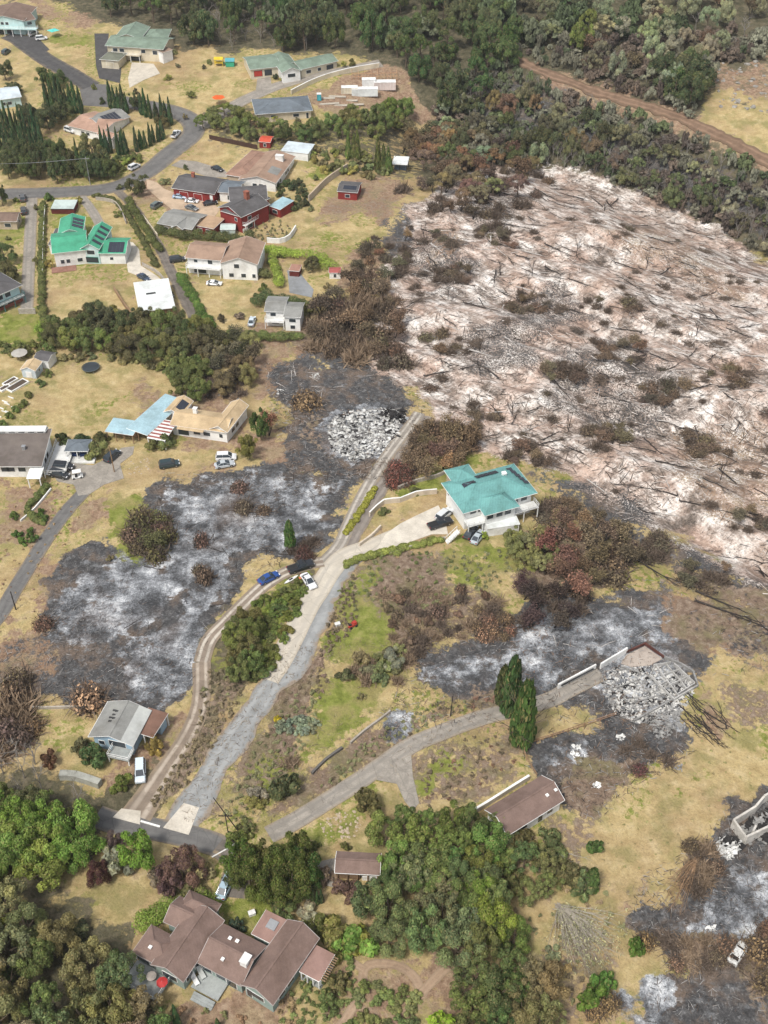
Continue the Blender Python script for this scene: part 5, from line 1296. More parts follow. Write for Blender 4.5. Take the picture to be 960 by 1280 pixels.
# pale brown roofed house
h = House('house', 'low pale brown roofed house with solar panels behind thin cypresses', 110, 172)
a = h.wing((84,157),(126,167),(133,142), 3.0, 'gable', 'x', 1.3, mat('pale terracotta shingle', (0.42,0.27,0.20), .12, .7, .9), W_WHITE); a.win('F', .5, 1.5, 1.6, 1.2, n=2)
b = h.wing((126,158),(163,146),(146,134), 3.3, 'gable', 'x', 1.3, M_GREYR, W_WHITE); b.win('F', .5, 1.6, 2.0, 1.2, n=2); b.win('R', .5, 1.6, 1.8, 1.2)
for i in range(5): b.on_roof(.3+i*.1, .27, 1.1, b.D*.38, .05, PANEL, 'solar_panel', up=.02)
c = h.wing((140,173),(150,168),(140,158), 3.2, 'gable', 'y', .8, mat('pale terracotta shingle', (0.42,0.27,0.20)), W_WHITE)
h = House('house', 'house with pale blue grey roof at the left edge above the windbreak', 5, 136)
a = h.wing((-22,128),(27,121),(14,108), 3.4, 'gable', 'x', 1.4, mat('pale blue grey roof', (0.55,0.62,0.66), .08, .7, .7), W_TEAL); a.win('F', .6, 1.6, 1.6, 1.2, n=2)
h = House('house', 'pale teal two storey house with brown gable roof in the top left corner', 15, 45)
a = h.wing((-22,25),(30,26),(18,8), 5.6, 'gable', 'y', 1.8, mat('umber shingle', (0.20,0.14,0.11), .15, .7, .9), W_TEAL); a.win('F', .45, 4.3, 1.4, 1.2, n=3); a.win('F', .5, 1.3, 2.6, 2.1, DARKTRIM, GLASS, 'garage_door', 2); a.deck(2, a.W+5, -2, .6, 2.9, W_TEAL, TRIM, 'balcony')
b = h.wing((28,27),(45,24),(36,12), 5.2, 'gable', 'x', 1.2, mat('umber shingle', (0.20,0.14,0.11)), W_TEAL); b.win('F', .5, 4.0, 2.0, 1.2)
# left edge buildings
h = House('house', 'dark hip roofed house with teal trim and brick base at the left edge', 8, 388)
a = h.wing((-22,378),(28,356),(2,338), 5.0, 'hip', 'x', 1.8, M_DARKR, W_TEAL, ov=.8); a.win('F', .55, 3.6, 1.8, 1.4, n=2); a.win('F', .55, 1.0, 2.6, 1.8, n=2); a.deck(2, a.W-.5, -1.0, .8, 2.4, W_GREYW, mat('teal rail', (0.1,0.25,0.25)), 'balcony')
mb = MB(); mb.box(.6, a.W-.6, .55, .78, -1, .9); a.put(mb, 'brick_base', BRICK)
h = House('house', 'small brown roofed house at the left edge beside the concrete drive', 5, 286)
a = h.wing((-20,277),(21,277),(23,265), 2.8, 'gable', 'x', 1.1, mat('umber shingle', (0.20,0.14,0.11)), W_TAN); a.win('F', .7, 1.4, 2.0, 1.3); a.win('R', .5, 1.4, 1.0, 1.0)
h = House('greenhouse', 'low structure with clouded glass roof and dark red base by the street', 78, 268)
a = h.wing((63,261),(92,261),(92,250), 1.8, 'flat', 'x', .1, mat('clouded glass', (0.5,0.58,0.55)), mat('dark red base', (0.13,0.03,0.025)), ov=.1, trim=DARKTRIM)
h = House('house', 'wide dark brown roofed house with white deck at the left edge', 25, 600)
a = h.wing((-35,583),(52,583),(56,544), 3.6, 'flat', 'x', 1.9, mat('weathered brown roof', (0.165,0.14,0.125), .15, .6, .9, wave=('Y', 1.3, .5)), W_WHITE, ov=.7)
a.win('F', .35, 2.2, 1.8, 1.3, n=2); a.win('F', .62, 2.2, 1.8, 1.3, n=2); a.win('R', .5, 1.6, 1.4, 1.3, n=2); a.on_roof(.68, .45, .7, .7, .8, METAL, 'chimney', slope=False)
b = h.wing((-35,540),(57,539),(58,531), 5.9, 'flat', 'x', -.6, mat('pale grey roof strip', (0.30,0.32,0.32), .1, .6, .9), W_WHITE, ov=.2); b.win('F', .4, 5.5, 1.6, .5, n=3); b.win('F', .8, 5.5, 1.6, .5, n=3)
c = h.wing((33,598),(50,598),(53,584), 2.9, 'flat', 'x', .2, mat('white awning', (0.78,0.80,0.78), .05, 1, .6), W_WHITE, walls=False, ov=.2); c.posts(TRIM, 1)
a.deck(a.W+.1, a.W+4.6, .5, a.D+1, .9, mat('white deck', (0.7,0.7,0.68)), TRIM, 'deck', False)
h = House('pavilion', 'small pavilion with slate hip roof and blue furniture on a white deck', 96, 578)
a = h.wing((80,564),(110,564),(110,549), 2.8, 'hip', 'x', .7, M_SLATE, W_BLUE, ov=.3, walls=False); a.posts(TRIM, 2)
mb = MB(); mb.box(-.8, a.W+1.2, -1.0, a.D+.4, -.6, .35); a.put(mb, 'platform', mat('white deck', (0.7,0.7,0.68)))
mb = MB(); mb.box(.5, a.W-.5, a.D-.5, a.D-.35, .35, 2.5); mb.box(.8, a.W*.45, 1.2, 2.0, .36, 1.1); mb.box(a.W*.55, a.W-.8, 1.2, 2.0, .36, 1.1); a.put(mb, 'seating', mat('navy blue', (0.03,0.06,0.16), .1, 2, .7))
h = House('shed', 'pale garden shed with tan and grey gable roof by the planting beds', 33, 475)
a = h.wing((25,462),(44,464),(54,452), 2.4, 'gable', 'y', .9, M_TAN, mat('pale blue wall', (0.55,0.62,0.66), .08, 1, .7), ov=.2); a.win('F', .5, 1.0, 1.6, 1.8, TRIM, TRIM, 'door'); a.win('R', .5, 1.3, .8, .8)
h = House('shed', 'dark roofed garden shed with white end wall behind the pale shed', 52, 456)
a = h.wing((41,449),(60,452),(66,440), 2.4, 'gable', 'x', .7, M_DARKR, W_WHITE, ov=.15); a.win('R', .5, 1.2, .8, 1.6, TRIM, TRIM, 'door')
def canopy(px, py, R, H, col, label, name='patio_umbrella', n=10, cat='umbrella'):
    g_ = P(px, py); t = thing(name, label, cat, g_); mb = MB()
    for i in range(n): a0 = 2*PI*i/n; a1 = 2*PI*(i+1)/n; mb.slab([(R*math.cos(a0),R*math.sin(a0),H-.45),(R*math.cos(a1),R*math.sin(a1),H-.45),(0,0,H)], .03)
    mb.build('canopy', mat('canopy '+str(col), col, .08, 2, .7), t); r = MB(); r.tube((0,0,-.2), (0,0,H+.1), .05); r.build('pole', METAL, t)
canopy(26, 449, 2.1, 2.4, (0.42,0.40,0.36), 'grey umbrella beside the two garden sheds')
# light blue and tan roofed house
h = House('house', 'rambling house with pale blue metal roof and sun bleached tan roof', 235, 552)
a = h.wing((212,531),(283,541),(291,518), 3.1, 'gable', 'x', 1.3, M_TAN, W_WHITE); a.win('F', .55, 1.6, 1.8, 1.2, n=2); a.win('F', .2, 1.3, 2.6, 1.8, DARKTRIM, GLASS, n=1)
b = h.wing((262,536),(284,541),(304,505), 3.3, 'gable', 'y', 1.3, M_TAN, W_WHITE); b.win('F', .5, 1.6, 1.6, 1.2); b.win('R', .4, 1.6, 1.6, 1.2, n=2)
c = h.wing((204,515),(226,520),(245,502), 3.2, 'gable', 'y', 1.2, M_TAN, W_WHITE); c.on_roof(.75, .5, c.W*.36, 3.5, .05, PANEL, 'solar_panel', up=.02)
d = h.wing((158,535),(184,544),(212,495), 3.0, 'flat', 'x', .3, M_SKY, mat('teal wall', (0.05,0.22,0.24), .1, 1, .8), ov=.3, walls=False); d.posts(W_WOOD, 2)
mb = MB(); mb.box(.8, d.W-.4, 4.5, d.D-.5, -1, 2.85); d.put(mb, 'wall', W_TAN)
e = h.wing((131,539),(166,544),(172,527), 2.8, 'flat', 'x', .2, M_SKY, W_WOOD, ov=.3, walls=False); e.posts(W_WOOD, 3); mb = MB(); mb.box(.6, e.W-.5, e.D*.5, e.D-.4, -1, 2.5); e.put(mb, 'wall', W_WOOD)
f = h.wing((184,547),(206,551),(214,527), 2.7, 'flat', 'x', .3, mat('white awning', (0.78,0.80,0.78)), W_WOOD, ov=.1, walls=False); f.posts(TRIM, 2)
mb = MB()
for i in range(6): y = f.D*(i+.3)/6; mb.slab([(0,y,2.74+.3*y/f.D),(f.W,y,2.74+.3*y/f.D),(f.W,y+f.D/13,2.74+.3*(y+f.D/13)/f.D),(0,y+f.D/13,2.74+.3*(y+f.D/13)/f.D)], .03)
f.put(mb, 'awning_stripes', mat('faded red', (0.33,0.12,0.10), .15, 2, .8), f.roofo)
a.on_roof(.35, .62, .9, .9, 1.4, W_WHITE, 'chimney', slope=False)
mb = MB(); mb.slab([(2,-.9,2.9),(8.5,-.9,2.9),(8.5,.3,3.15),(2,.3,3.15)], .08); a.put(mb, 'porch_roof', M_TAN)
# small outbuildings up the hill
h = House('shed', 'dark red shed with solar panels below the retaining wall', 434, 248)
a = h.wing((421,239),(447,241),(454,228), 2.8, 'gable', 'x', .9, M_DARKR, W_RED, ov=.3); a.on_roof(.5, .28, 3.2, 1.8, .05, PANEL, 'solar_panel', up=.02); a.on_roof(.8, .28, 1.2, 1.8, .05, PANEL, 'solar_panel', up=.02); a.win('F', .5, 1.3, 1.6, 1.2)
h = House('shed', 'long low shed with pale blue grey roof behind the wide chimney house', 368, 193)
a = h.wing((351,188),(385,192),(384,180), 2.3, 'flat', 'x', .3, mat('pale blue grey roof', (0.55,0.62,0.66)), W_WHITE, ov=.15)
h = House('shed', 'tiny shed with bright red roof in the upper gardens', 330, 184)
a = h.wing((323,177),(338,178),(337,170), 2.2, 'gable', 'x', .5, mat('bright red roof', (0.55,0.09,0.05), .1, 1, .7), W_RED, ov=.2); a.win('F', .5, 1.0, 1, 1.2)
h = House('shed', 'open shed with flat white roof at the edge of the scorched rim', 500, 213)
a = h.wing((490,205),(509,206),(509,196), 2.6, 'flat', 'x', .1, M_WHITER, W_WOOD, ov=.2, walls=False); a.posts(DARKTRIM, 2); mb = MB(); mb.box(.6, a.W-.6, 1.6, a.D-.4, -1, 1.8); a.put(mb, 'stored_boxes', mat('blue grey', (0.15,0.2,0.26), .2, 2, .8))
h = House('shed', 'little white shed with faded red roof at the end of the bright hedge', 418, 348)
a = h.wing((411,341),(426,341),(426,334), 2.0, 'gable', 'x', .5, mat('faded red roof', (0.36,0.10,0.09), .1, 1, .8), W_WHITE, ov=.15); a.win('F', .5, 1.0, .9, 1.2, name='door')
h = House('shed', 'open fronted dark red shed at the head of the grey slab', 367, 343)
a = h.wing((361,338),(374,339),(375,331), 1.9, 'flat', 'x', .1, mat('tan red roof', (0.36,0.2,0.15), .15, 1, .9), mat('dark red base', (0.13,0.03,0.025)), ov=.1)
pad('driveway', [(359,338),(372,338),(392,362),(390,372),(362,366)], mat('grey slab', (0.25,0.26,0.27), .12, .6, .9), 0.07)
# building site
def box_thing(name, label, cat, px, py, L, W_, H, rot, m, group=None, detail=True):
    g_ = P(px, py); t = thing(name, label, cat, g_, rot, group); mb = MB(); mb.box(-L/2, L/2, -W_/2, W_/2, 0, H); mb.build('body', m, t); q = MB()
    if detail:
        for i in range(int(L/1.2)+1): q.box(-L/2+i*1.2-.03, -L/2+i*1.2+.03, -W_/2-.03, -W_/2+.01, .05, H-.05)
        q.box(-L/2-.06, L/2+.06, -W_/2-.06, W_/2+.06, H+.002, H+.10); q.build('ribs', TRIM, t)
    return t
box_thing('container', 'long white storage container in the front row of the building site', 'container', 456, 119, 9.5, 2.6, 2.6, .03, M_WHITER)
box_thing('container', 'cream storage container left of the long white one', 'container', 437, 116, 6, 2.6, 2.2, .03, W_CREAM)
box_thing('container', 'white site hut in the back row of the building site', 'container', 461, 108, 5, 2.6, 2.8, .03, W_WHITE)
box_thing('container', 'pink white site hut at the right of the building site', 'container', 481, 111, 8, 3, 2.8, .03, mat('pinkish sheet', (0.66,0.56,0.52), .08, 1, .8))
t = box_thing('portable_toilet', 'teal portable toilet with white roof on the bare building ground', 'portable toilet', 399, 125, 1.5, 1.5, 2.2, .1, mat('teal plastic', (0.04,0.30,0.36), .08, 2, .4), None, False); mb = MB(); mb.prism([(-.8,-.8),(.8,-.8),(.8,.8),(-.8,.8)], 2.21, 2.4); mb.build('roof', TRIM, t); mb = MB(); mb.box(-.45, .45, -.80, -.755, .1, 1.9); mb.build('door', mat('teal plastic light', (0.08,0.4,0.46), .08, 2, .4), t)
fr = thing('timber_frame', 'orange timber wall frames standing at the back of the building site', 'timber frame', P(470, 100), .05); mb = MB()
for i in range(15): mb.box(-9+i*1.2, -8.9+i*1.2, -.06, .06, 0, 2.5)
for z in (0.05, 1.3, 2.45): mb.box(-9, 7.9, -.05, .05, z, z+.12)
for i in range(8): mb.box(-9.0+i*2.4, -8.9+i*2.4, 0, 5, 2.3, 2.45)
mb.build('studs', mat('fresh timber', (0.52,0.30,0.17), .15, 2, .8), fr)
for i, (x, y, L) in enumerate([(410,123,5),(422,121,6),(412,130,7),(428,132,6),(446,131,5),(440,126,4)]):
    g_ = P(x, y); mb = MB()
    for k in range(5): mb.box(-L/2+rnd.uniform(-.3,.3), L/2, -.6+k*.25, -.4+k*.25, .02, .25+.06*(k % 2))
    o = mb.build('lumber_stack', mat('stacked boards', (0.55,0.50,0.42), .15, 2, .8)); o.location = g_; o.rotation_euler = (0, 0, rnd.uniform(-.1, .2)); tag(o, 'low stack of pale boards on the building ground', 'lumber', 'board stacks on the building ground')

# walls and fences
def wall(name, pts, H, T_, m, label, cat='wall', cap=None, cm=None, posts=0, rails=None, base=-.5, mk_children=True):
    G_ = [P(*p) for p in pts]; t = thing(name, label, cat, G_[0]); o = G_[0]; mb = MB(); cp = MB(); pm = MB()
    R = resample([(g.x, g.y, 0) for g in G_], 2.5) if len(G_) > 2 else [Vector((G_[0].x, G_[0].y, 0)).lerp(Vector((G_[1].x, G_[1].y, 0)), i/6) for i in range(7)]
    for a_, b__ in zip(R[:-1], R[1:]):
        d = Vector((b__.x-a_.x, b__.y-a_.y)).normalized(); nn = Vector((-d.y, d.x))*T_/2
        za, zb = float(hz(a_.x, a_.y))-o.z, float(hz(b__.x, b__.y))-o.z
        c_ = [(a_.x-nn.x-o.x, a_.y-nn.y-o.y), (b__.x-nn.x-o.x, b__.y-nn.y-o.y), (b__.x+nn.x-o.x, b__.y+nn.y-o.y), (a_.x+nn.x-o.x, a_.y+nn.y-o.y)]
        if rails:
            for rz_ in rails: mb.prism(c_, [za+rz_, zb+rz_, zb+rz_, za+rz_], [za+rz_+.12, zb+rz_+.12, zb+rz_+.12, za+rz_+.12])
        else: mb.prism(c_, [za+base, zb+base, zb+base, za+base], [za+H, zb+H, zb+H, za+H])
        if cap:
            k = 1+.10/T_; cc = [((x-(a_.x+b__.x)/2+o.x)*1.0+(a_.x+b__.x)/2-o.x, (y-(a_.y+b__.y)/2+o.y)*1.0+(a_.y+b__.y)/2-o.y) for x, y in c_]
            cp.prism(cc, [za+H+.004, zb+H+.004, zb+H+.004, za+H+.004], [za+H+cap, zb+H+cap, zb+H+cap, za+H+cap])
        if posts: pm.box(a_.x-o.x-.06, a_.x-o.x+.06, a_.y-o.y-.06, a_.y-o.y+.06, za-.3, za+posts)
    mb.build('wall' if not rails else 'rails', m, t)
    if cap: cp.build('coping', cm or TRIM, t)
    if posts: pm.build('posts', cm or m, t)
    return t
wall('retaining_wall', [(386,252),(409,229),(434,212)], 2.0, .4, mat('tan block wall', (0.46,0.40,0.33), .15, 1, .9), 'tan retaining wall holding the lawn behind the wide chimney house', cap=.1, cm=W_TAN)
wall('garden_wall', [(334,303),(350,304),(362,299),(370,287)], 1.5, .35, W_WHITE, 'curved white wall under the bank below the red house', cap=.08)
wall('garden_wall', [(304,291),(318,283),(334,272)], 1.2, .3, W_WHITE, 'white wall along the front terrace of the red house')
wall('retaining_wall', [(364,118),(390,105),(415,96),(444,89),(474,84)], 1.6, .4, W_CREAM, 'long pale retaining wall between the uphill drive and the building site', cap=.1)
wall('fence', [(262,174),(290,180),(322,187)], 1.6, .12, mat('dark brown boards', (0.07,0.04,0.03), .2, 2, .9), 'dark brown board fence below the upper gardens', 'fence', posts=1.8)
wall('fence', [(57,262),(55,300),(54,345)], 1.4, .1, W_WHITE, 'thin white fence left of the green roofed house', 'fence', posts=1.5)
wall('garden_wall', [(179,272),(188,284),(197,296)], 1.0, .3, W_CREAM, 'low cream wall beside the lane below the car lawn')
wall('garden_wall', [(120,250),(140,253),(150,262),(158,280)], 1.1, .25, STONE, 'grey block wall round the dry side lawn')
wall('garden_wall', [(178,332),(200,345),(214,368)], 1.1, .25, STONE, 'grey block wall along the pale driveway')
wall('retaining_wall', [(143,363),(155,382),(168,400)], 1.4, .3, W_WOOD, 'timber retaining wall left of the white roofed shed')
wall('retaining_wall', [(24,392),(45,392)], 1.6, .4, STONE, 'stone end wall of the stained concrete drive')
wall('garden_wall', [(462,646),(480,630),(500,628),(520,620),(546,617)], 1.3, .3, mat('cream block', (0.60,0.52,0.42), .12, 1, .9), 'cream wall bounding the pale court of the turquoise house', cap=.08)
wall('garden_wall', [(449,683),(464,672),(476,660)], .9, .35, mat('cream block', (0.60,0.52,0.42)), 'short cream wall at the mouth of the pale court')
wall('garden_wall', [(487,694),(520,683),(556,674)], .7, .3, STONE, 'low grey kerb wall under the turquoise house drive')
wall('garden_wall', [(497,612),(520,603),(545,597),(560,590)], .9, .4, STONE, 'stone wall holding the narrow lawn behind the pale court')
wall('retaining_wall', [(580,1024),(610,1006),(640,987),(661,974)], 1.1, .4, mat('tan block wall', (0.46,0.40,0.33)), 'straight tan wall leading to the long brown roof', cap=.08)
wall('fence', [(653,934),(658,950),(671,972)], 1.3, .08, W_WOOD, 'thin post fence above the long brown roof', 'fence', rails=(.4, .9), posts=1.4)
wall('fence', [(653,934),(690,922),(730,909),(770,895)], 1.2, .08, mat('rusty rail', (0.33,0.2,0.12), .2, 2, .9), 'rust coloured fence along the charred rectangle', 'fence', rails=(.5, 1.0), posts=1.2)
wall('garden_edging', [(438,930),(455,915),(474,901),(488,890)], .6, .3, STONE, 'grey stone edging along the top of the lower lawn bank')
wall('garden_edging', [(390,968),(408,950),(428,936)], .6, .4, mat('dark stone', (0.14,0.13,0.12), .2, 1, .9), 'dark stone edging at the lower end of the lawn bank')
wall('garden_edging', [(26,652),(44,636),(64,612)], .5, .25, W_WHITE, 'white stone edging beside the left drive')
wall('garden_wall', [(20,885),(60,886),(108,884)], .6, .3, STONE, 'low wall between the ash field and the cottage lawn')
wall('garden_wall', [(76,972),(96,973),(126,983)], 1.4, 1.2, mat('grey hedge stones', (0.36,0.36,0.32), .25, 1, .9), 'pale grey stone bank below the cottage lawn')
wall('garden_wall', [(176,1027),(200,1034)], .25, .3, TRIM, 'white kerb between the two concrete aprons')
wall('garden_edging', [(265,1072),(290,1058),(300,1050)], .2, .2, TRIM, 'white kerb line beside the street at the drive mouth')

# ------------------------------------------------------------------ ruins
ASHW = mat('pale ash rubble', (0.60,0.59,0.56), 0.35, 1.2, 0.95, fine=5); ASHG = mat('grey ash rubble', (0.30,0.295,0.285), 0.4, 1.2, 0.95, fine=5)
SHEET = mat('twisted roof sheet', (0.66,0.66,0.64), 0.25, 1.5, 0.7, fine=4); CHAR = mat('charcoal', (0.035,0.033,0.033), .4, 2, .95)
def rubble(h_root, poly, n, m, name, size, seed, hgt=.8, flat=.25):
    rs = random.Random(seed); o = h_root.location; mb = MB(); xs = [p[0] for p in poly]; ys = [p[1] for p in poly]; k = 0
    while k < n:
        a_, b__ = rs.uniform(min(xs), max(xs)), rs.uniform(min(ys), max(ys)); d = poly_dist(np.array([a_]), np.array([b__]), poly)[0]
        if d < 0: continue
        k += 1; g_ = P(a_, b__); s1 = rs.uniform(*size); s2 = s1*rs.uniform(.15, .8); z = g_.z-o.z+rs.uniform(0, hgt)*min(1, d/8); th = rs.uniform(0, PI)
        ax = Vector((math.cos(th), math.sin(th), rs.gauss(0, flat))); ay = Vector((-math.sin(th), math.cos(th), rs.gauss(0, flat*1.6))); c_ = Vector((g_.x-o.x, g_.y-o.y, z))
        q = [c_-ax*s1/2-ay*s2/2, c_+ax*s1/2-ay*s2/2, c_+ax*s1/2*rs.uniform(.5, 1)+ay*s2/2, c_-ax*s1/2+ay*s2/2*rs.uniform(.4, 1)]
        mb.slab(q, rs.uniform(.02, .08))
    return tag(mb.build(name, m, h_root), kind='stuff')
RU1 = [(407,535),(420,518),(450,511),(490,510),(508,520),(500,545),(480,566),(440,578),(415,562)]
r = thing('burnt_house', 'round heap of white ash rubble, all that is left of a burnt house', 'ruin', P(455, 545))
rubble(r, RU1, 1100, ASHW, 'ash_rubble', (.15, .9), 1, .22, .14); rubble(r, RU1, 220, SHEET, 'roof_sheets', (.4, 1.4), 2, .3, .16); rubble(r, RU1, 170, CHAR, 'charred_timbers', (.3, 1.6), 3, .3, .2); rubble(r, RU1, 700, ASHG, 'grey_rubble', (.2, 1.1), 33, .25, .15)
rubble(r, [(480,512),(505,512),(506,530),(486,530)], 90, CHAR, 'charred_heap', (.5, 1.6), 4, 1.2, .4)
RU2 = [(752,842),(775,832),(800,830),(822,830),(862,848),(868,868),(850,890),(812,905),(790,902),(768,892),(756,868)]
r = thing('burnt_house', 'burnt out house foundation with white cell like walls and ash', 'ruin', P(810, 870))
rubble(r, RU2, 900, ASHW, 'ash_rubble', (.15, .8), 5, .16, .12); rubble(r, RU2, 420, ASHG, 'grey_rubble', (.2, 1.1), 6, .18, .13); rubble(r, RU2, 160, CHAR, 'charred_timbers', (.2, 1.2), 7, .2, .2)
rubble(r, [(800,890),(850,885),(858,908),(826,926),(808,910)], 240, ASHG, 'collapsed_porch', (.2, 1.0), 8, .3, .2)
def seg(mb, o, p0, p1, H, T_=.22, base=-.3):
    a_, b__ = P(*p0), P(*p1); d = Vector((b__.x-a_.x, b__.y-a_.y)).normalized(); nn = Vector((-d.y, d.x))*T_/2
    c_ = [(a_.x-nn.x-o.x, a_.y-nn.y-o.y), (b__.x-nn.x-o.x, b__.y-nn.y-o.y), (b__.x+nn.x-o.x, b__.y+nn.y-o.y), (a_.x+nn.x-o.x, a_.y+nn.y-o.y)]
    za, zb = a_.z-o.z, b__.z-o.z
    mb.prism(c_, [za+base, zb+base, zb+base, za+base], [za+H, zb+H*.9, zb+H*.9, za+H])
o = r.location; mb = MB()
SEGS = [((816,834),(838,830)),((826,846),(850,838)),((836,858),(862,846)),((846,870),(868,856)),((820,834),(848,872)),((832,831),(858,862)),((842,832),(868,856)),((812,846),(842,876)),((812,846),(818,834)),((842,876),(866,862)),((822,860),(834,852))]
for a_, b__ in SEGS: seg(mb, o, a_, b__, rnd.uniform(.35, .9), .14)
mb.build('inner_walls', mat('ashen wall', (0.50,0.49,0.47), .3, 1.5, .9), r); mb = MB()
seg(mb, o, (782,817),(806,806), .7, .2); seg(mb, o, (806,806),(830,823), .7, .2); mb.build('rear_wall', mat('scorched red wall', (0.12,0.05,0.04), .3, 1, .9), r)
mb = MB(); seg(mb, o, (830,823),(852,832), .7, .25); seg(mb, o, (852,832),(868,842), .6, .3); seg(mb, o, (866,840),(872,858), .5, .3); seg(mb, o, (872,858),(792,902), .5, .3); mb.build('foundation', ASHG, r); mb = MB(); seg(mb, o, (752,842),(758,866), .25, .14); seg(mb, o, (760,872),(772,892), .25, .14); seg(mb, o, (776,834),(800,842), .4, .2); seg(mb, o, (772,860),(800,850), .4, .2); seg(mb, o, (790,880),(830,868), .4, .2); mb.build('wall_stubs', ASHG, r)
pad('ruin_slab', [(783,819),(806,808),(828,824),(812,832),(790,834),(776,830)], mat('scorched slab', (0.42,0.36,0.31), .2, .7, .9), .12)
w_ = wall('gate_wall', [(697,861),(744,836)], 1.3, .3, W_WHITE, 'white wall with dark band left of the burnt foundation'); mb = MB(); oo = w_.location; a_ = P(700,857); b__ = P(742,834)
seg(mb, oo, (701,860),(741,839), .95, .36, .62); mb.build('dark_band', DARKTRIM, w_)
wall('garden_wall', [(750,836),(783,816)], 1.5, .3, W_WHITE, 'solid white wall joining the burnt foundation')
RU3 = [(918,1038),(950,1018),(975,1005),(975,1060),(948,1050),(930,1054)]
r = thing('burnt_house', 'roofless white block walls filled with charcoal at the right edge', 'ruin', P(945, 1040)); o = r.location; mb = MB()
for a_, b__ in [((914,1034),(930,1055)),((914,1034),(942,1016)),((930,1055),(985,1028)),((942,1016),(952,1004)),((952,1004),(985,985)),((938,1048),(942,1040))]: seg(mb, o, a_, b__, 2.2, .35)
mb.build('block_walls', mat('smoke stained block', (0.58,0.55,0.50), .25, 1, .9), r); rubble(r, RU3, 260, CHAR, 'charcoal', (.4, 1.8), 9, .7, .3); rubble(r, RU3, 90, ASHG, 'grey_rubble', (.4, 1.6), 10, .8, .3)
r = thing('sheet_metal_pile', 'tangled grey roof sheets beside the roofless walls', 'debris', P(908, 1062))
rubble(r, [(894,1058),(902,1048),(924,1050),(926,1060),(912,1076),(896,1068)], 120, SHEET, 'roof_sheets', (.4, 1.5), 11, .5, .35); rubble(r, [(898,1052),(924,1048),(922,1062)], 60, CHAR, 'charred_timbers', (.6, 2.2), 12, .8, .3)
for i, (x, y, m, L) in enumerate([(720,935,SHEET,'white melted lump on the charred rectangle'),(718,942,W_WHITE,'second white lump beside the melted one'),(745,982,W_WHITE,'white crumpled bin on the brown ground'),(848,960,ASHG,'grey metal scrap at the lawn edge'),(776,922,SHEET,'narrow white strip of debris below the foundation'),(395,470,SHEET,'bent pale sheet at the top of the charred lot'),(352,490,SHEET,'long pale strip leaning across the charred lot'),(486,742,W_WHITE,'x'),(912,1180,ASHG,'x'),(889,1160,W_WHITE,'white debris on the ash above the burnt car'),(170,661,W_WHITE,'round white tank at the head of the ash field')]):
    if L == 'x': continue
    t = thing('debris', L, 'debris', P(x, y)); rubble(t, [(x-5,y-3),(x+5,y-3),(x+5,y+3),(x-5,y+3)], 22, m, 'scrap', (.2, .9), 20+i, .4, .4)

# ------------------------------------------------------------------ poles, yard things
def pole(px, py, H, label, cross=True, lean=(0,0), r_=.14, m=W_WOOD, group=None):
    g_ = P(px, py); t = thing('utility_pole', label, 'utility pole', g_); mb = MB(); mb.tube((0,0,-.5), (lean[0],lean[1],H), r_, r_*.7, 8); mb.build('shaft', m, t)
    if cross: q = MB(); q.box(lean[0]-1.1, lean[0]+1.1, lean[1]-.07, lean[1]+.07, H-.7, H-.55); [q.tube((lean[0]+x, lean[1], H-.55), (lean[0]+x, lean[1], H-.3), .05) for x in (-1, -.5, .5, 1)]; q.build('crossarm', m, t)
    return g_, Vector((lean[0], lean[1], H-.5))
g1, t1 = pole(113, 231, 9.5, 'grey utility pole with wires beside the street', m=METAL)
g2, t2 = pole(-70, 236, 9.5, 'utility pole beyond the left edge carrying the street wires', m=METAL)
for k in (0, 1):
    mb = MB(); a_ = g1+t1+Vector((k*.8-.4, 0, 0)); b__ = g2+t2+Vector((k*.8-.4, 0, 0)); p_ = a_
    for i in range(1, 13): q_ = a_.lerp(b__, i/12)-Vector((0, 0, 1.1*math.sin(PI*i/12))); mb.tube(p_, q_, .035, n=4); p_ = q_
    tag(mb.build('power_line', METAL), 'thin sagging wire over the dark evergreens by the street', 'wire', 'sagging wires over the evergreens')
pole(143, 590, 7.5, 'slim pole beside the parked black car', False)
pole(20, 762, 5.0, 'short dark pole beside the left drive', False, m=BURNT)
pole(563, 895, 5.5, 'burnt pole stub above the lower lane', False, (.2,0), .12, BURNT)
pole(286, 1046, 6.5, 'thin dark pole beside the street junction', True, m=BURNT, r_=.1)
pole(303, 1044, 7.5, 'leaning dark pole propped against the thin one', False, (-4.2, 2.0), .1, BURNT)
# trampoline
t = thing('trampoline', 'round black trampoline on the dry lawn', 'trampoline', P(114, 462)); mb = MB(); n = 24
mb.tube((0,0,.78), (0,0,.82), 2.05, n=n); mb.build('mat', mat('trampoline mat', (0.045,0.055,0.065), .1, 2, .6), t); q = MB()
for i in range(n): a0 = 2*PI*i/n; a1 = 2*PI*(i+1)/n; q.tube((2.2*math.cos(a0),2.2*math.sin(a0),.85), (2.2*math.cos(a1),2.2*math.sin(a1),.85), .11, n=6)
q.build('rim', mat('dark pad', (0.08,0.10,0.10), .1, 2, .6), t); each(t, 'leg', METAL, lambda q, a0: q.tube((2.1*math.cos(a0),2.1*math.sin(a0),0), (2.1*math.cos(a0),2.1*math.sin(a0),.8), .04), [(2*PI*i/6,) for i in range(6)])
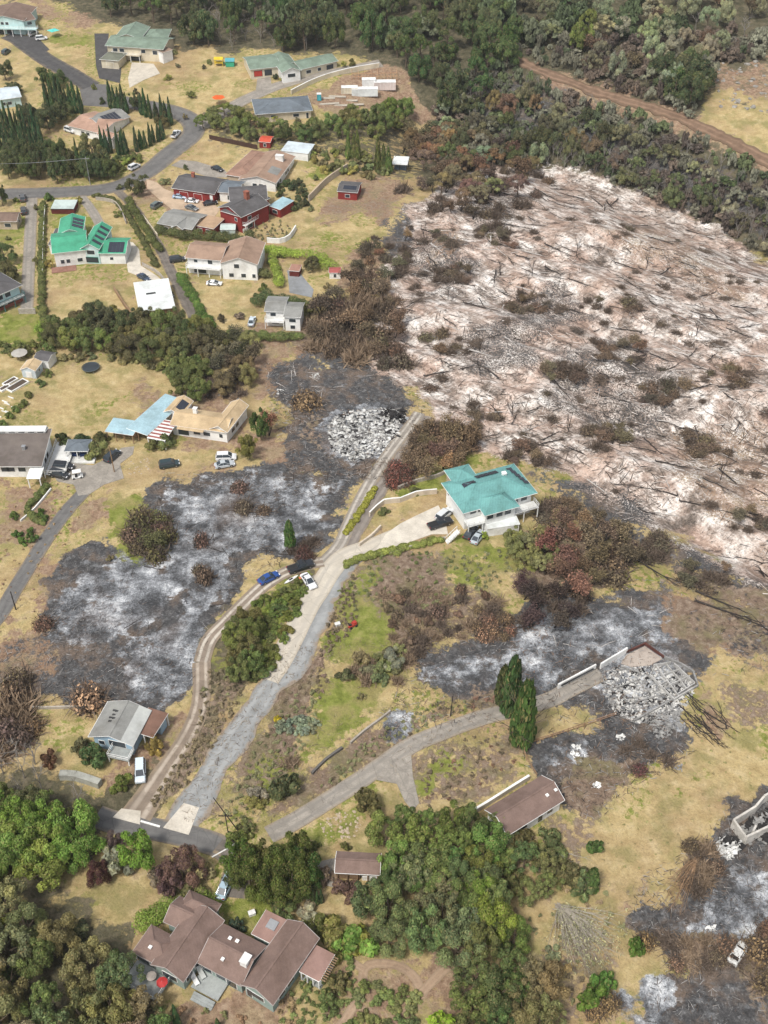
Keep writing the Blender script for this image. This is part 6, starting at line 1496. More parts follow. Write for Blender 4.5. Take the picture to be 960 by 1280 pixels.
# garden beds
for i, (x, y, w_, l_) in enumerate([(22,483,2.4,5.6),(13,478,1.6,4.0),(6,486,1.6,3.0)]):
    t = thing('planter_bed', ['long white framed planter bed beside the pale shed','square white framed bed left of the long one','small white framed bed at the left edge'][i], 'planter', P(x, y), -.62); mb = MB()
    for (a0, a1, b0, b1) in ((-w_/2,w_/2,-l_/2,-l_/2+.25),(-w_/2,w_/2,l_/2-.25,l_/2),(-w_/2,-w_/2+.25,-l_/2+.25,l_/2-.25),(w_/2-.25,w_/2,-l_/2+.25,l_/2-.25)): mb.box(a0, a1, b0, b1, -.2, .5)
    mb.build('frame', W_WHITE, t); q = MB(); q.box(-w_/2+.25, w_/2-.25, -l_/2+.25, l_/2-.25, -.2, .35); q.build('soil', mat('garden soil', (0.10,0.075,0.055), .3, 3, .95), t)
for (x, y) in [(5,508),(14,513),(2,518),(10,500)]:
    t = thing('planter_bed', 'low white edged bed at the left edge above the dark roof', 'planter', P(x, y), -.5, 'low white edged beds'); mb = MB(); mb.box(-.9,.9,-1.1,-.95,-.2,.3); mb.box(-.9,.9,.95,1.1,-.2,.3); mb.build('edging', W_WHITE, t)
canopy(68, 46, 2.6, 3.0, (0.12,0.62,0.56), 'turquoise canopy beside the parked white car', 'canopy_tent', 4, 'canopy')
canopy(274, 131, 2.4, 3.2, (0.75,0.13,0.03), 'bright orange canopy in the upper gardens', 'canopy_tent', 6, 'canopy')
t = thing('playground_set', 'yellow and green climbing frame on the upper lawn', 'play set', P(274, 82)); each(t, 'post', mat('play yellow', (0.70,0.50,0.03), .1, 2, .5), lambda mb, x, y: mb.box(x-.08, x+.08, y-.08, y+.08, 0, 2.6), [(x, y) for x in (-1.5, 1.5) for y in (-1, 1)]); q = MB(); q.box(-1.6, 1.6, -1.1, 1.1, 1.2, 1.32); q.slab([(-1.7,-1.2,2.6),(1.7,-1.2,2.6),(1.7,0,3.3),(-1.7,0,3.3)], .06); q.slab([(-1.7,0,3.3),(1.7,0,3.3),(1.7,1.2,2.6),(-1.7,1.2,2.6)], .06); q.build('roof', mat('play yellow', (0.70,0.50,0.03)), t); q = MB(); q.slab([(1.6,-.5,1.3),(1.6,.5,1.3),(4.0,.5,.2),(4.0,-.5,.2)][::-1], .08); q.build('slide', mat('play green', (0.05,0.35,0.22), .1, 2, .5), t)
t = thing('playhouse', 'green and blue playhouse right of the climbing frame', 'playhouse', P(288, 82)); mb = MB(); mb.box(-1.6, 1.6, -1.3, 1.3, 0, 2.0); mb.build('wall', mat('play green', (0.05,0.35,0.22)), t); q = MB(); q.slab([(-1.8,-1.5,2.0),(1.8,-1.5,2.0),(1.8,0,2.9),(-1.8,0,2.9)], .08); q.slab([(-1.8,0,2.9),(1.8,0,2.9),(1.8,1.5,2.0),(-1.8,1.5,2.0)], .08); q.build('roof', mat('play teal', (0.1,0.35,0.4), .1, 2, .5), t)
t = thing('ride_on_mower', 'small red ride on mower on the lawn edge', 'mower', P(440, 783), .6); mb = MB(); mb.box(-.9,.9,-.45,.45,.25,.6); mb.box(.2,.95,-.35,.35,.6,.95); mb.build('body', REDPAINT, t); q = MB(); q.box(-.6,-.1,-.28,.28,.6,.75); q.box(-.7,-.58,-.28,.28,.75,1.15); q.build('seat', CHAR, t); each(t, 'wheel', CHAR, lambda q, x, y: q.tube((x, y*.5, .28), (x, y*.68, .28), .28, n=10), [(x, y) for x in (-.6, .65) for y in (-1, 1)])
t = thing('kayak', 'white kayak lying beside the white sedan', 'kayak', P(364, 725), .75); V = []; F = []; secs = [(-1.8,.03,.1),(-1.1,.28,.25),(0,.36,.3),(1.1,.28,.25),(1.8,.03,.1)]
for (x, w_, hh) in secs: V += [(x,-w_,.22),(x,0,0),(x,w_,.22),(x,0,hh)]
for i in range(4):
    for j in range(4): F.append((i*4+j, i*4+4+j, i*4+4+(j+1) % 4, i*4+(j+1) % 4))
F += [(0,1,2,3),(16,19,18,17)]; link_mesh('hull', V, F, W_WHITE, t); q = MB(); q.box(-.5,.4,-.18,.18,.29,.34); q.build('cockpit', CHAR, t)
for (x, y, c_, L) in [(374,726,(0.6,0.2,0.08),'small orange crate between kayak and sedan'),(422,782,(0.7,0.7,0.68),'white bucket beside the gravel drive'),(494,835,(0.75,0.75,0.72),'white bin on the garden slope'),(315,1143,(0.8,0.8,0.78),'white garden box on the inner lawn'),(540,1028,(0.6,0.35,0.1),'x')]:
    if L == 'x': continue
    t = thing('garden_box', L, 'box', P(x, y), .4); mb = MB(); mb.prism([(-.5,-.35),(.5,-.35),(.5,.35),(-.5,.35)], -.1, .6); mb.build('body', mat('box '+str(c_), c_, .1, 2, .6), t); q = MB(); q.box(-.54,.54,-.39,.39,.602,.68); q.build('lid', mat('box '+str(c_), c_), t)
# stones on the stony lawn, and the rocky pasture
for key, n, poly, s_, m, lab, grp in [('stone',70,[(400,1028),(440,1008),(452,1030),(440,1050),(405,1045)],(.25,.7),W_TAN,'pale flat stone scattered on the lawn above the small carport','pale stones on the lawn'),('rock',60,[(890,80),(960,75),(960,140),(900,135)],(.7,2.4),mat('grey rock',(0.33,0.31,0.28),.3,1,.95),'grey rock in the pasture beside the fire road','rocks in the upper pasture'),
    ('rock',40,[(215,470),(305,478),(300,500),(225,495)],(.5,1.2),ASHG,'grey stone of the rubble bank beside the tan roof','stones of the rubble bank'),('rock',26,[(150,578),(185,572),(190,590),(160,596)],(.3,.6),W_TAN,'small stone on the verge near the black cars','verge stones')]:
    meshes = []
    for i in range(4):
        bm = bmesh.new(); bmesh.ops.create_icosphere(bm, subdivisions=1, radius=.5)
        for v in bm.verts: v.co *= rnd.uniform(.7, 1.25); v.co.z *= .55
        me = bpy.data.meshes.new(key); bm.to_mesh(me); bm.free(); me.materials.append(m); meshes.append(me)
    xs = [p[0] for p in poly]; ys = [p[1] for p in poly]; k = 0
    while k < n:
        a_, b__ = rnd.uniform(min(xs), max(xs)), rnd.uniform(min(ys), max(ys))
        if poly_dist(np.array([a_]), np.array([b__]), poly)[0] < 0: continue
        k += 1; o = bpy.data.objects.new(key, rnd.choice(meshes)); COL.objects.link(o); o.location = P(a_, b__); s = rnd.uniform(*s_); o.scale = (s, s*rnd.uniform(.6, 1.2), s); o.rotation_euler = (0, 0, rnd.uniform(0, 6)); tag(o, lab, 'stone', grp)

# ------------------------------------------------------------------ vehicles
def paint_mat():
    m, n, l, b = nt('car paint'); oi = n.new('ShaderNodeObjectInfo'); l.new(oi.outputs['Color'], b.inputs['Base Color'])
    b.inputs['Roughness'].default_value = 0.28; b.inputs['Specular IOR Level'].default_value = 0.5; b.inputs['Coat Weight'].default_value = 0.4
    return m
PAINT = paint_mat(); TYRE = mat('tyre', (0.025,0.025,0.025), .1, 4, .9); RIM = mat('wheel rim', (0.45,0.45,0.46), .1, 4, .35, metal=.8)
HEADL = mat('headlight glass', (0.75,0.76,0.78), .02, 4, .15); TAILL = mat('tail light', (0.35,0.02,0.02), .05, 4, .25); BLACKP = mat('black plastic', (0.03,0.03,0.03), .1, 4, .6)
def loft(secs, name, m, parent, bevel=.12):
    """secs: (x, half width low, half width high, z low, z high); rounded upper edge"""
    V = []; F = []
    for (x, wl, wh, z0, z1) in secs:
        b = min(bevel, (z1-z0)*.4)
        V += [(x,-wl,z0),(x,-wl,z0+(z1-z0)*.35),(x,-wh,z1-b),(x,-wh+b,z1),(x,wh-b,z1),(x,wh,z1-b),(x,wl,z0+(z1-z0)*.35),(x,wl,z0)]
    k = 8
    for i in range(len(secs)-1):
        for j in range(k): F.append((i*k+j, i*k+(j+1) % k, (i+1)*k+(j+1) % k, (i+1)*k+j))
    F.append(tuple(reversed(range(k)))); F.append(tuple((len(secs)-1)*k+j for j in range(k)))
    o = link_mesh(name, V, F, m, parent)
    bm = bmesh.new(); bm.from_mesh(o.data); bmesh.ops.recalc_face_normals(bm, faces=bm.faces); bm.to_mesh(o.data); bm.free()
    return o
def car_proto(kind):
    L, W, H = {'sedan': (4.7,1.82,1.42), 'suv': (4.7,1.9,1.75), 'pickup': (5.6,1.98,1.85), 'coupe': (4.5,1.82,1.25)}[kind]
    root = thing({'sedan':'car','coupe':'car','suv':'suv','pickup':'pickup_truck'}[kind], 'x', 'car', (0, 0, -400)); h = W/2; f = L/2
    dk = .92 if kind in ('sedan','coupe') else 1.08
    if kind == 'pickup':
        body = loft([(-f,h*.92,h*.9,.42,.95),(-f+.1,h,h*.96,.32,1.02),(-.55,h,h*.96,.32,1.04),(.2,h,h*.96,.32,1.12),(1.1,h,h*.95,.32,1.14),(f-.25,h*.98,h*.9,.34,1.05),(f,h*.88,h*.8,.4,.85)], 'body', PAINT, root)
        bed = MB(); bed.box(-f+.2,-.75,-h+.22,h-.22,1.021,1.05); bed.build('cargo_bed', BLACKP, root)
        cab = [(-.7,h*.86,h*.80,1.0,1.05),(-.5,h*.88,h*.72,1.0,1.74),(.55,h*.88,h*.72,1.0,1.78),(1.35,h*.88,h*.78,1.0,1.12)]; top = (-.45,.5,h*.68,1.80)
    elif kind == 'suv':
        body = loft([(-f,h*.9,h*.88,.45,1.0),(-f+.12,h,h*.95,.3,1.08),(-1,h,h*.96,.3,1.08),(1.0,h,h*.95,.3,1.06),(f-.4,h*.98,h*.9,.32,.96),(f,h*.85,h*.78,.4,.75)], 'body', PAINT, root)
        cab = [(-f+.1,h*.9,h*.84,1.0,1.1),(-f+.35,h*.9,h*.74,1.0,H-.05),(.5,h*.9,h*.74,1.0,H-.03),(1.35,h*.9,h*.8,1.0,1.08)]; top = (-f+.4,.5,h*.70,H)
    else:
        zc = H-.55
        body = loft([(-f,h*.88,h*.82,.4,.78),(-f+.2,h*.98,h*.92,.27,zc),(-1.1,h,h*.96,.27,zc+.03),(.9,h,h*.95,.27,zc),(f-.4,h*.97,h*.9,.27,zc-.1),(f,h*.84,h*.76,.35,.58)], 'body', PAINT, root)
        cab = [(-1.75,h*.86,h*.8,zc-.05,zc+.05),(-.95,h*.86,h*.68,zc-.05,H-.05),(.15,h*.86,h*.68,zc-.05,H-.03),(1.15,h*.88,h*.8,zc-.05,zc+.03)]; top = (-.9,.12,h*.64,H)
    loft(cab, 'windows', GLASS, root, .08)
    mb = MB(); mb.prism([(top[0]-.05,-top[2]),(top[1]+.05,-top[2]),(top[1]+.05,top[2]),(top[0]-.05,top[2])], top[3]-.08, top[3]+.02); ro = mb.build('roof_panel', PAINT, root)
    mb = MB(); z1 = top[3]-.05; c0 = cab[0]; c3 = cab[3]
    for s in (-1, 1):
        mb.tube((top[1], s*top[2], z1), (c3[0], s*c3[2]*.97, c3[4]), .05, n=4); mb.tube((top[0], s*top[2], z1), (c0[0], s*c0[2]*.97, c0[4]), .06, n=4)
        m_x = (top[0]+top[1])/2; mb.tube((m_x, s*(top[2]+.02), z1), (m_x, s*h*.9, cab[0][3]+.02), .045, n=4)
    pl = mb.build('pillars', PAINT, root)
    for x in (-L*.30, L*.31):
        for s in (-1, 1):
            q = MB(); q.tube((x, s*(h-.22), .34), (x, s*(h+.015), .34), .34, n=14); w = q.build('wheel', TYRE, root); q = MB(); q.tube((x, s*(h-.05), .34), (x, s*(h+.03), .34), .2, n=10); q.build('rim', RIM, w)
    zl = .72 if kind in ('sedan','coupe') else .88
    for s in (-1, 1):
        q = MB(); q.box(f-.22, f-.02, s*h*.62-.2, s*h*.62+.2, zl-.14, zl); q.build('headlight', HEADL, root)
        q = MB(); q.box(-f-.02, -f+.12, s*h*.72-.16, s*h*.72+.12, zl-.08, zl+.12); q.build('tail_light', TAILL, root)
        q = MB(); q.box(cab[3][0]-.35, cab[3][0]-.15, s*(h+.02)-.09, s*(h+.02)+.09, cab[3][3]+.02, cab[3][3]+.18); q.build('mirror', BLACKP, root)
    for o in (body, ro, pl): o['paint'] = 1
    note_kids(root); return root
CARS = {k: car_proto(k) for k in ('sedan','suv','pickup','coupe')}
def car(kind, px, py, dx, dy, color, label, s=1.0, up=.11):
    a_ = P(px, py); b__ = P(px+dx*.5, py+dy*.5); c_ = P(px-dx*.5, py-dy*.5)
    return place(CARS[kind], (a_.x, a_.y, a_.z+up), math.atan2(b__.y-c_.y, b__.x-c_.x), s, label, 'pickup truck' if kind == 'pickup' else 'car', None, color)
WH = (0.72,0.73,0.73); BK = (0.02,0.022,0.026); SI = (0.45,0.48,0.50)
car('suv', 52, 50, 14, -2, WH, 'white car parked on the dark forecourt beside the turquoise canopy')
car('suv', 42, 44, 12, -6, (0.35,0.37,0.38), 'grey white car half behind the white one on the forecourt')
car('suv', 8, 67, 10, -8, (0.05,0.08,0.08), 'dark green car on the lawn at the upper left edge')
car('suv', 88, 165, 12, 5, WH, 'white car under the trees beside the pale brown roof')
car('pickup', 220, 170, 8, -10, WH, 'white pickup parked on the curve of the street')
car('suv', 168, 211, 14, -8, WH, 'white van at the verge below the street cypresses')
car('sedan', 272, 213, 13, 5, BK, 'black car on the grey drive above the red garage')
car('sedan', 225, 248, 14, 1, (0.30,0.42,0.55), 'silvery blue sedan before the red garage')
car('coupe', 240, 253, 16, 1, WH, 'low white sports car before the red garage')
car('sedan', 263, 256, 13, -2, BK, 'black car right of the white sports car')
car('suv', 196, 259, 12, -8, (0.12,0.15,0.14), 'grey green car on the small lawn beside the tan drive')
car('sedan', 240, 262, 10, 3, (0.16,0.17,0.17), 'grey car behind the island bed')
car('suv', 222, 327, 15, -2, (0.03,0.035,0.04), 'black car left of the two storey white house')
car('coupe', 268, 356, 22, 1, WH, 'white sports car under the long balcony')
car('sedan', 315, 404, 3, -10, (0.55,0.63,0.68), 'pale blue car above the small white house hedge')
car('sedan', 212, 369, 9, 14, BK, 'black car with pale bonnet beside the white roofed shed')
car('sedan', 180, 349, 9, 5, (0.04,0.06,0.10), 'dark blue car behind the white roofed shed')
car('suv', 29, 250, -2, -14, (0.10,0.10,0.10), 'dark car in the hedge bay beside the stained drive')
car('suv', 30, 266, -2, -14, (0.06,0.06,0.06), 'second dark car in the hedge bay below the first')
car('suv', 80, 586, 24, 2, (0.018,0.02,0.024), 'large black car nearest the pavilion on the concrete court')
car('suv', 75, 596, 22, 5, (0.03,0.032,0.036), 'black car in front of the other black one on the concrete court')
car('suv', 141, 573, 17, -15, (0.03,0.04,0.05), 'black car parked below the pale blue awning roof')
car('suv', 212, 583, 24, -4, (0.025,0.045,0.05), 'dark green black car on the dry lawn edge above the ash')
car('suv', 283, 574, 22, -1, WH, 'white car beside the yellow green bush')
car('sedan', 281, 583, 22, -4, SI, 'silver car in front of the white one near the ash field')
car('sedan', 336, 725, 22, -11, (0.02,0.07,0.26), 'bright blue car on the loop drive by the ash')
car('pickup', 376, 711, 25, -8, BK, 'black pickup on the loop drive before the scorched bushes')
car('sedan', 386, 729, 12, 16, WH, 'white sedan parked on the tip of the green bank')
car('pickup', 550, 657, 27, -8, BK, 'black pickup in the pale court of the turquoise house')
car('suv', 555, 646, 10, -8, (0.62,0.64,0.65), 'white car behind the black pickup')
car('sedan', 597, 674, 9, -12, (0.42,0.47,0.50), 'silver car in front of the turquoise house')
car('sedan', 588, 668, 9, -12, (0.04,0.045,0.05), 'dark car beside the silver one at the turquoise house')
car('suv', 176, 967, 0, 26, (0.60,0.68,0.74), 'white blue car on the drive beside the blue cottage')
car('sedan', 282, 1110, 12, -26, (0.38,0.50,0.58), 'light blue car under the broad dark green trees')
# burnt out car: bare pale shell
t = thing('burnt_car', 'burnt out white car shell on the charred corner', 'car', P(922, 1193), math.radians(48)); 
loft([(-2.1,.8,.75,.15,.7),(-1.9,.88,.82,.1,.82),(0,.88,.84,.1,.8),(1.8,.86,.8,.1,.7),(2.1,.75,.7,.15,.5)], 'body', SHEET, t)
mb = MB()
for s in (-1, 1): mb.tube((1.0,s*.75,.75),(.3,s*.6,1.25),.05); mb.tube((-1.5,s*.75,.78),(-1.0,s*.6,1.25),.05)
mb.prism([(-1.1,-.62),(.35,-.62),(.35,.62),(-1.1,.62)], 1.2, 1.27); mb.build('roof_frame', SHEET, t); mb = MB(); mb.box(-1.5,.9,-.68,.68,.805,.83); mb.build('burnt_cabin', CHAR, t)
# golf cart
t = thing('golf_cart', 'small white golf cart beside the two black cars', 'golf cart', P(97, 597), .3); mb = MB(); mb.box(-1.2,1.2,-.6,.6,.25,.45); mb.prism([(.7,-.58),(1.25,-.5),(1.25,.5),(.7,.58)], .45, .85); mb.build('body', W_WHITE, t)
q = MB(); q.box(-.9,1.0,-.65,.65,1.8,1.88); q.build('roof', W_WHITE, t); each(t, 'post', METAL, lambda q, x, y: q.tube((x,y,.45),(x,y,1.8),.03), [(x, y) for x in (-.85,.9) for y in (-.55,.55)]); q = MB(); q.box(-.5,0,-.5,.5,.45,.8); q.build('seat', CHAR, t)
for x in (-.8, .8):
    for y in (-.6, .6): q = MB(); q.tube((x,y-.08,.25),(x,y+.08,.25),.25,n=10); q.build('wheel', TYRE, t)
for r_ in CARS.values():
    for ch_ in list(bpy.data.objects):
        if ch_.parent and ch_.parent.parent == r_: bpy.data.objects.remove(ch_)
    for ch_ in list(bpy.data.objects):
        if ch_.parent == r_: bpy.data.objects.remove(ch_)
    bpy.data.objects.remove(r_)

# ------------------------------------------------------------------ the planting
# valley forest along the top
scatter(['round','airy'], [(100,-60),(130,24),(215,36),(235,64),(300,66),(420,64),(480,76),(515,96),(545,132),(565,150),(610,130),(645,70),(650,-60)], 190, (8,12), (9,14),
        'dark green forest tree crowding the valley side above the houses', 'tree', 'dark green trees of the valley forest',
        [G_DARK, G_DARK, (0.045,0.07,0.028), (0.06,0.085,0.035), (0.075,0.09,0.05)], 6.0)
scatter(['round','airy','airy'], [(640,-60),(1010,-60),(1010,70),(890,80),(865,145),(800,130),(690,84),(650,60)], 85, (7,11), (7,11),
        'grey green and olive tree on the far valley slope above the dirt road', 'tree', 'grey green trees on the far valley slope',
        [G_GREY, (0.10,0.11,0.07), G_MID, (0.06,0.08,0.04), (0.12,0.105,0.075)], 6.0)
scatter(['airy','round'], [(545,150),(600,125),(660,130),(760,170),(860,215),(1010,290),(1010,345),(960,322),(900,292),(840,262),(760,226),(700,212),(640,210),(560,215)], 75, (6,9), (5,9),
        'smoky olive tree in the gulch beyond the burnt slope', 'tree', 'smoky olive trees down in the gulch',
        [(0.075,0.085,0.045), G_GREY, (0.09,0.085,0.055), (0.05,0.06,0.03), BRG], 5.5)
scatter(['bare'], [(235,0),(330,0),(400,64),(310,66),(250,60)], 34, (6,9), (6,9), 'leafless grey brown tree on the hillside behind the green roofed houses', 'tree', 'bare trees on the upper hillside', [BR], 4.5)
scatter(['bare'], [(560,100),(680,100),(770,160),(960,240),(970,325),(860,266),(760,226),(640,205),(600,180)], 95, (5,8), (6,9), 'leafless grey tree standing in the scorched gulch', 'tree', 'bare trees in the scorched gulch', [BR], 4.5)
scatter(['bare','scorch'], [(640,0),(960,0),(960,60),(860,120),(700,90)], 45, (5,8), (5,8), 'leafless brown tree among the grey green trees of the far slope', 'tree', 'bare trees on the far valley slope', [BR, BRG], 5.5)
scatter(['round'], [(820,110),(870,95),(880,130),(872,146),(845,142)], 8, (9,12), (9,12), 'large dark evergreen beside the fire road and the rocky pasture', 'tree', 'dark evergreens by the fire road', [G_DARK], 5)
scatter(['scorch','airy'], [(520,190),(560,170),(640,195),(680,215),(640,250),(590,262),(535,235)], 34, (6,9), (5,8), 'brown scorched tree at the upper left corner of the burnt slope', 'tree', 'scorched trees at the head of the burnt slope', [BR, BRG, (0.13,0.09,0.07), G_OLI], 4)
scatter(['scorch','round'], [(505,160),(545,160),(560,200),(520,215),(500,190)], 8, (5,7), (4,6), 'olive and reddish garden tree beside the small pale roofed shed', 'tree', 'garden trees by the pale roofed shed', [BR, G_OLI, (0.2,0.12,0.09)], 4)

mass('forest', ['round','airy'], [(-60,-120),(140,-60),(235,10),(300,40),(420,45),(520,70),(600,90),(1040,40),(1040,-160),(-60,-160)], 260, (8,12), (7,11), 'continuous dark forest canopy along the top of the picture', 'forest', [G_DARK,(0.07,0.09,0.045),(0.09,0.10,0.06)], 5.5)
mass('valley_woodland', ['round','airy','dry'], [(560,110),(640,60),(1010,40),(1010,140),(960,190),(1010,345),(960,322),(900,292),(840,262),(760,228),(700,212),(640,212),(540,215),(540,150)], 460, (2.2,7.5), (1.5,6), 'tangled olive and brown woodland filling the gulch', 'woodland', [(0.11,0.085,0.065),(0.07,0.055,0.045),(0.11,0.105,0.075),(0.14,0.14,0.10),(0.06,0.075,0.04),(0.10,0.12,0.055),(0.09,0.10,0.06)], 2.6)

for (x_, y_) in [(100,254),(186,303),(150,236),(232,212),(206,230),(395,225),(405,213),(388,264),(358,264),(330,250),(352,320),(330,346),(338,330),(440,208),(455,214),(420,198),(240,122),(262,142),(232,150),(300,162),(210,100),(222,84),(255,86),(262,80),(345,99),(352,101),(430,84),(440,82),(20,252),(10,300),(46,262),(46,330),(62,334),(142,392),(70,405),(410,362),(425,366),(400,382),(150,270),(160,264),(345,150),(372,152),(300,150),(128,130),(170,118),(208,62),(218,68),(118,112),(182,222)]:
    put(rnd.choice(['bush','bush','dry','round']), x_, y_, rnd.uniform(1.8, 4.2), rnd.uniform(1.2, 3.0), 'garden shrub beside the houses and drives of the upper neighbourhood', 'shrub', 'garden shrubs of the upper neighbourhood', rnd.choice([G_MID, G_DARK, G_OLI, G_YEL]))

scatter(['bare'], [(690,205),(760,222),(850,258),(960,315),(1000,345),(1000,322),(960,296),(850,240),(760,204),(690,188)], 60, (4,6), (7,11), 'pale slender leafless tree along the upper edge of the burnt slope', 'tree', 'pale bare trees on the upper burn edge', [BR], 2.2)

# upper left: cypress rows and dark evergreens
def row(px0, py0, px1, py1, n, w, h, label, group, color=(0.028,0.05,0.024), kind='cypress'):
    for i in range(n):
        t = i/(n-1); put(kind, px0+(px1-px0)*t+rnd.gauss(0, .8), py0+(py1-py0)*t+rnd.gauss(0, .7), w*rnd.uniform(.8, 1.25), h*rnd.uniform(.78, 1.2), label, 'tree', group, color)
row(62,136,101,142,8,3.2,10.5,'tall dark cypress in the dense row left of the street court','cypresses left of the court')
row(139,136,160,142,5,3.0,9,'narrow cypress in the short row across the court mouth','cypresses right of the court')
row(178,143,214,156,7,3.0,8.5,'narrow cypress in the row bordering the curve of the street','cypresses along the street curve')
row(172,190,204,174,7,2.6,7.5,'narrow cypress in the low row beside the parked white pickup','cypresses beside the parked pickup')
row(129,190,139,192,3,2.4,10,'thin cypress in the pair of clumps before the pale brown roofed house','cypresses before the pale brown house')
row(149,193,161,193,4,2.4,9,'thin cypress standing right of the pale brown roofed house','cypresses right of the pale brown house')
row(2,172,52,178,10,2.8,11,'tall dark cypress in the windbreak at the left edge','cypresses of the left windbreak')
row(-6,186,46,190,9,3.2,8,'shorter cypress in the second line at the left edge','cypresses of the second windbreak')
row(100,218,104,220,2,2.6,10,'cypress rising from the dark trees above the street','cypresses above the street')
for (x, y, w, h, l_) in [(38,158,8,8,'dark evergreen behind the left windbreak'),(62,162,9,8,'broad dark evergreen right of the left windbreak'),(80,150,8,6,'dull green tree left of the pale brown roof'),
    (58,106,7,6.5,'dark evergreen at the lawn corner below the hill road'),(74,110,7,6,'clipped dark evergreen beside the hill road'),(8,100,7,7,'dark tree at the left edge above the pale roof'),(18,116,6,4,'low dark shrubby tree beside the pale blue roof'),
    (116,200,9,8,'broad olive evergreen before the pale brown house'),(128,216,9,7,'rounded dark evergreen at the end of the street hedge'),(112,222,8,7,'dark rounded tree above the utility pole'),(168,138,5,6,'small dark evergreen ending the court cypress row'),(204,160,5,4,'small olive tree at the end of the curve cypresses'),
    (170,244,7,6.5,'olive tree on the corner of the lane and the street'),(8,352,8,6,'dark olive tree beside the stained concrete drive'),(8,330,7,6,'dark tree above the left edge brick roof'),(4,258,4,7,'dark conifer at the left edge by the street')]:
    put('round', x, y, w, h, l_, 'tree', None, G_DARK if 'olive' not in l_ else (0.07,0.075,0.035))
scatter(['round'], [(0,198),(100,206),(140,214),(140,226),(60,232),(0,230)], 24, (5,7), (6,8), 'dark evergreen in the thick belt above the street', 'tree', 'dark evergreens above the street', [G_DARK,(0.03,0.048,0.018)], 3.4)
scatter(['bush'], [(0,184),(95,190),(95,200),(0,196)], 12, (4,6), (3,4), 'low mid green shrub among the evergreens above the street', 'shrub', 'shrubs among the evergreens', [G_MID, G_DARK], 3)
scatter(['bush'], [(145,200),(180,195),(186,203),(150,216)], 7, (3,5), (2,3), 'bright green verge shrub behind the white cars', 'shrub', 'verge shrubs by the street', [G_MID, G_YEL], 2.5)
# middle upper gardens
scatter(['round','airy'], [(250,150),(300,140),(320,160),(340,168),(400,160),(445,150),(440,180),(380,178),(300,178),(256,172)], 22, (5.5,8), (4.5,6.5), 'leafy green garden tree below the slate blue roofed house', 'tree', 'garden trees below the slate blue roof', [G_MID, (0.06,0.09,0.03), G_DARK, G_OLI], 4.2)
scatter(['round'], [(455,150),(505,140),(512,165),(470,178)], 8, (6,9), (5,8), 'full green garden tree below the building site', 'tree', 'garden trees below the building site', [G_MID,(0.09,0.12,0.035), G_DARK], 4.5)
row(437,200,447,202,3,3.4,10,'tall yellow green conifer in the left trio by the hedge','conifers of the left trio',(0.07,0.085,0.025))
row(473,215,487,217,3,3.6,11,'tall dark conifer in the right trio near the pale roofed shed','conifers of the right trio',(0.05,0.07,0.022))
scatter(['bush'], [(385,190),(440,190),(500,215),(470,228),(400,215)], 26, (3,5), (2,3.5), 'mixed garden shrub between the shed roof and the retaining wall', 'shrub', 'garden shrubs by the retaining wall', [G_MID, G_OLI, G_YEL, BRG], 2.6)
scatter(['bush'], [(340,235),(385,228),(392,255),(370,268),(350,255)], 12, (3,5), (2,3.5), 'dense green shrub right of the red house', 'shrub', 'shrubs right of the red house', [G_MID, G_DARK], 2.4)
mass('weeds', ['bush','dry'], [(305,290),(345,272),(372,292),(350,302),(310,302)], 51, (0.96,1.61), (0.60,0.96), 'grey green low plant on the terraced bank below the red house', 'weeds', [G_GREY, BRG, G_OLI], 0.84)
hedge('hedge', [(320,316),(350,318),(385,324),(420,338)], 4.4, 3.2, (0.19,0.25,0.05), 'long bright green hedge running below the dry slope', seed=3)
hedge('hedge', [(340,326),(346,342),(349,360)], 2.8, 2.4, (0.17,0.23,0.05), 'short upright green hedge beside the grey slab', seed=4)
hedge('hedge', [(196,288),(228,300),(262,300),(300,302),(312,300)], 3.6, 3.0, (0.06,0.07,0.03), 'dark hedge along the foot of the grey and red low roofs', seed=5)
hedge('hedge', [(224,347),(238,368),(254,394),(266,412)], 2.6, 2.0, (0.07,0.115,0.03), 'clipped green hedge between the lane and the rice coloured lawn', seed=6)
hedge('hedge', [(160,252),(172,272),(190,300),(200,315)], 2.4, 2.2, (0.07,0.08,0.03), 'dull green hedge along the right side of the lane', seed=7)
hedge('hedge', [(118,246),(140,250),(158,266),(172,290),(184,312),(196,334)], 1.6, 1.3, (0.075,0.085,0.035), 'long dull hedge between the green roofed lot and the lane', seed=8)
hedge('hedge', [(54,256),(53,300),(52,345),(54,395),(56,420)], 1.9, 1.8, (0.10,0.12,0.045), 'narrow hedge along the fence of the stained concrete drive', seed=9)
hedge('hedge', [(262,424),(300,424),(340,424),(378,424)], 3.2, 2.6, (0.09,0.11,0.04), 'green hedge row below the small white house', seed=10)
hedge('hedge', [(320,384),(330,372),(350,378),(388,388)], 3.4, 3.0, (0.06,0.08,0.035), 'dark hedge curving behind the small white house', seed=12)
for (x, y, w, h, k, c, l_) in [(390,338,5,4,'round',(0.07,0.085,0.04),'rounded olive bush at the end of the bright hedge'),(318,378,3.6,3.2,'bush',G_MID,'rounded bush left of the small white house'),(328,364,3.2,2.8,'bush',G_MID,'low bush at the lawn corner near the short hedge'),
     (385,392,5,4,'bush',G_MID,'dark green shrub right of the small white house'),(277,402,3,2.6,'dry',BRG,'small purple brown shrub on the striped dry lawn'),(300,398,4,2,'dry',(0.2,0.16,0.1),'dry straw coloured shrub beside the parked pale car'),(240,272,5,2,'bush',G_OLI,'planted island bed in the tan drive'),
     (62,250,4,3,'bush',(0.09,0.11,0.04),'olive shrub beside the glass house roof')]:
    put(k, x, y, w, h, l_, 'shrub', None, c)
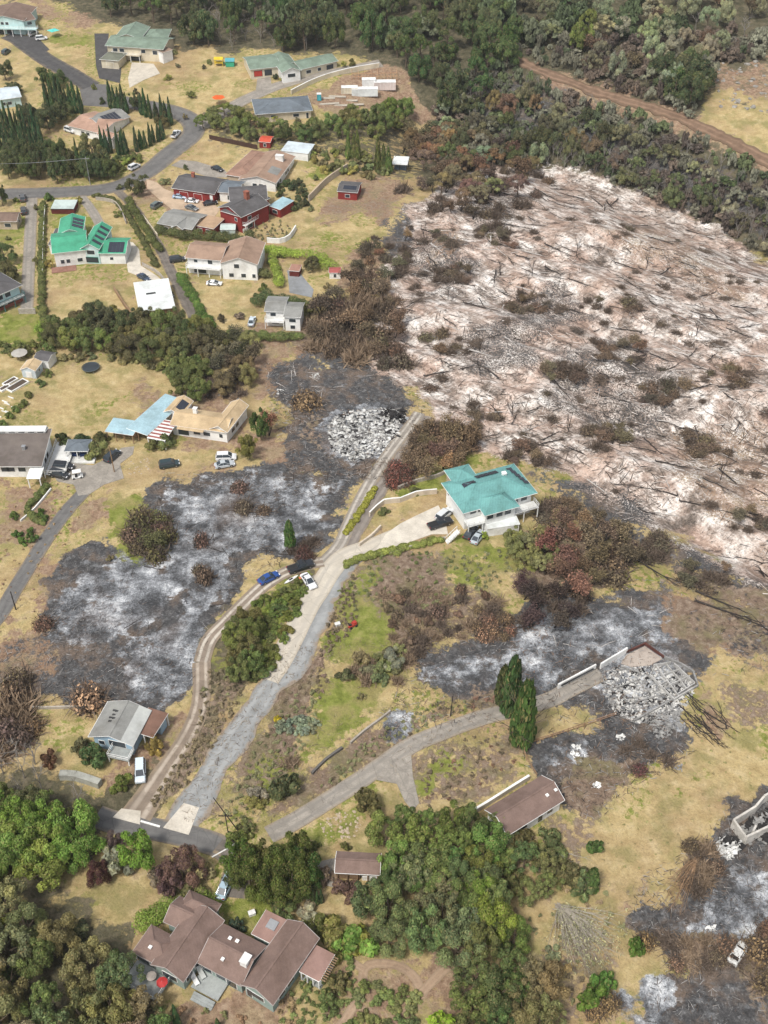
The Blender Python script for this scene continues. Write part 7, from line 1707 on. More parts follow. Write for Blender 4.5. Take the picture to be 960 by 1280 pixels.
scatter(['bush'], [(48,398),(62,405),(66,425),(50,430)], 5, (3,4), (2,3), 'bright shrub at the foot of the fence hedge', 'shrub', 'shrubs at the fence foot', [G_MID, G_BRI], 2)
# belt of trees below the carport
scatter(['round'], [(62,420),(110,402),(160,404),(205,414),(252,418),(262,450),(200,452),(120,444),(66,440)], 30, (6,8.5), (5,7), 'olive green tree in the belt between the carport and the dry lawn', 'tree', 'tree belt below the white carport', [(0.06,0.075,0.035), (0.075,0.085,0.04), G_MID, (0.09,0.085,0.04)], 3.6)
scatter(['bush'], [(0,432),(60,434),(90,448),(140,448),(205,456),(200,462),(140,452),(90,450),(50,446),(0,442)], 18, (3,4.5), (1.6,2.6), 'low shrub along the foot of the tree belt', 'shrub', 'shrubs at the foot of the tree belt', [G_MID, G_OLI], 2.5)
scatter(['round','bush'], [(210,455),(245,450),(262,490),(250,506),(222,498),(210,480)], 12, (5,7), (4,5.5), 'bright olive tree beside the tan roofed house', 'tree', 'trees beside the tan roofed house', [G_MID, (0.08,0.10,0.035)], 3)
scatter(['round','scorch'], [(272,430),(310,425),(322,470),(318,495),(280,490),(266,455)], 14, (5,7), (4,6), 'half scorched olive tree at the end of the lane', 'tree', 'half scorched trees at the lane end', [(0.075,0.07,0.035), BRG, G_OLI], 3.2)
put('round',326,548,5,8,'tall dark green tree right of the tan roofed house','tree',None,(0.05,0.085,0.028)); put('round',312,574,5.5,6.5,'yellow green bushy tree beside the two parked cars','tree',None,(0.085,0.10,0.025)); put('scorch',336,545,5,6,'rust brown tree behind the tall dark green tree','tree',None,RUST)
put('rust',384,505,9,5,'rust coloured dead shrub on the burnt ground left of the ruin','shrub',None,RUST)
scatter(['pale','twig'], [(258,470),(305,475),(305,500),(262,498)], 16, (2.5,4), (1,1.8), 'heap of cut grey branches beside the tan roof', 'brush pile', 'brush piles beside the tan roof', [BR], 2)
scatter(['scorch','rust','pale'], [(395,400),(440,360),(480,350),(500,420),(510,470),(430,455),(385,440)], 46, (5,8), (4,6), 'brown scorched bush thicket left of the white slope', 'shrub', 'scorched thicket left of the white slope', [BR, (0.19,0.12,0.075), BRG, (0.11,0.075,0.055)], 3.4)
scatter(['twig','scorch','rust'], [(435,310),(480,295),(520,300),(500,345),(450,352)], 18, (3,6), (2,4), 'dark scorched shrub on the rim below the dry lawn', 'shrub', 'scorched shrubs on the rim', [BR, RUST, BRG], 2.8)
scatter(['scorch','rust','twig'], [(488,240),(540,225),(640,215),(700,222),(660,262),(610,290),(560,270),(520,262)], 34, (4,7), (3,5), 'brown scorched bush along the upper rim of the white slope', 'shrub', 'scorched bushes on the upper rim', [BR, (0.13,0.10,0.075), BRG], 3)
# garden beds far left
for i, (x, y) in enumerate([(60,470),(52,482),(36,496),(28,508),(20,514),(12,522),(4,532)]): put('bush', x, y, 3.0, 2.0, 'round green shrub in the garden line above the big dark roof', 'shrub', 'garden line shrubs', G_MID)
for (x, y, l_) in [(80,556,'clipped hedge ball left of the blue pavilion'),(106,556,'clipped hedge ball right of the blue pavilion')]: put('bush', x, y, 5, 3.2, l_, 'shrub', None, G_DARK)
put('bush',120,570,6,4.5,'olive shrub between the pavilion and the parked black car','shrub',None,G_OLI); put('bush',128,552,5,3.6,'brown green shrub under the pale blue awning roof','shrub',None,(0.09,0.08,0.04)); put('bush',208,556,6,4,'yellow green shrub before the striped awning','shrub',None,G_MID); put('bush',196,560,5,3,'low bright shrub below the striped awning','shrub',None,(0.1,0.12,0.04))
for (x, y) in [(19,647),(22,670),(38,668),(42,676),(29,679),(56,650),(50,644)]: put('bush', x, y, 2.6, 1.8, 'small round green bush on the bare bank beside the left drive', 'shrub', 'bushes on the bare bank', (0.06,0.10,0.025))
hedge('hedge', [(33,640),(45,650),(56,656)], 1.6, 1.2, G_MID, 'low hedge strip on the bare bank', seed=14)
hedge('hedge', [(34,636),(48,622),(60,608)], 1.6, 1.3, (0.08,0.1,0.035), 'thin hedge along the white stone edging', seed=15)
# round the ash field
scatter(['scorch','rust'], [(165,650),(205,650),(212,690),(190,700),(160,680)], 10, (4.5,7), (3,5), 'rust and olive scorched shrub at the head of the ash field', 'shrub', 'scorched shrubs heading the ash field', [RUST, BR, (0.12,0.11,0.04)], 2.6)
put('bush',138,700,2,1.6,'small dull shrub on the dirt bank above the ash field','shrub',None,G_OLI)
for (x, y, w, h) in [(252,680,4,7),(256,725,4.5,8),(300,612,5,5),(305,638,5,6),(248,715,3,5),(330,640,4,4)]: put('rust', x, y, w, h*.7, 'brown scorched sapling in the ash field', 'shrub', 'brown saplings in the ash field', (0.19,0.12,0.08))
scatter(['burnt'], [(190,600),(430,600),(380,690),(250,780),(180,790)], 16, (2,4), (3,5), 'thin black burnt sapling standing in pale ash', 'tree', 'burnt saplings in the pale ash', [BR], 4)
put('cedar',363,684,3.2,7.5,'single green conifer surviving at the edge of the ash','tree',None,(0.045,0.075,0.025)); scatter(['rust','twig'], [(365,690),(392,678),(396,694),(375,702)], 6, (3,4.5), (2,3), 'dark red scorched bush behind the black pickup', 'shrub', 'dark scorched bushes behind the pickup', [(0.12,0.05,0.04)], 1.6)
put('rust',112,878,8,5,'pinkish brown dead shrub above the blue cottage','shrub',None,(0.30,0.15,0.09)); put('rust',55,782,5,3,'rust brown shrub at the left rim of the ash field','shrub',None,(0.20,0.12,0.07))
scatter(['rust','pale','bare'], [(0,850),(20,850),(35,900),(20,960),(0,970)], 12, (5,8), (4,6), 'purplish bare bush at the left edge below the ash', 'shrub', 'bare bushes at the left edge', [(0.17,0.11,0.09), BR], 3)
put('rust',40,912,5,3.5,'rust topped shrub at the corner of the cottage lawn','shrub',None,(0.22,0.12,0.06)); put('bush',62,955,3.6,3.2,'round maroon brown shrub on the cottage lawn','shrub',None,(0.08,0.05,0.03))
put('bush',118,950,6.5,4.5,'dark green shrub in front of the blue cottage','shrub',None,(0.06,0.08,0.04)); put('bush',104,938,4,3,'brown green shrub at the left corner of the blue cottage','shrub',None,(0.09,0.08,0.05)); put('bush',153,985,4.2,3.6,'round light green bush below the cottage lawn','shrub',None,(0.09,0.13,0.03)); put('bush',194,940,3.6,4,'yellowish shrub at the carport of the blue cottage','shrub',None,(0.15,0.14,0.05))
# embankment thicket
scatter(['round'], [(280,805),(290,780),(310,772),(322,800),(318,835),(300,850),(284,830)], 8, (4.6,6.2), (4,5.5), 'dense olive tree on the bank between the two drives', 'tree', 'trees on the bank between the drives', [(0.075,0.09,0.03), G_MID, (0.09,0.10,0.035)], 2.8)
scatter(['bush'], [(322,752),(375,730),(384,738),(362,788),(336,838),(318,850),(308,800)], 48, (2.6,4.2), (1.0,1.9), 'vine covered shrub on the green bank left of the concrete drive', 'shrub', 'shrubs on the green bank', [(0.09,0.11,0.03), (0.075,0.095,0.03), G_YEL], 1.9)
mass('weeds', ['bush','dry','dry'], [(262,835),(310,845),(300,880),(235,980),(195,1010),(190,995),(240,925)], 79, (1.20,2.11), (0.48,0.96), 'dry weedy shrub on the bank beside the gravel drive', 'weeds', [G_OLI, (0.12,0.10,0.06), (0.15,0.12,0.07)], 1.08)
hedge('hedge', [(432,668),(446,648),(458,628),(470,610)], 1.5, 0.9, (0.20,0.20,0.04), 'yellow green flower strip between the two upper drives', cat='plant bed', seed=16, leaf=.16)
hedge('hedge', [(430,708),(455,698),(480,692),(510,684),(552,676)], 1.9, 1.1, (0.15,0.17,0.05), 'yellow green border hedge below the turquoise house drive', seed=17, leaf=.18)
# turquoise house neighbourhood
scatter(['scorch','rust'], [(515,540),(560,535),(590,550),(598,568),(560,588),(520,592),(505,580)], 24, (4.5,7), (3.5,5.5), 'orange brown scorched tree behind the turquoise house lawn', 'tree', 'orange brown trees behind the turquoise house', [(0.26,0.15,0.07),(0.17,0.105,0.06), BR], 2.8)
scatter(['rust'], [(488,580),(512,578),(512,605),(492,606)], 6, (4,5.5), (3,4), 'deep red scorched bush beside the dirt drive', 'shrub', 'deep red bushes beside the dirt drive', [(0.20,0.065,0.045)], 2)
for (x, y, l_) in [(480,642,'green shrub at the gap in the drive wall'),(520,617,'spiky plant on the narrow lawn')]: put('bush', x, y, 3, 2, l_, 'shrub', None, G_MID)
put('bush',606,672,2.2,1.8,'potted green plant beside the turquoise house garage','shrub',None,G_BRI)
scatter(['scorch','rust'], [(660,690),(700,650),(750,655),(790,690),(780,720),(740,745),(690,735)], 28, (3.5,7.5), (3,6), 'rust brown scorched tree on the slope right of the turquoise house', 'tree', 'rust brown trees right of the turquoise house', [(0.21,0.10,0.055), (0.15,0.085,0.055), (0.24,0.13,0.07), BR], 3)
scatter(['round','airy'], [(640,680),(670,675),(690,700),(668,720),(645,705)], 8, (4.5,6), (3.5,5), 'olive tree half scorched below the turquoise house', 'tree', 'half scorched olive trees below the turquoise house', [G_OLI, (0.13,0.10,0.05)], 2.8)
scatter(['scorch','twig'], [(650,735),(700,740),(745,745),(700,785),(655,780)], 18, (4,6), (3,4.5), 'charred dark bush below the rust brown trees', 'shrub', 'charred bushes below the rust trees', [(0.07,0.045,0.04), (0.09,0.06,0.05)], 2.8)
scatter(['rust','dry','twig','pale'], [(480,745),(560,735),(625,745),(635,800),(580,800),(540,800),(510,830),(490,800)], 42, (2.2,5), (1.2,2.8), 'brown scorched shrub on the slope below the turquoise house', 'shrub', 'brown shrubs on the slope below the turquoise house', [(0.20,0.125,0.075), BR, (0.13,0.10,0.055), G_OLI], 2.2)
scatter(['rust'], [(590,770),(635,775),(640,795),(600,800)], 6, (3,4.5), (2,3), 'orange scorched bush at the rim of the charred ground', 'shrub', 'orange bushes at the charred rim', [(0.30,0.17,0.09)], 1.8)
mass('weeds', ['bush','dry'], [(430,700),(520,690),(640,690),(650,715),(560,760),(480,760),(425,740)], 118, (0.96,1.98), (0.42,0.96), 'low patchy shrub on the brown slope above the small lawn', 'weeds', [G_OLI, G_MID, BRG, (0.16,0.13,0.07)], 1.08)
mass('weeds', ['bush','dry','dry'], [(420,752),(442,720),(446,782),(412,815),(398,822)], 51, (0.96,1.86), (0.48,0.96), 'grey brown weedy shrub right of the concrete drive', 'weeds', [BRG, G_OLI, (0.17,0.13,0.09)], 0.96)
scatter(['dry','pale','bush'], [(440,830),(480,815),(520,820),(500,860),(450,850),(430,850)], 20, (3,4.6), (1.6,2.8), 'olive brown shrub on the terrace edge above the lawn', 'shrub', 'shrubs on the terrace edge', [G_OLI, (0.11,0.12,0.05)], 2)
put('round',492,832,5,3.8,'grey green shrubby tree in the middle of the garden slope','tree',None,(0.13,0.15,0.11))
# garden slope between gravel drive and lower lane
mass('weeds', ['dry','dry','bush'], [(350,880),(400,820),(415,840),(385,920),(360,990),(300,1030),(270,1030)], 118, (0.96,1.86), (0.36,0.84), 'dry purplish weed growth right of the gravel drive', 'weeds', [(0.17,0.12,0.09), BRG, G_OLI], 0.96)
scatter(['bush'], [(345,905),(372,898),(395,905),(392,918),(350,915)], 12, (2,3), (1.2,1.8), 'silver grey green agave like plant beside the gravel drive', 'plant', 'silver plants beside the gravel drive', [(0.16,0.20,0.14)], 1.2)
put('bush',347,902,1.6,2.2,'yellow flowering plant beside the silver plants','plant',None,(0.4,0.33,0.03))
put('bush',353,990,6,5,'rounded dark olive shrub low on the garden slope','shrub',None,(0.06,0.075,0.03)); put('bush',322,995,4,2.4,'grey green low shrub left of the rounded olive shrub','shrub',None,G_GREY); put('bush',320,1004,4,1.8,'yellowish low shrub near the tilted poles','shrub',None,(0.13,0.12,0.04)); put('pale',363,955,4,2.6,'brown dead bush under the silver plants','shrub',None,BR); put('bush',460,1010,6.5,5,'dark olive bush at the junction of the lower lane','shrub',None,(0.07,0.08,0.035)); put('bush',452,873,1.8,1.4,'tiny shrub alone on the lawn','shrub',None,G_OLI)
mass('weeds', ['dry','bush','dry'], [(400,985),(450,930),(540,880),(640,870),(560,895),(480,935),(420,980)], 86, (0.84,1.74), (0.36,0.78), 'brown weed growth along the upper edge of the lower lane', 'weeds', [(0.14,0.085,0.06), BRG, G_OLI], 0.90)
mass('weeds', ['dry','dry','bush'], [(520,960),(560,930),(640,905),(650,960),(600,985),(560,1010),(530,1010)], 59, (0.84,1.74), (0.30,0.72), 'rust brown weed growth below the lower lane', 'weeds', [(0.15,0.09,0.06), BRG], 1.02)
put('cedar',637,890,5.4,15.0,'taller of the two dark conifers beside the lower lane','tree',None,(0.03,0.05,0.018)); put('cedar',651,930,6.0,17.0,'broader front conifer of the dark pair beside the lower lane','tree',None,(0.034,0.055,0.018)); put('cedar',627,880,4.0,10.5,'slim rear conifer behind the dark pair','tree',None,(0.032,0.05,0.018))
# foreground trees
scatter(['round'], [(-60,1085),(0,1030),(30,1022),(80,1040),(125,1052),(130,1066),(95,1092),(50,1110),(0,1130),(-60,1150)], 17, (6,9), (6,8.5), 'bright green leafy tree in the lower left thicket', 'tree', 'bright green trees of the lower left thicket', [(0.10,0.15,0.035), (0.085,0.13,0.03), (0.12,0.165,0.04)], 3.4)
scatter(['airy','round'], [(-60,1010),(20,998),(70,1010),(125,1032),(100,1042),(20,1022),(-60,1045)], 16, (4.5,6.5), (4,5.5), 'dull olive tree behind the bright thicket trees', 'tree', 'dull olive trees behind the thicket', [G_OLI, (0.09,0.10,0.045), G_MID], 3)
scatter(['airy','round'], [(-60,1160),(60,1140),(75,1180),(130,1196),(165,1206),(180,1250),(215,1310),(200,1400),(-60,1420)], 34, (6,9), (6,8.5), 'olive green tree in the lower left woodland', 'tree', 'olive trees of the lower left woodland', [(0.12,0.13,0.055), (0.09,0.115,0.045), G_OLI, (0.17,0.17,0.10), (0.085,0.12,0.045)], 4.0)
scatter(['bush','dry'], [(-20,1150),(70,1140),(130,1190),(180,1240),(200,1290),(-20,1290)], 14, (3,4.5), (2,3), 'pale grey green undergrowth shrub in the lower left woodland', 'shrub', 'undergrowth shrubs of the lower left woodland', [G_GREY, G_MID, G_YEL], 4)
scatter(['bare'], [(10,960),(50,950),(60,1000),(20,1010)], 4, (5,7), (6,8), 'pale leafless tree above the lower left thicket', 'tree', 'pale leafless trees at the lower left', [BR], 3)
put('bare',100,1010,6,7,'pale bare branched tree beside the cottage hedge','tree',None,BR); put('bare',180,1250,5,5,'pale bare shrub left of the narrow cypress','tree',None,BR)
put('bush',150,1082,6,5,'grey green rounded tree at the top of the hidden lawn','shrub',None,G_GREY); put('round',174,1086,7,7.5,'bright green rounded tree below the short concrete apron','tree',None,(0.11,0.15,0.03)); put('round',127,1102,4.5,4.5,'small dark maroon tree at the hidden lawn','tree',None,(0.05,0.022,0.02)); put('round',144,1060,3.6,3.6,'small purplish tree beside the street','tree',None,(0.10,0.07,0.07))
put('round',232,1098,7,6.5,'purple brown tree beside the light blue car','tree',None,(0.10,0.065,0.065)); put('round',214,1108,5.5,4.8,'dark plum tree left of the purple brown tree','tree',None,(0.08,0.05,0.05)); put('bush',252,1090,5,4,'cream flowering shrub above the light blue car','shrub',None,(0.24,0.24,0.13)); put('bush',236,1120,6,3,'green shrub at the foot of the purple tree','shrub',None,G_MID); put('bush',198,1100,4,3.4,'pale grey green shrub between bright and purple trees','shrub',None,G_GREY)
hedge('hedge', [(176,1165),(190,1150),(210,1138),(240,1130),(262,1132)], 3.6, 2.6, (0.12,0.16,0.035), 'curving yellow green hedge behind the big brown roof', seed=18, leaf=.2)
scatter(['round'], [(300,1088),(330,1082),(375,1085),(388,1105),(370,1122),(330,1122),(302,1108)], 9, (6,8), (6.5,8.5), 'dark green broad tree right of the light blue car', 'tree', 'dark green trees right of the light blue car', [(0.05,0.075,0.02), (0.06,0.085,0.022)], 2.6)
put('bush',298,1052,4,2.4,'low green shrub at the foot of the tilted poles','shrub',None,G_MID); put('bush',308,1040,3.6,2.4,'leafy shrub behind the tilted poles','shrub',None,G_MID)
for (x, y) in [(392,1128),(397,1130),(402,1128)]: put('cypress', x, y, 1.2, 3.6, 'small columnar conifer beside the small brown carport', 'tree', 'small columnar conifers', (0.035,0.06,0.025))
for (x, y, w, h, c, l_) in [(350,1150,6,3,(0.08,0.11,0.04),'green shrub right of the brown pergola roof'),(385,1150,4,2.4,(0.26,0.28,0.2),'white flowering shrub above the pergola wing'),(382,1138,3,2,(0.3,0.32,0.24),'white blossoming bush by the paved court'),(298,1160,2.6,3,(0.04,0.07,0.04),'small dark conifer in the inner garden court'),
    (420,1180,7,5,(0.11,0.125,0.035),'yellow green shrub right of the big brown roof'),(440,1185,8,5.5,(0.12,0.16,0.035),'broad bright green tree crown right of the big brown roof'),(452,1180,6,4.5,(0.15,0.15,0.04),'olive yellow tree beside the bright one'),(425,1236,4,3,G_MID,'green shrub at the right end of the big brown house'),(412,1255,4,2.6,(0.09,0.1,0.04),'dull shrub near the right gable'),
    (405,1100,4.6,3,(0.13,0.09,0.08),'grey purple bush on the paved court'),(435,1118,5,3.2,(0.12,0.08,0.07),'brownish bush before the small brown carport'),(400,1160,5,3.6,G_MID,'mid green shrub above the right pergola'),(432,1060,2,1.8,G_MID,'little green shrub above the small brown carport'),(394,1060,2.2,2.0,G_MID,'little dark shrub on the stony lawn')]:
    put('bush', x, y, w, h, l_, 'shrub', None, c)
put('cypress',223,1283,1.7,6.5,'lone thin green cypress below the big brown house','tree',None,(0.045,0.09,0.035)); put('cypress',273,1285,1.3,3,'short thin cypress right of the lone one','tree',None,(0.045,0.08,0.035))
scatter(['round','airy'], [(480,1050),(520,1035),(560,1040),(610,1060),(600,1110),(540,1115),(490,1100)], 16, (4.5,8.5), (4.5,8), 'mid green tree in the grove between the two brown roofs', 'tree', 'grove trees between the brown roofs', [(0.10,0.135,0.04), (0.075,0.105,0.033), (0.12,0.15,0.05)], 3.2)
scatter(['airy','round'], [(470,1110),(560,1110),(620,1120),(630,1170),(600,1200),(540,1200),(490,1190),(450,1150)], 20, (4.5,8.5), (4.5,9), 'grey green tree in the middle of the lower grove', 'tree', 'grey green trees of the lower grove', [(0.11,0.13,0.065), (0.08,0.10,0.045), (0.09,0.12,0.04), G_GREY], 3.2)
put('round',612,1168,8,8,'bright green upright tree in the grove','tree',None,(0.12,0.18,0.035)); put('round',600,1135,6,8,'bright lime green tree behind the upright one','tree',None,(0.11,0.165,0.035)); put('round',640,1180,6,5,'bright green tree at the right of the grove','tree',None,(0.10,0.15,0.035))
scatter(['airy','bush'], [(630,1060),(680,1060),(720,1090),(725,1120),(660,1130),(625,1105)], 14, (4.5,7), (3.5,5), 'loose olive tree below the long brown roof', 'tree', 'loose olive trees below the long brown roof', [G_MID, (0.08,0.10,0.045), G_OLI], 3)
put('airy',620,1040,4.6,4.6,'light green tree at the left end of the long brown roof','tree',None,(0.09,0.13,0.045)); put('bush',741,1062,3.2,3,'small green bush on the dry right lawn','shrub',None,(0.07,0.1,0.035)); put('cedar',738,1112,3.2,6,'small dark conifer at the lawn edge','tree',None,(0.045,0.075,0.025))
for (x, y, w, h, c, l_) in [(735,1252,4.6,4,(0.075,0.13,0.025),'left of the two round green shrubs at the lower right'),(754,1238,4.6,4,(0.07,0.12,0.025),'right of the two round green shrubs at the lower right'),(560,1292,6.5,4.5,(0.15,0.24,0.03),'vivid green round bush at the bottom edge'),(795,1190,3.6,4.6,(0.07,0.12,0.025),'green bush with a rust side beside the burnt corner')]:
    put('bush', x, y, w, h, l_, 'shrub', None, c)
put('rust',762,1256,4,3,'rust brown shrub behind the two round green shrubs','shrub',None,(0.24,0.13,0.06)); put('rust',745,1265,4,2.4,'rust brown skirt shrub below the two round green shrubs','shrub',None,(0.22,0.13,0.06)); put('rust',806,1180,3.6,3.6,'orange brown shrub beside the burnt corner','shrub',None,(0.28,0.13,0.05))
scatter(['round','airy'], [(580,1230),(640,1215),(690,1240),(700,1290),(680,1340),(580,1340),(575,1290)], 18, (5.5,8), (5,7), 'mid green tree in the bottom edge thicket', 'tree', 'trees of the bottom edge thicket', [(0.075,0.10,0.035), (0.06,0.08,0.03), G_OLI], 3)
scatter(['bush'], [(450,1230),(500,1235),(520,1250),(520,1330),(430,1330),(440,1260)], 26, (2,3.4), (1,2), 'light green plant in the path side garden', 'plant', 'plants in the path side garden', [(0.13,0.16,0.06), G_MID, (0.17,0.17,0.06)], 1.5)
mass('weeds', ['bush','dry'], [(350,1240),(400,1225),(440,1200),(445,1240),(400,1290),(350,1320)], 51, (1.20,2.23), (0.60,1.20), 'mixed low plant on the slope right of the big brown house', 'weeds', [(0.10,0.12,0.04), G_MID, (0.18,0.13,0.07), (0.12,0.08,0.07)], 0.96)
mass('weeds', ['bush','dry'], [(190,1260),(340,1265),(340,1340),(190,1340)], 39, (1.20,2.11), (0.60,0.96), 'low brown green plant below the big brown house', 'weeds', [(0.11,0.11,0.045), (0.19,0.12,0.07)], 1.08)
scatter(['rust','twig','pale'], [(830,1175),(910,1170),(925,1200),(850,1215)], 16, (3,5), (1.6,2.6), 'brown scorched bush on the burnt corner above the ash', 'shrub', 'brown bushes on the burnt corner', [(0.17,0.10,0.06), BR], 2)
scatter(['scorch','rust'], [(935,1170),(1000,1160),(1000,1240),(950,1240)], 12, (4,6), (3,5), 'olive brown tree at the right edge beside the burnt out car', 'tree', 'olive brown trees at the right edge', [BR, (0.17,0.12,0.06), G_OLI], 2.6)
scatter(['pale','rust','twig'], [(860,1060),(890,1060),(900,1090),(870,1120),(855,1100)], 12, (3,5), (2,3.4), 'tan brown bare bush at the burnt rim of the right lawn', 'shrub', 'bare bushes on the burnt rim', [BR], 1.8)
scatter(['rust','dry'], [(700,1080),(770,1100),(770,1160),(720,1170)], 0, (3,4), (2,3), 'x', 'shrub', None, [BR], 2)
mass('weeds', ['dry','dry','bush'], [(640,1130),(760,1100),(780,1160),(700,1280),(640,1240)], 51, (0.84,1.86), (0.36,0.84), 'dry weedy growth on the lower brown slope', 'weeds', [(0.2,0.15,0.09), G_OLI, BRG], 1.44)
for (x, y) in [(690,1195),(655,1225)]: put('bush', x, y, 3.2, 1.4, 'pale grey green shrub on the lower brown slope', 'shrub', 'pale shrubs on the lower brown slope', (0.15,0.17,0.10))
scatter(['rust','twig'], [(760,935),(835,925),(855,960),(800,965)], 5, (2.5,4), (1.2,2), 'dark red scorched weed clump below the ruin', 'shrub', 'scorched weed clumps below the ruin', [(0.13,0.06,0.05)], 2)

mass('weeds', ['dry','bush'], [(-20,590),(60,600),(130,620),(60,740),(50,800),(0,800)], 108, (0.48,1.12), (0.18,0.48), 'dry low weeds on the bare bank by the left drive', 'weeds', [(0.25,0.18,0.10),(0.2,0.13,0.09)], 1.2)
mass('weeds', ['dry','bush'], [(820,960),(870,930),(890,860),(960,850),(960,980),(900,1000),(840,1060),(760,1110),(700,1090),(740,1040),(800,1010)], 144, (0.36,0.99), (0.09,0.24), 'sparse dry tufts on the long right lawn', 'weeds', [(0.22,0.18,0.09),(0.18,0.165,0.07)], 2.0)

fan('fallen_tree', 697,1134, 754,1200, 80, .36, .07, PALEBARK, 'grey green fallen tree fanned out on the lower brown slope', 'fallen tree', 1.8, 3, 1, (0.21,0.21,0.135))
fan('fallen_tree', 676,1062, 722,1106, 10, .25, .10, PALEBARK, 'pale bare fallen limbs above the fanned grey green tree', 'fallen tree', 1.4, 3, 2)
fan('fallen_tree', 872,1072, 836,1138, 26, .16, .07, mat('bare tan wood', (0.34,0.22,0.13), .3, 2, .9), 'tan brown fallen stems at the burnt rim of the right lawn', 'fallen tree', 1.5, 2, 4)
fan('fallen_tree', 956,722, 934,708, 5, .35, .13, BURNT, 'thick black fallen trunk with root fan on the brown ground at the right', 'fallen tree', 1.2, 1, 5)

# burnt slope: shrubs, logs, standing dead trees
scatter(['twig','twig','rust'], [(520,320),(600,250),(700,235),(840,280),(950,340),(1000,500),(1000,720),(880,690),(780,630),(700,570),(600,540),(520,480),(490,410)], 85, (1.6,6), (0.5,1.6),
        'brown charred shrub on the ash white slope', 'shrub', 'charred shrubs on the ash white slope', [(0.11,0.085,0.06), (0.12,0.09,0.065), (0.09,0.07,0.055)], 2.6)
scatter(['rust'], [(650,540),(760,540),(800,560),(770,640),(700,600),(650,570)], 0, (3,6), (2,3), 'x', 'shrub', None, [BR], 3)
for cx, cy, n_ in [(540,300,5),(620,300,8),(900,480,5),(760,380,5),(610,520,5),(880,560,6),(930,650,5),(570,345,9),(655,380,10),(770,440,10),(700,470,8),(755,550,9),(830,490,7),(560,430,5),(560,550,8),(480,390,6),(655,570,6),(800,690,9),(880,730,6),(700,640,6)]:
    scatter(['rust','twig','scorch'], [(cx-30,cy-12),(cx+24,cy-15),(cx+32,cy+12),(cx-20,cy+15)], int(n_*1.35), (2.5,6), (1.2,2.8), 'brown scorched bush in a dark clump on the ash white slope', 'shrub', 'clumped brown bushes on the white slope', [(0.14,0.10,0.065), (0.16,0.115,0.07), (0.11,0.09,0.06)], 1.8)
for (x, y) in [(808,335),(560,375),(640,520),(600,470),(710,540),(530,300),(600,440),(870,420),(720,320),(900,600),(665,345)]:
    put('burnt', x, y, 4.5, 7.5, 'slender burnt tree standing on the ash white slope', 'tree', 'standing burnt trees on the white slope', BR)
def log_proto(key, seed, L, material, nb):
    root = thing('fallen_log', 'x', 'log', (0, 0, -400)); rs = np.random.RandomState(seed); mb = MB()
    p = Vector((-L/2, 0, .12)); 
    for i in range(5):
        q = Vector((-L/2+L*(i+1)/5, rs.normal(0, .12), .12+rs.uniform(0, .15))); r = .15*(1-i/6)
        mb.tube(p, q, r, .15*(1-(i+1)/6), 6)
        for _ in range(nb):
            if i < 1: continue
            s = rs.choice([-1, 1]); bl = rs.uniform(.6, 1.8)*(1-i*.12)
            e = q+Vector((bl*rs.uniform(.4, 1), s*bl*rs.uniform(.3, .9), rs.uniform(-.1, .7))); mb.tube(p.lerp(q, rs.rand()), e, .05, .018, 4)
        p = q
    # root plate
    for k in range(5): mb.tube((-L/2, 0, .12), (-L/2-.3, .35*math.cos(k*1.3), .12+.35*abs(math.sin(k*1.3))), .08, .03, 4)
    mb.build('trunk', material, root)
    # a plain log needs no parts: keep the trunk as the thing itself
    note_kids(root); CROWN[key] = (root, 1, 1)
for i in range(4): log_proto('log%d' % i, 200+i, 7.0, BURNT, 2)
for i in range(2): log_proto('ashlog%d' % i, 210+i, 6.0, ASHWOOD, 1)
def logs(poly, n, kind, label, group, ang, sc=(0.6, 1.5), mind=2.0, spread=.45):
    for o in scatter([kind], poly, n, (2, 2), None, label, 'log', group, [BR], mind):
        s = rnd.uniform(*sc); o.scale = (s, s, s*rnd.uniform(.7, 1.0))
        o.rotation_euler = (0, rnd.uniform(-.05, .05), math.radians(ang)+rnd.gauss(0, spread)+(PI if rnd.random() < .3 else 0)+(rnd.uniform(.8, 1.6) if spread > .2 and rnd.random() < .2 else 0))
WPOLY = [(520,300),(600,240),(700,225),(850,275),(960,335),(1010,500),(1010,730),(880,695),(780,640),(700,590),(600,545),(520,480),(490,410)]
logs(WPOLY, 200, 'log', 'black fallen trunk lying on the ash white slope', 'black fallen trunks on the white slope', -42)
logs(WPOLY, 120, 'ashlog', 'ash white fallen trunk lying on the burnt slope', 'ash white fallen trunks on the burnt slope', -42, (.5, 1.3))
sticks('burnt_debris', [(495,300),(520,255),(600,230),(700,215),(850,265),(960,328),(1040,380),(1040,740),(960,745),(880,700),(780,650),(700,600),(600,550),(520,505),(475,450)], 6500, 'litter of fine charred twigs and splinters over the burnt slope', 'debris', [(0.05,0.042,0.036),(0.10,0.08,0.065),(0.20,0.16,0.13),(0.55,0.50,0.46)], (.8, 4.5), (.03, .10), -42, .45, .42)
sticks('burnt_debris', [(195,592),(440,590),(428,645),(300,740),(246,830),(240,870),(205,902),(30,882),(0,870),(0,800),(60,795),(78,690),(190,680)], 3500, 'litter of charred and ashen splinters over the ash field', 'debris', [(0.035,0.033,0.03),(0.08,0.07,0.065),(0.30,0.29,0.28),(0.16,0.11,0.08)], (.3, 1.8), (.02, .05), -30, 1.2, .42)
sticks('burnt_debris', [(325,455),(470,455),(540,505),(500,545),(470,600),(360,592),(340,520)], 1300, 'litter of charred splinters on the lot round the ruin', 'debris', [(0.035,0.033,0.03),(0.3,0.28,0.26),(0.16,0.11,0.08)], (.3, 2.0), (.02, .08), -30, 1.2, .5)
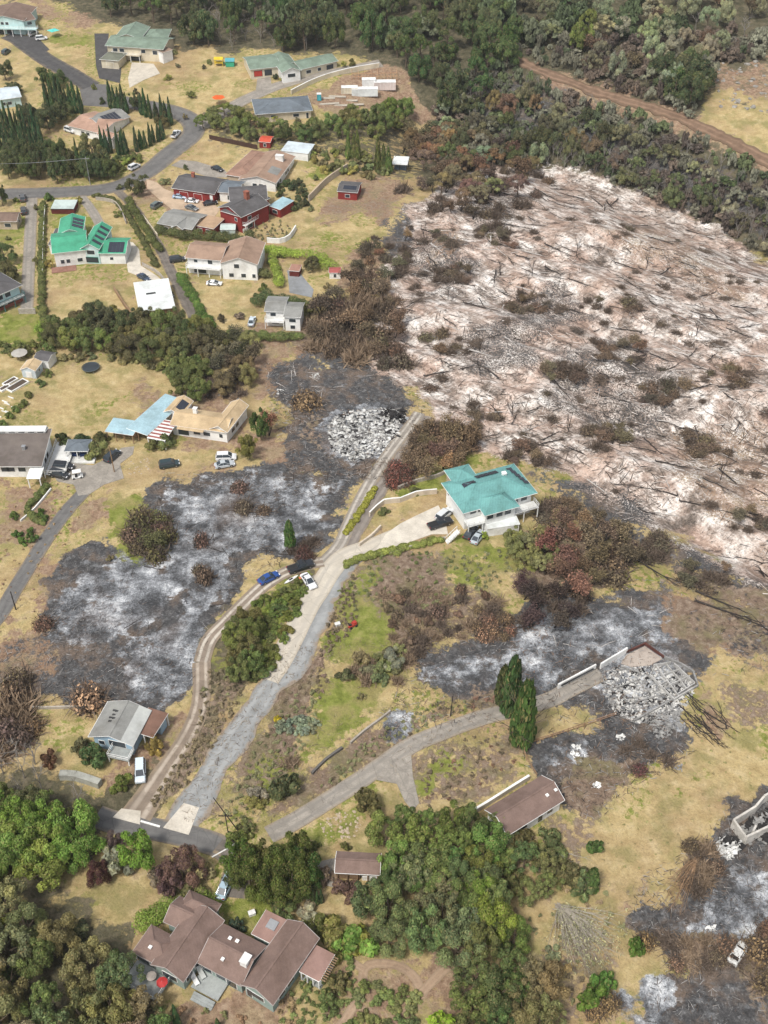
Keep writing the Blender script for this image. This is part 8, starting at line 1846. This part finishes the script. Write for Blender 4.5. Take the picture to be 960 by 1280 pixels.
sticks('burnt_debris', [(530,815),(640,770),(700,735),(830,720),(960,760),(960,830),(870,870),(870,940),(740,1030),(655,960),(640,890),(480,925),(470,900)], 3000, 'litter of charred splinters round the burnt foundation', 'debris', [(0.035,0.033,0.03),(0.10,0.075,0.06),(0.30,0.29,0.28),(0.20,0.13,0.09)], (.3, 1.8), (.02, .06), -30, 1.2, .45)
sticks('burnt_debris', [(1000,985),(915,1002),(862,1060),(785,1105),(780,1150),(830,1205),(760,1330),(1000,1330)], 1800, 'litter of charred splinters in the burnt corner', 'debris', [(0.035,0.033,0.03),(0.12,0.085,0.065),(0.28,0.27,0.26)], (.3, 1.6), (.02, .06), -30, 1.2, .45)
sticks('dead_stalks', [(262,835),(400,800),(540,690),(640,700),(560,800),(430,850),(390,900),(560,870),(640,905),(560,1000),(440,1000),(330,1035),(240,1030),(190,1000)], 3500, 'dry stalks and litter over the garden slope and banks', 'dry stalks', [(0.25,0.19,0.13),(0.14,0.10,0.075),(0.30,0.25,0.17)], (.3, 1.2), (.02, .04), 20, 1.4, .4)
logs([(862,862),(884,868),(910,900),(902,928),(878,926),(852,904)], 26, 'log', 'charred trunk lying on red soil beside the burnt foundation', 'charred trunks beside the burnt foundation', -58, (.55, .95), .8, .16)
logs([(800,690),(960,740),(960,790),(830,735)], 5, 'log', 'long charred trunk below the white slope', 'long charred trunks below the slope', -32, (1.0, 1.8), 2.4, .2)
logs([(190,600),(430,600),(380,690),(250,780),(80,800),(70,750),(150,700)], 26, 'log', 'charred fallen limb in the ash field', 'charred limbs in the ash field', -30, (.3, .7), 3, .9)
logs([(640,760),(830,745),(840,790),(700,830)], 14, 'ashlog', 'pale fallen limb in the ash behind the ruin', 'pale limbs behind the ruin', -30, (.3, .7), 2, .9)
logs([(330,460),(450,455),(420,490),(350,500)], 12, 'ashlog', 'pale fallen limb on the charred lot left of the ruin', 'pale limbs on the charred lot', -30, (.4, .9), 2, .9)

for key_, (root_, _, _) in CROWN.items():
    for ch_ in KIDS.get(root_.name, []): bpy.data.objects.remove(ch_)
    bpy.data.objects.remove(root_)

# ------------------------------------------------------------------ haze: pale air round the camera and the whole scene
bm = bmesh.new(); bmesh.ops.create_cube(bm, size=1.0)
for v_ in bm.verts: v_.co = Vector((v_.co.x*4200, v_.co.y*4600+700, (v_.co.z+.5)*260-40))
hm = bpy.data.meshes.new('haze'); bm.to_mesh(hm); bm.free(); hz_m = bpy.data.materials.new('haze'); hz_m.use_nodes = True; hn = hz_m.node_tree.nodes; hn.clear()
ho = hn.new('ShaderNodeOutputMaterial'); pv = hn.new('ShaderNodeVolumePrincipled'); pv.inputs['Color'].default_value = (0.86, 0.90, 0.95, 1); pv.inputs['Density'].default_value = 0.00008
hz_m.node_tree.links.new(pv.outputs[0], ho.inputs['Volume']); hm.materials.append(hz_m); haze = bpy.data.objects.new('haze', hm); COL.objects.link(haze); haze['kind'] = 'stuff'
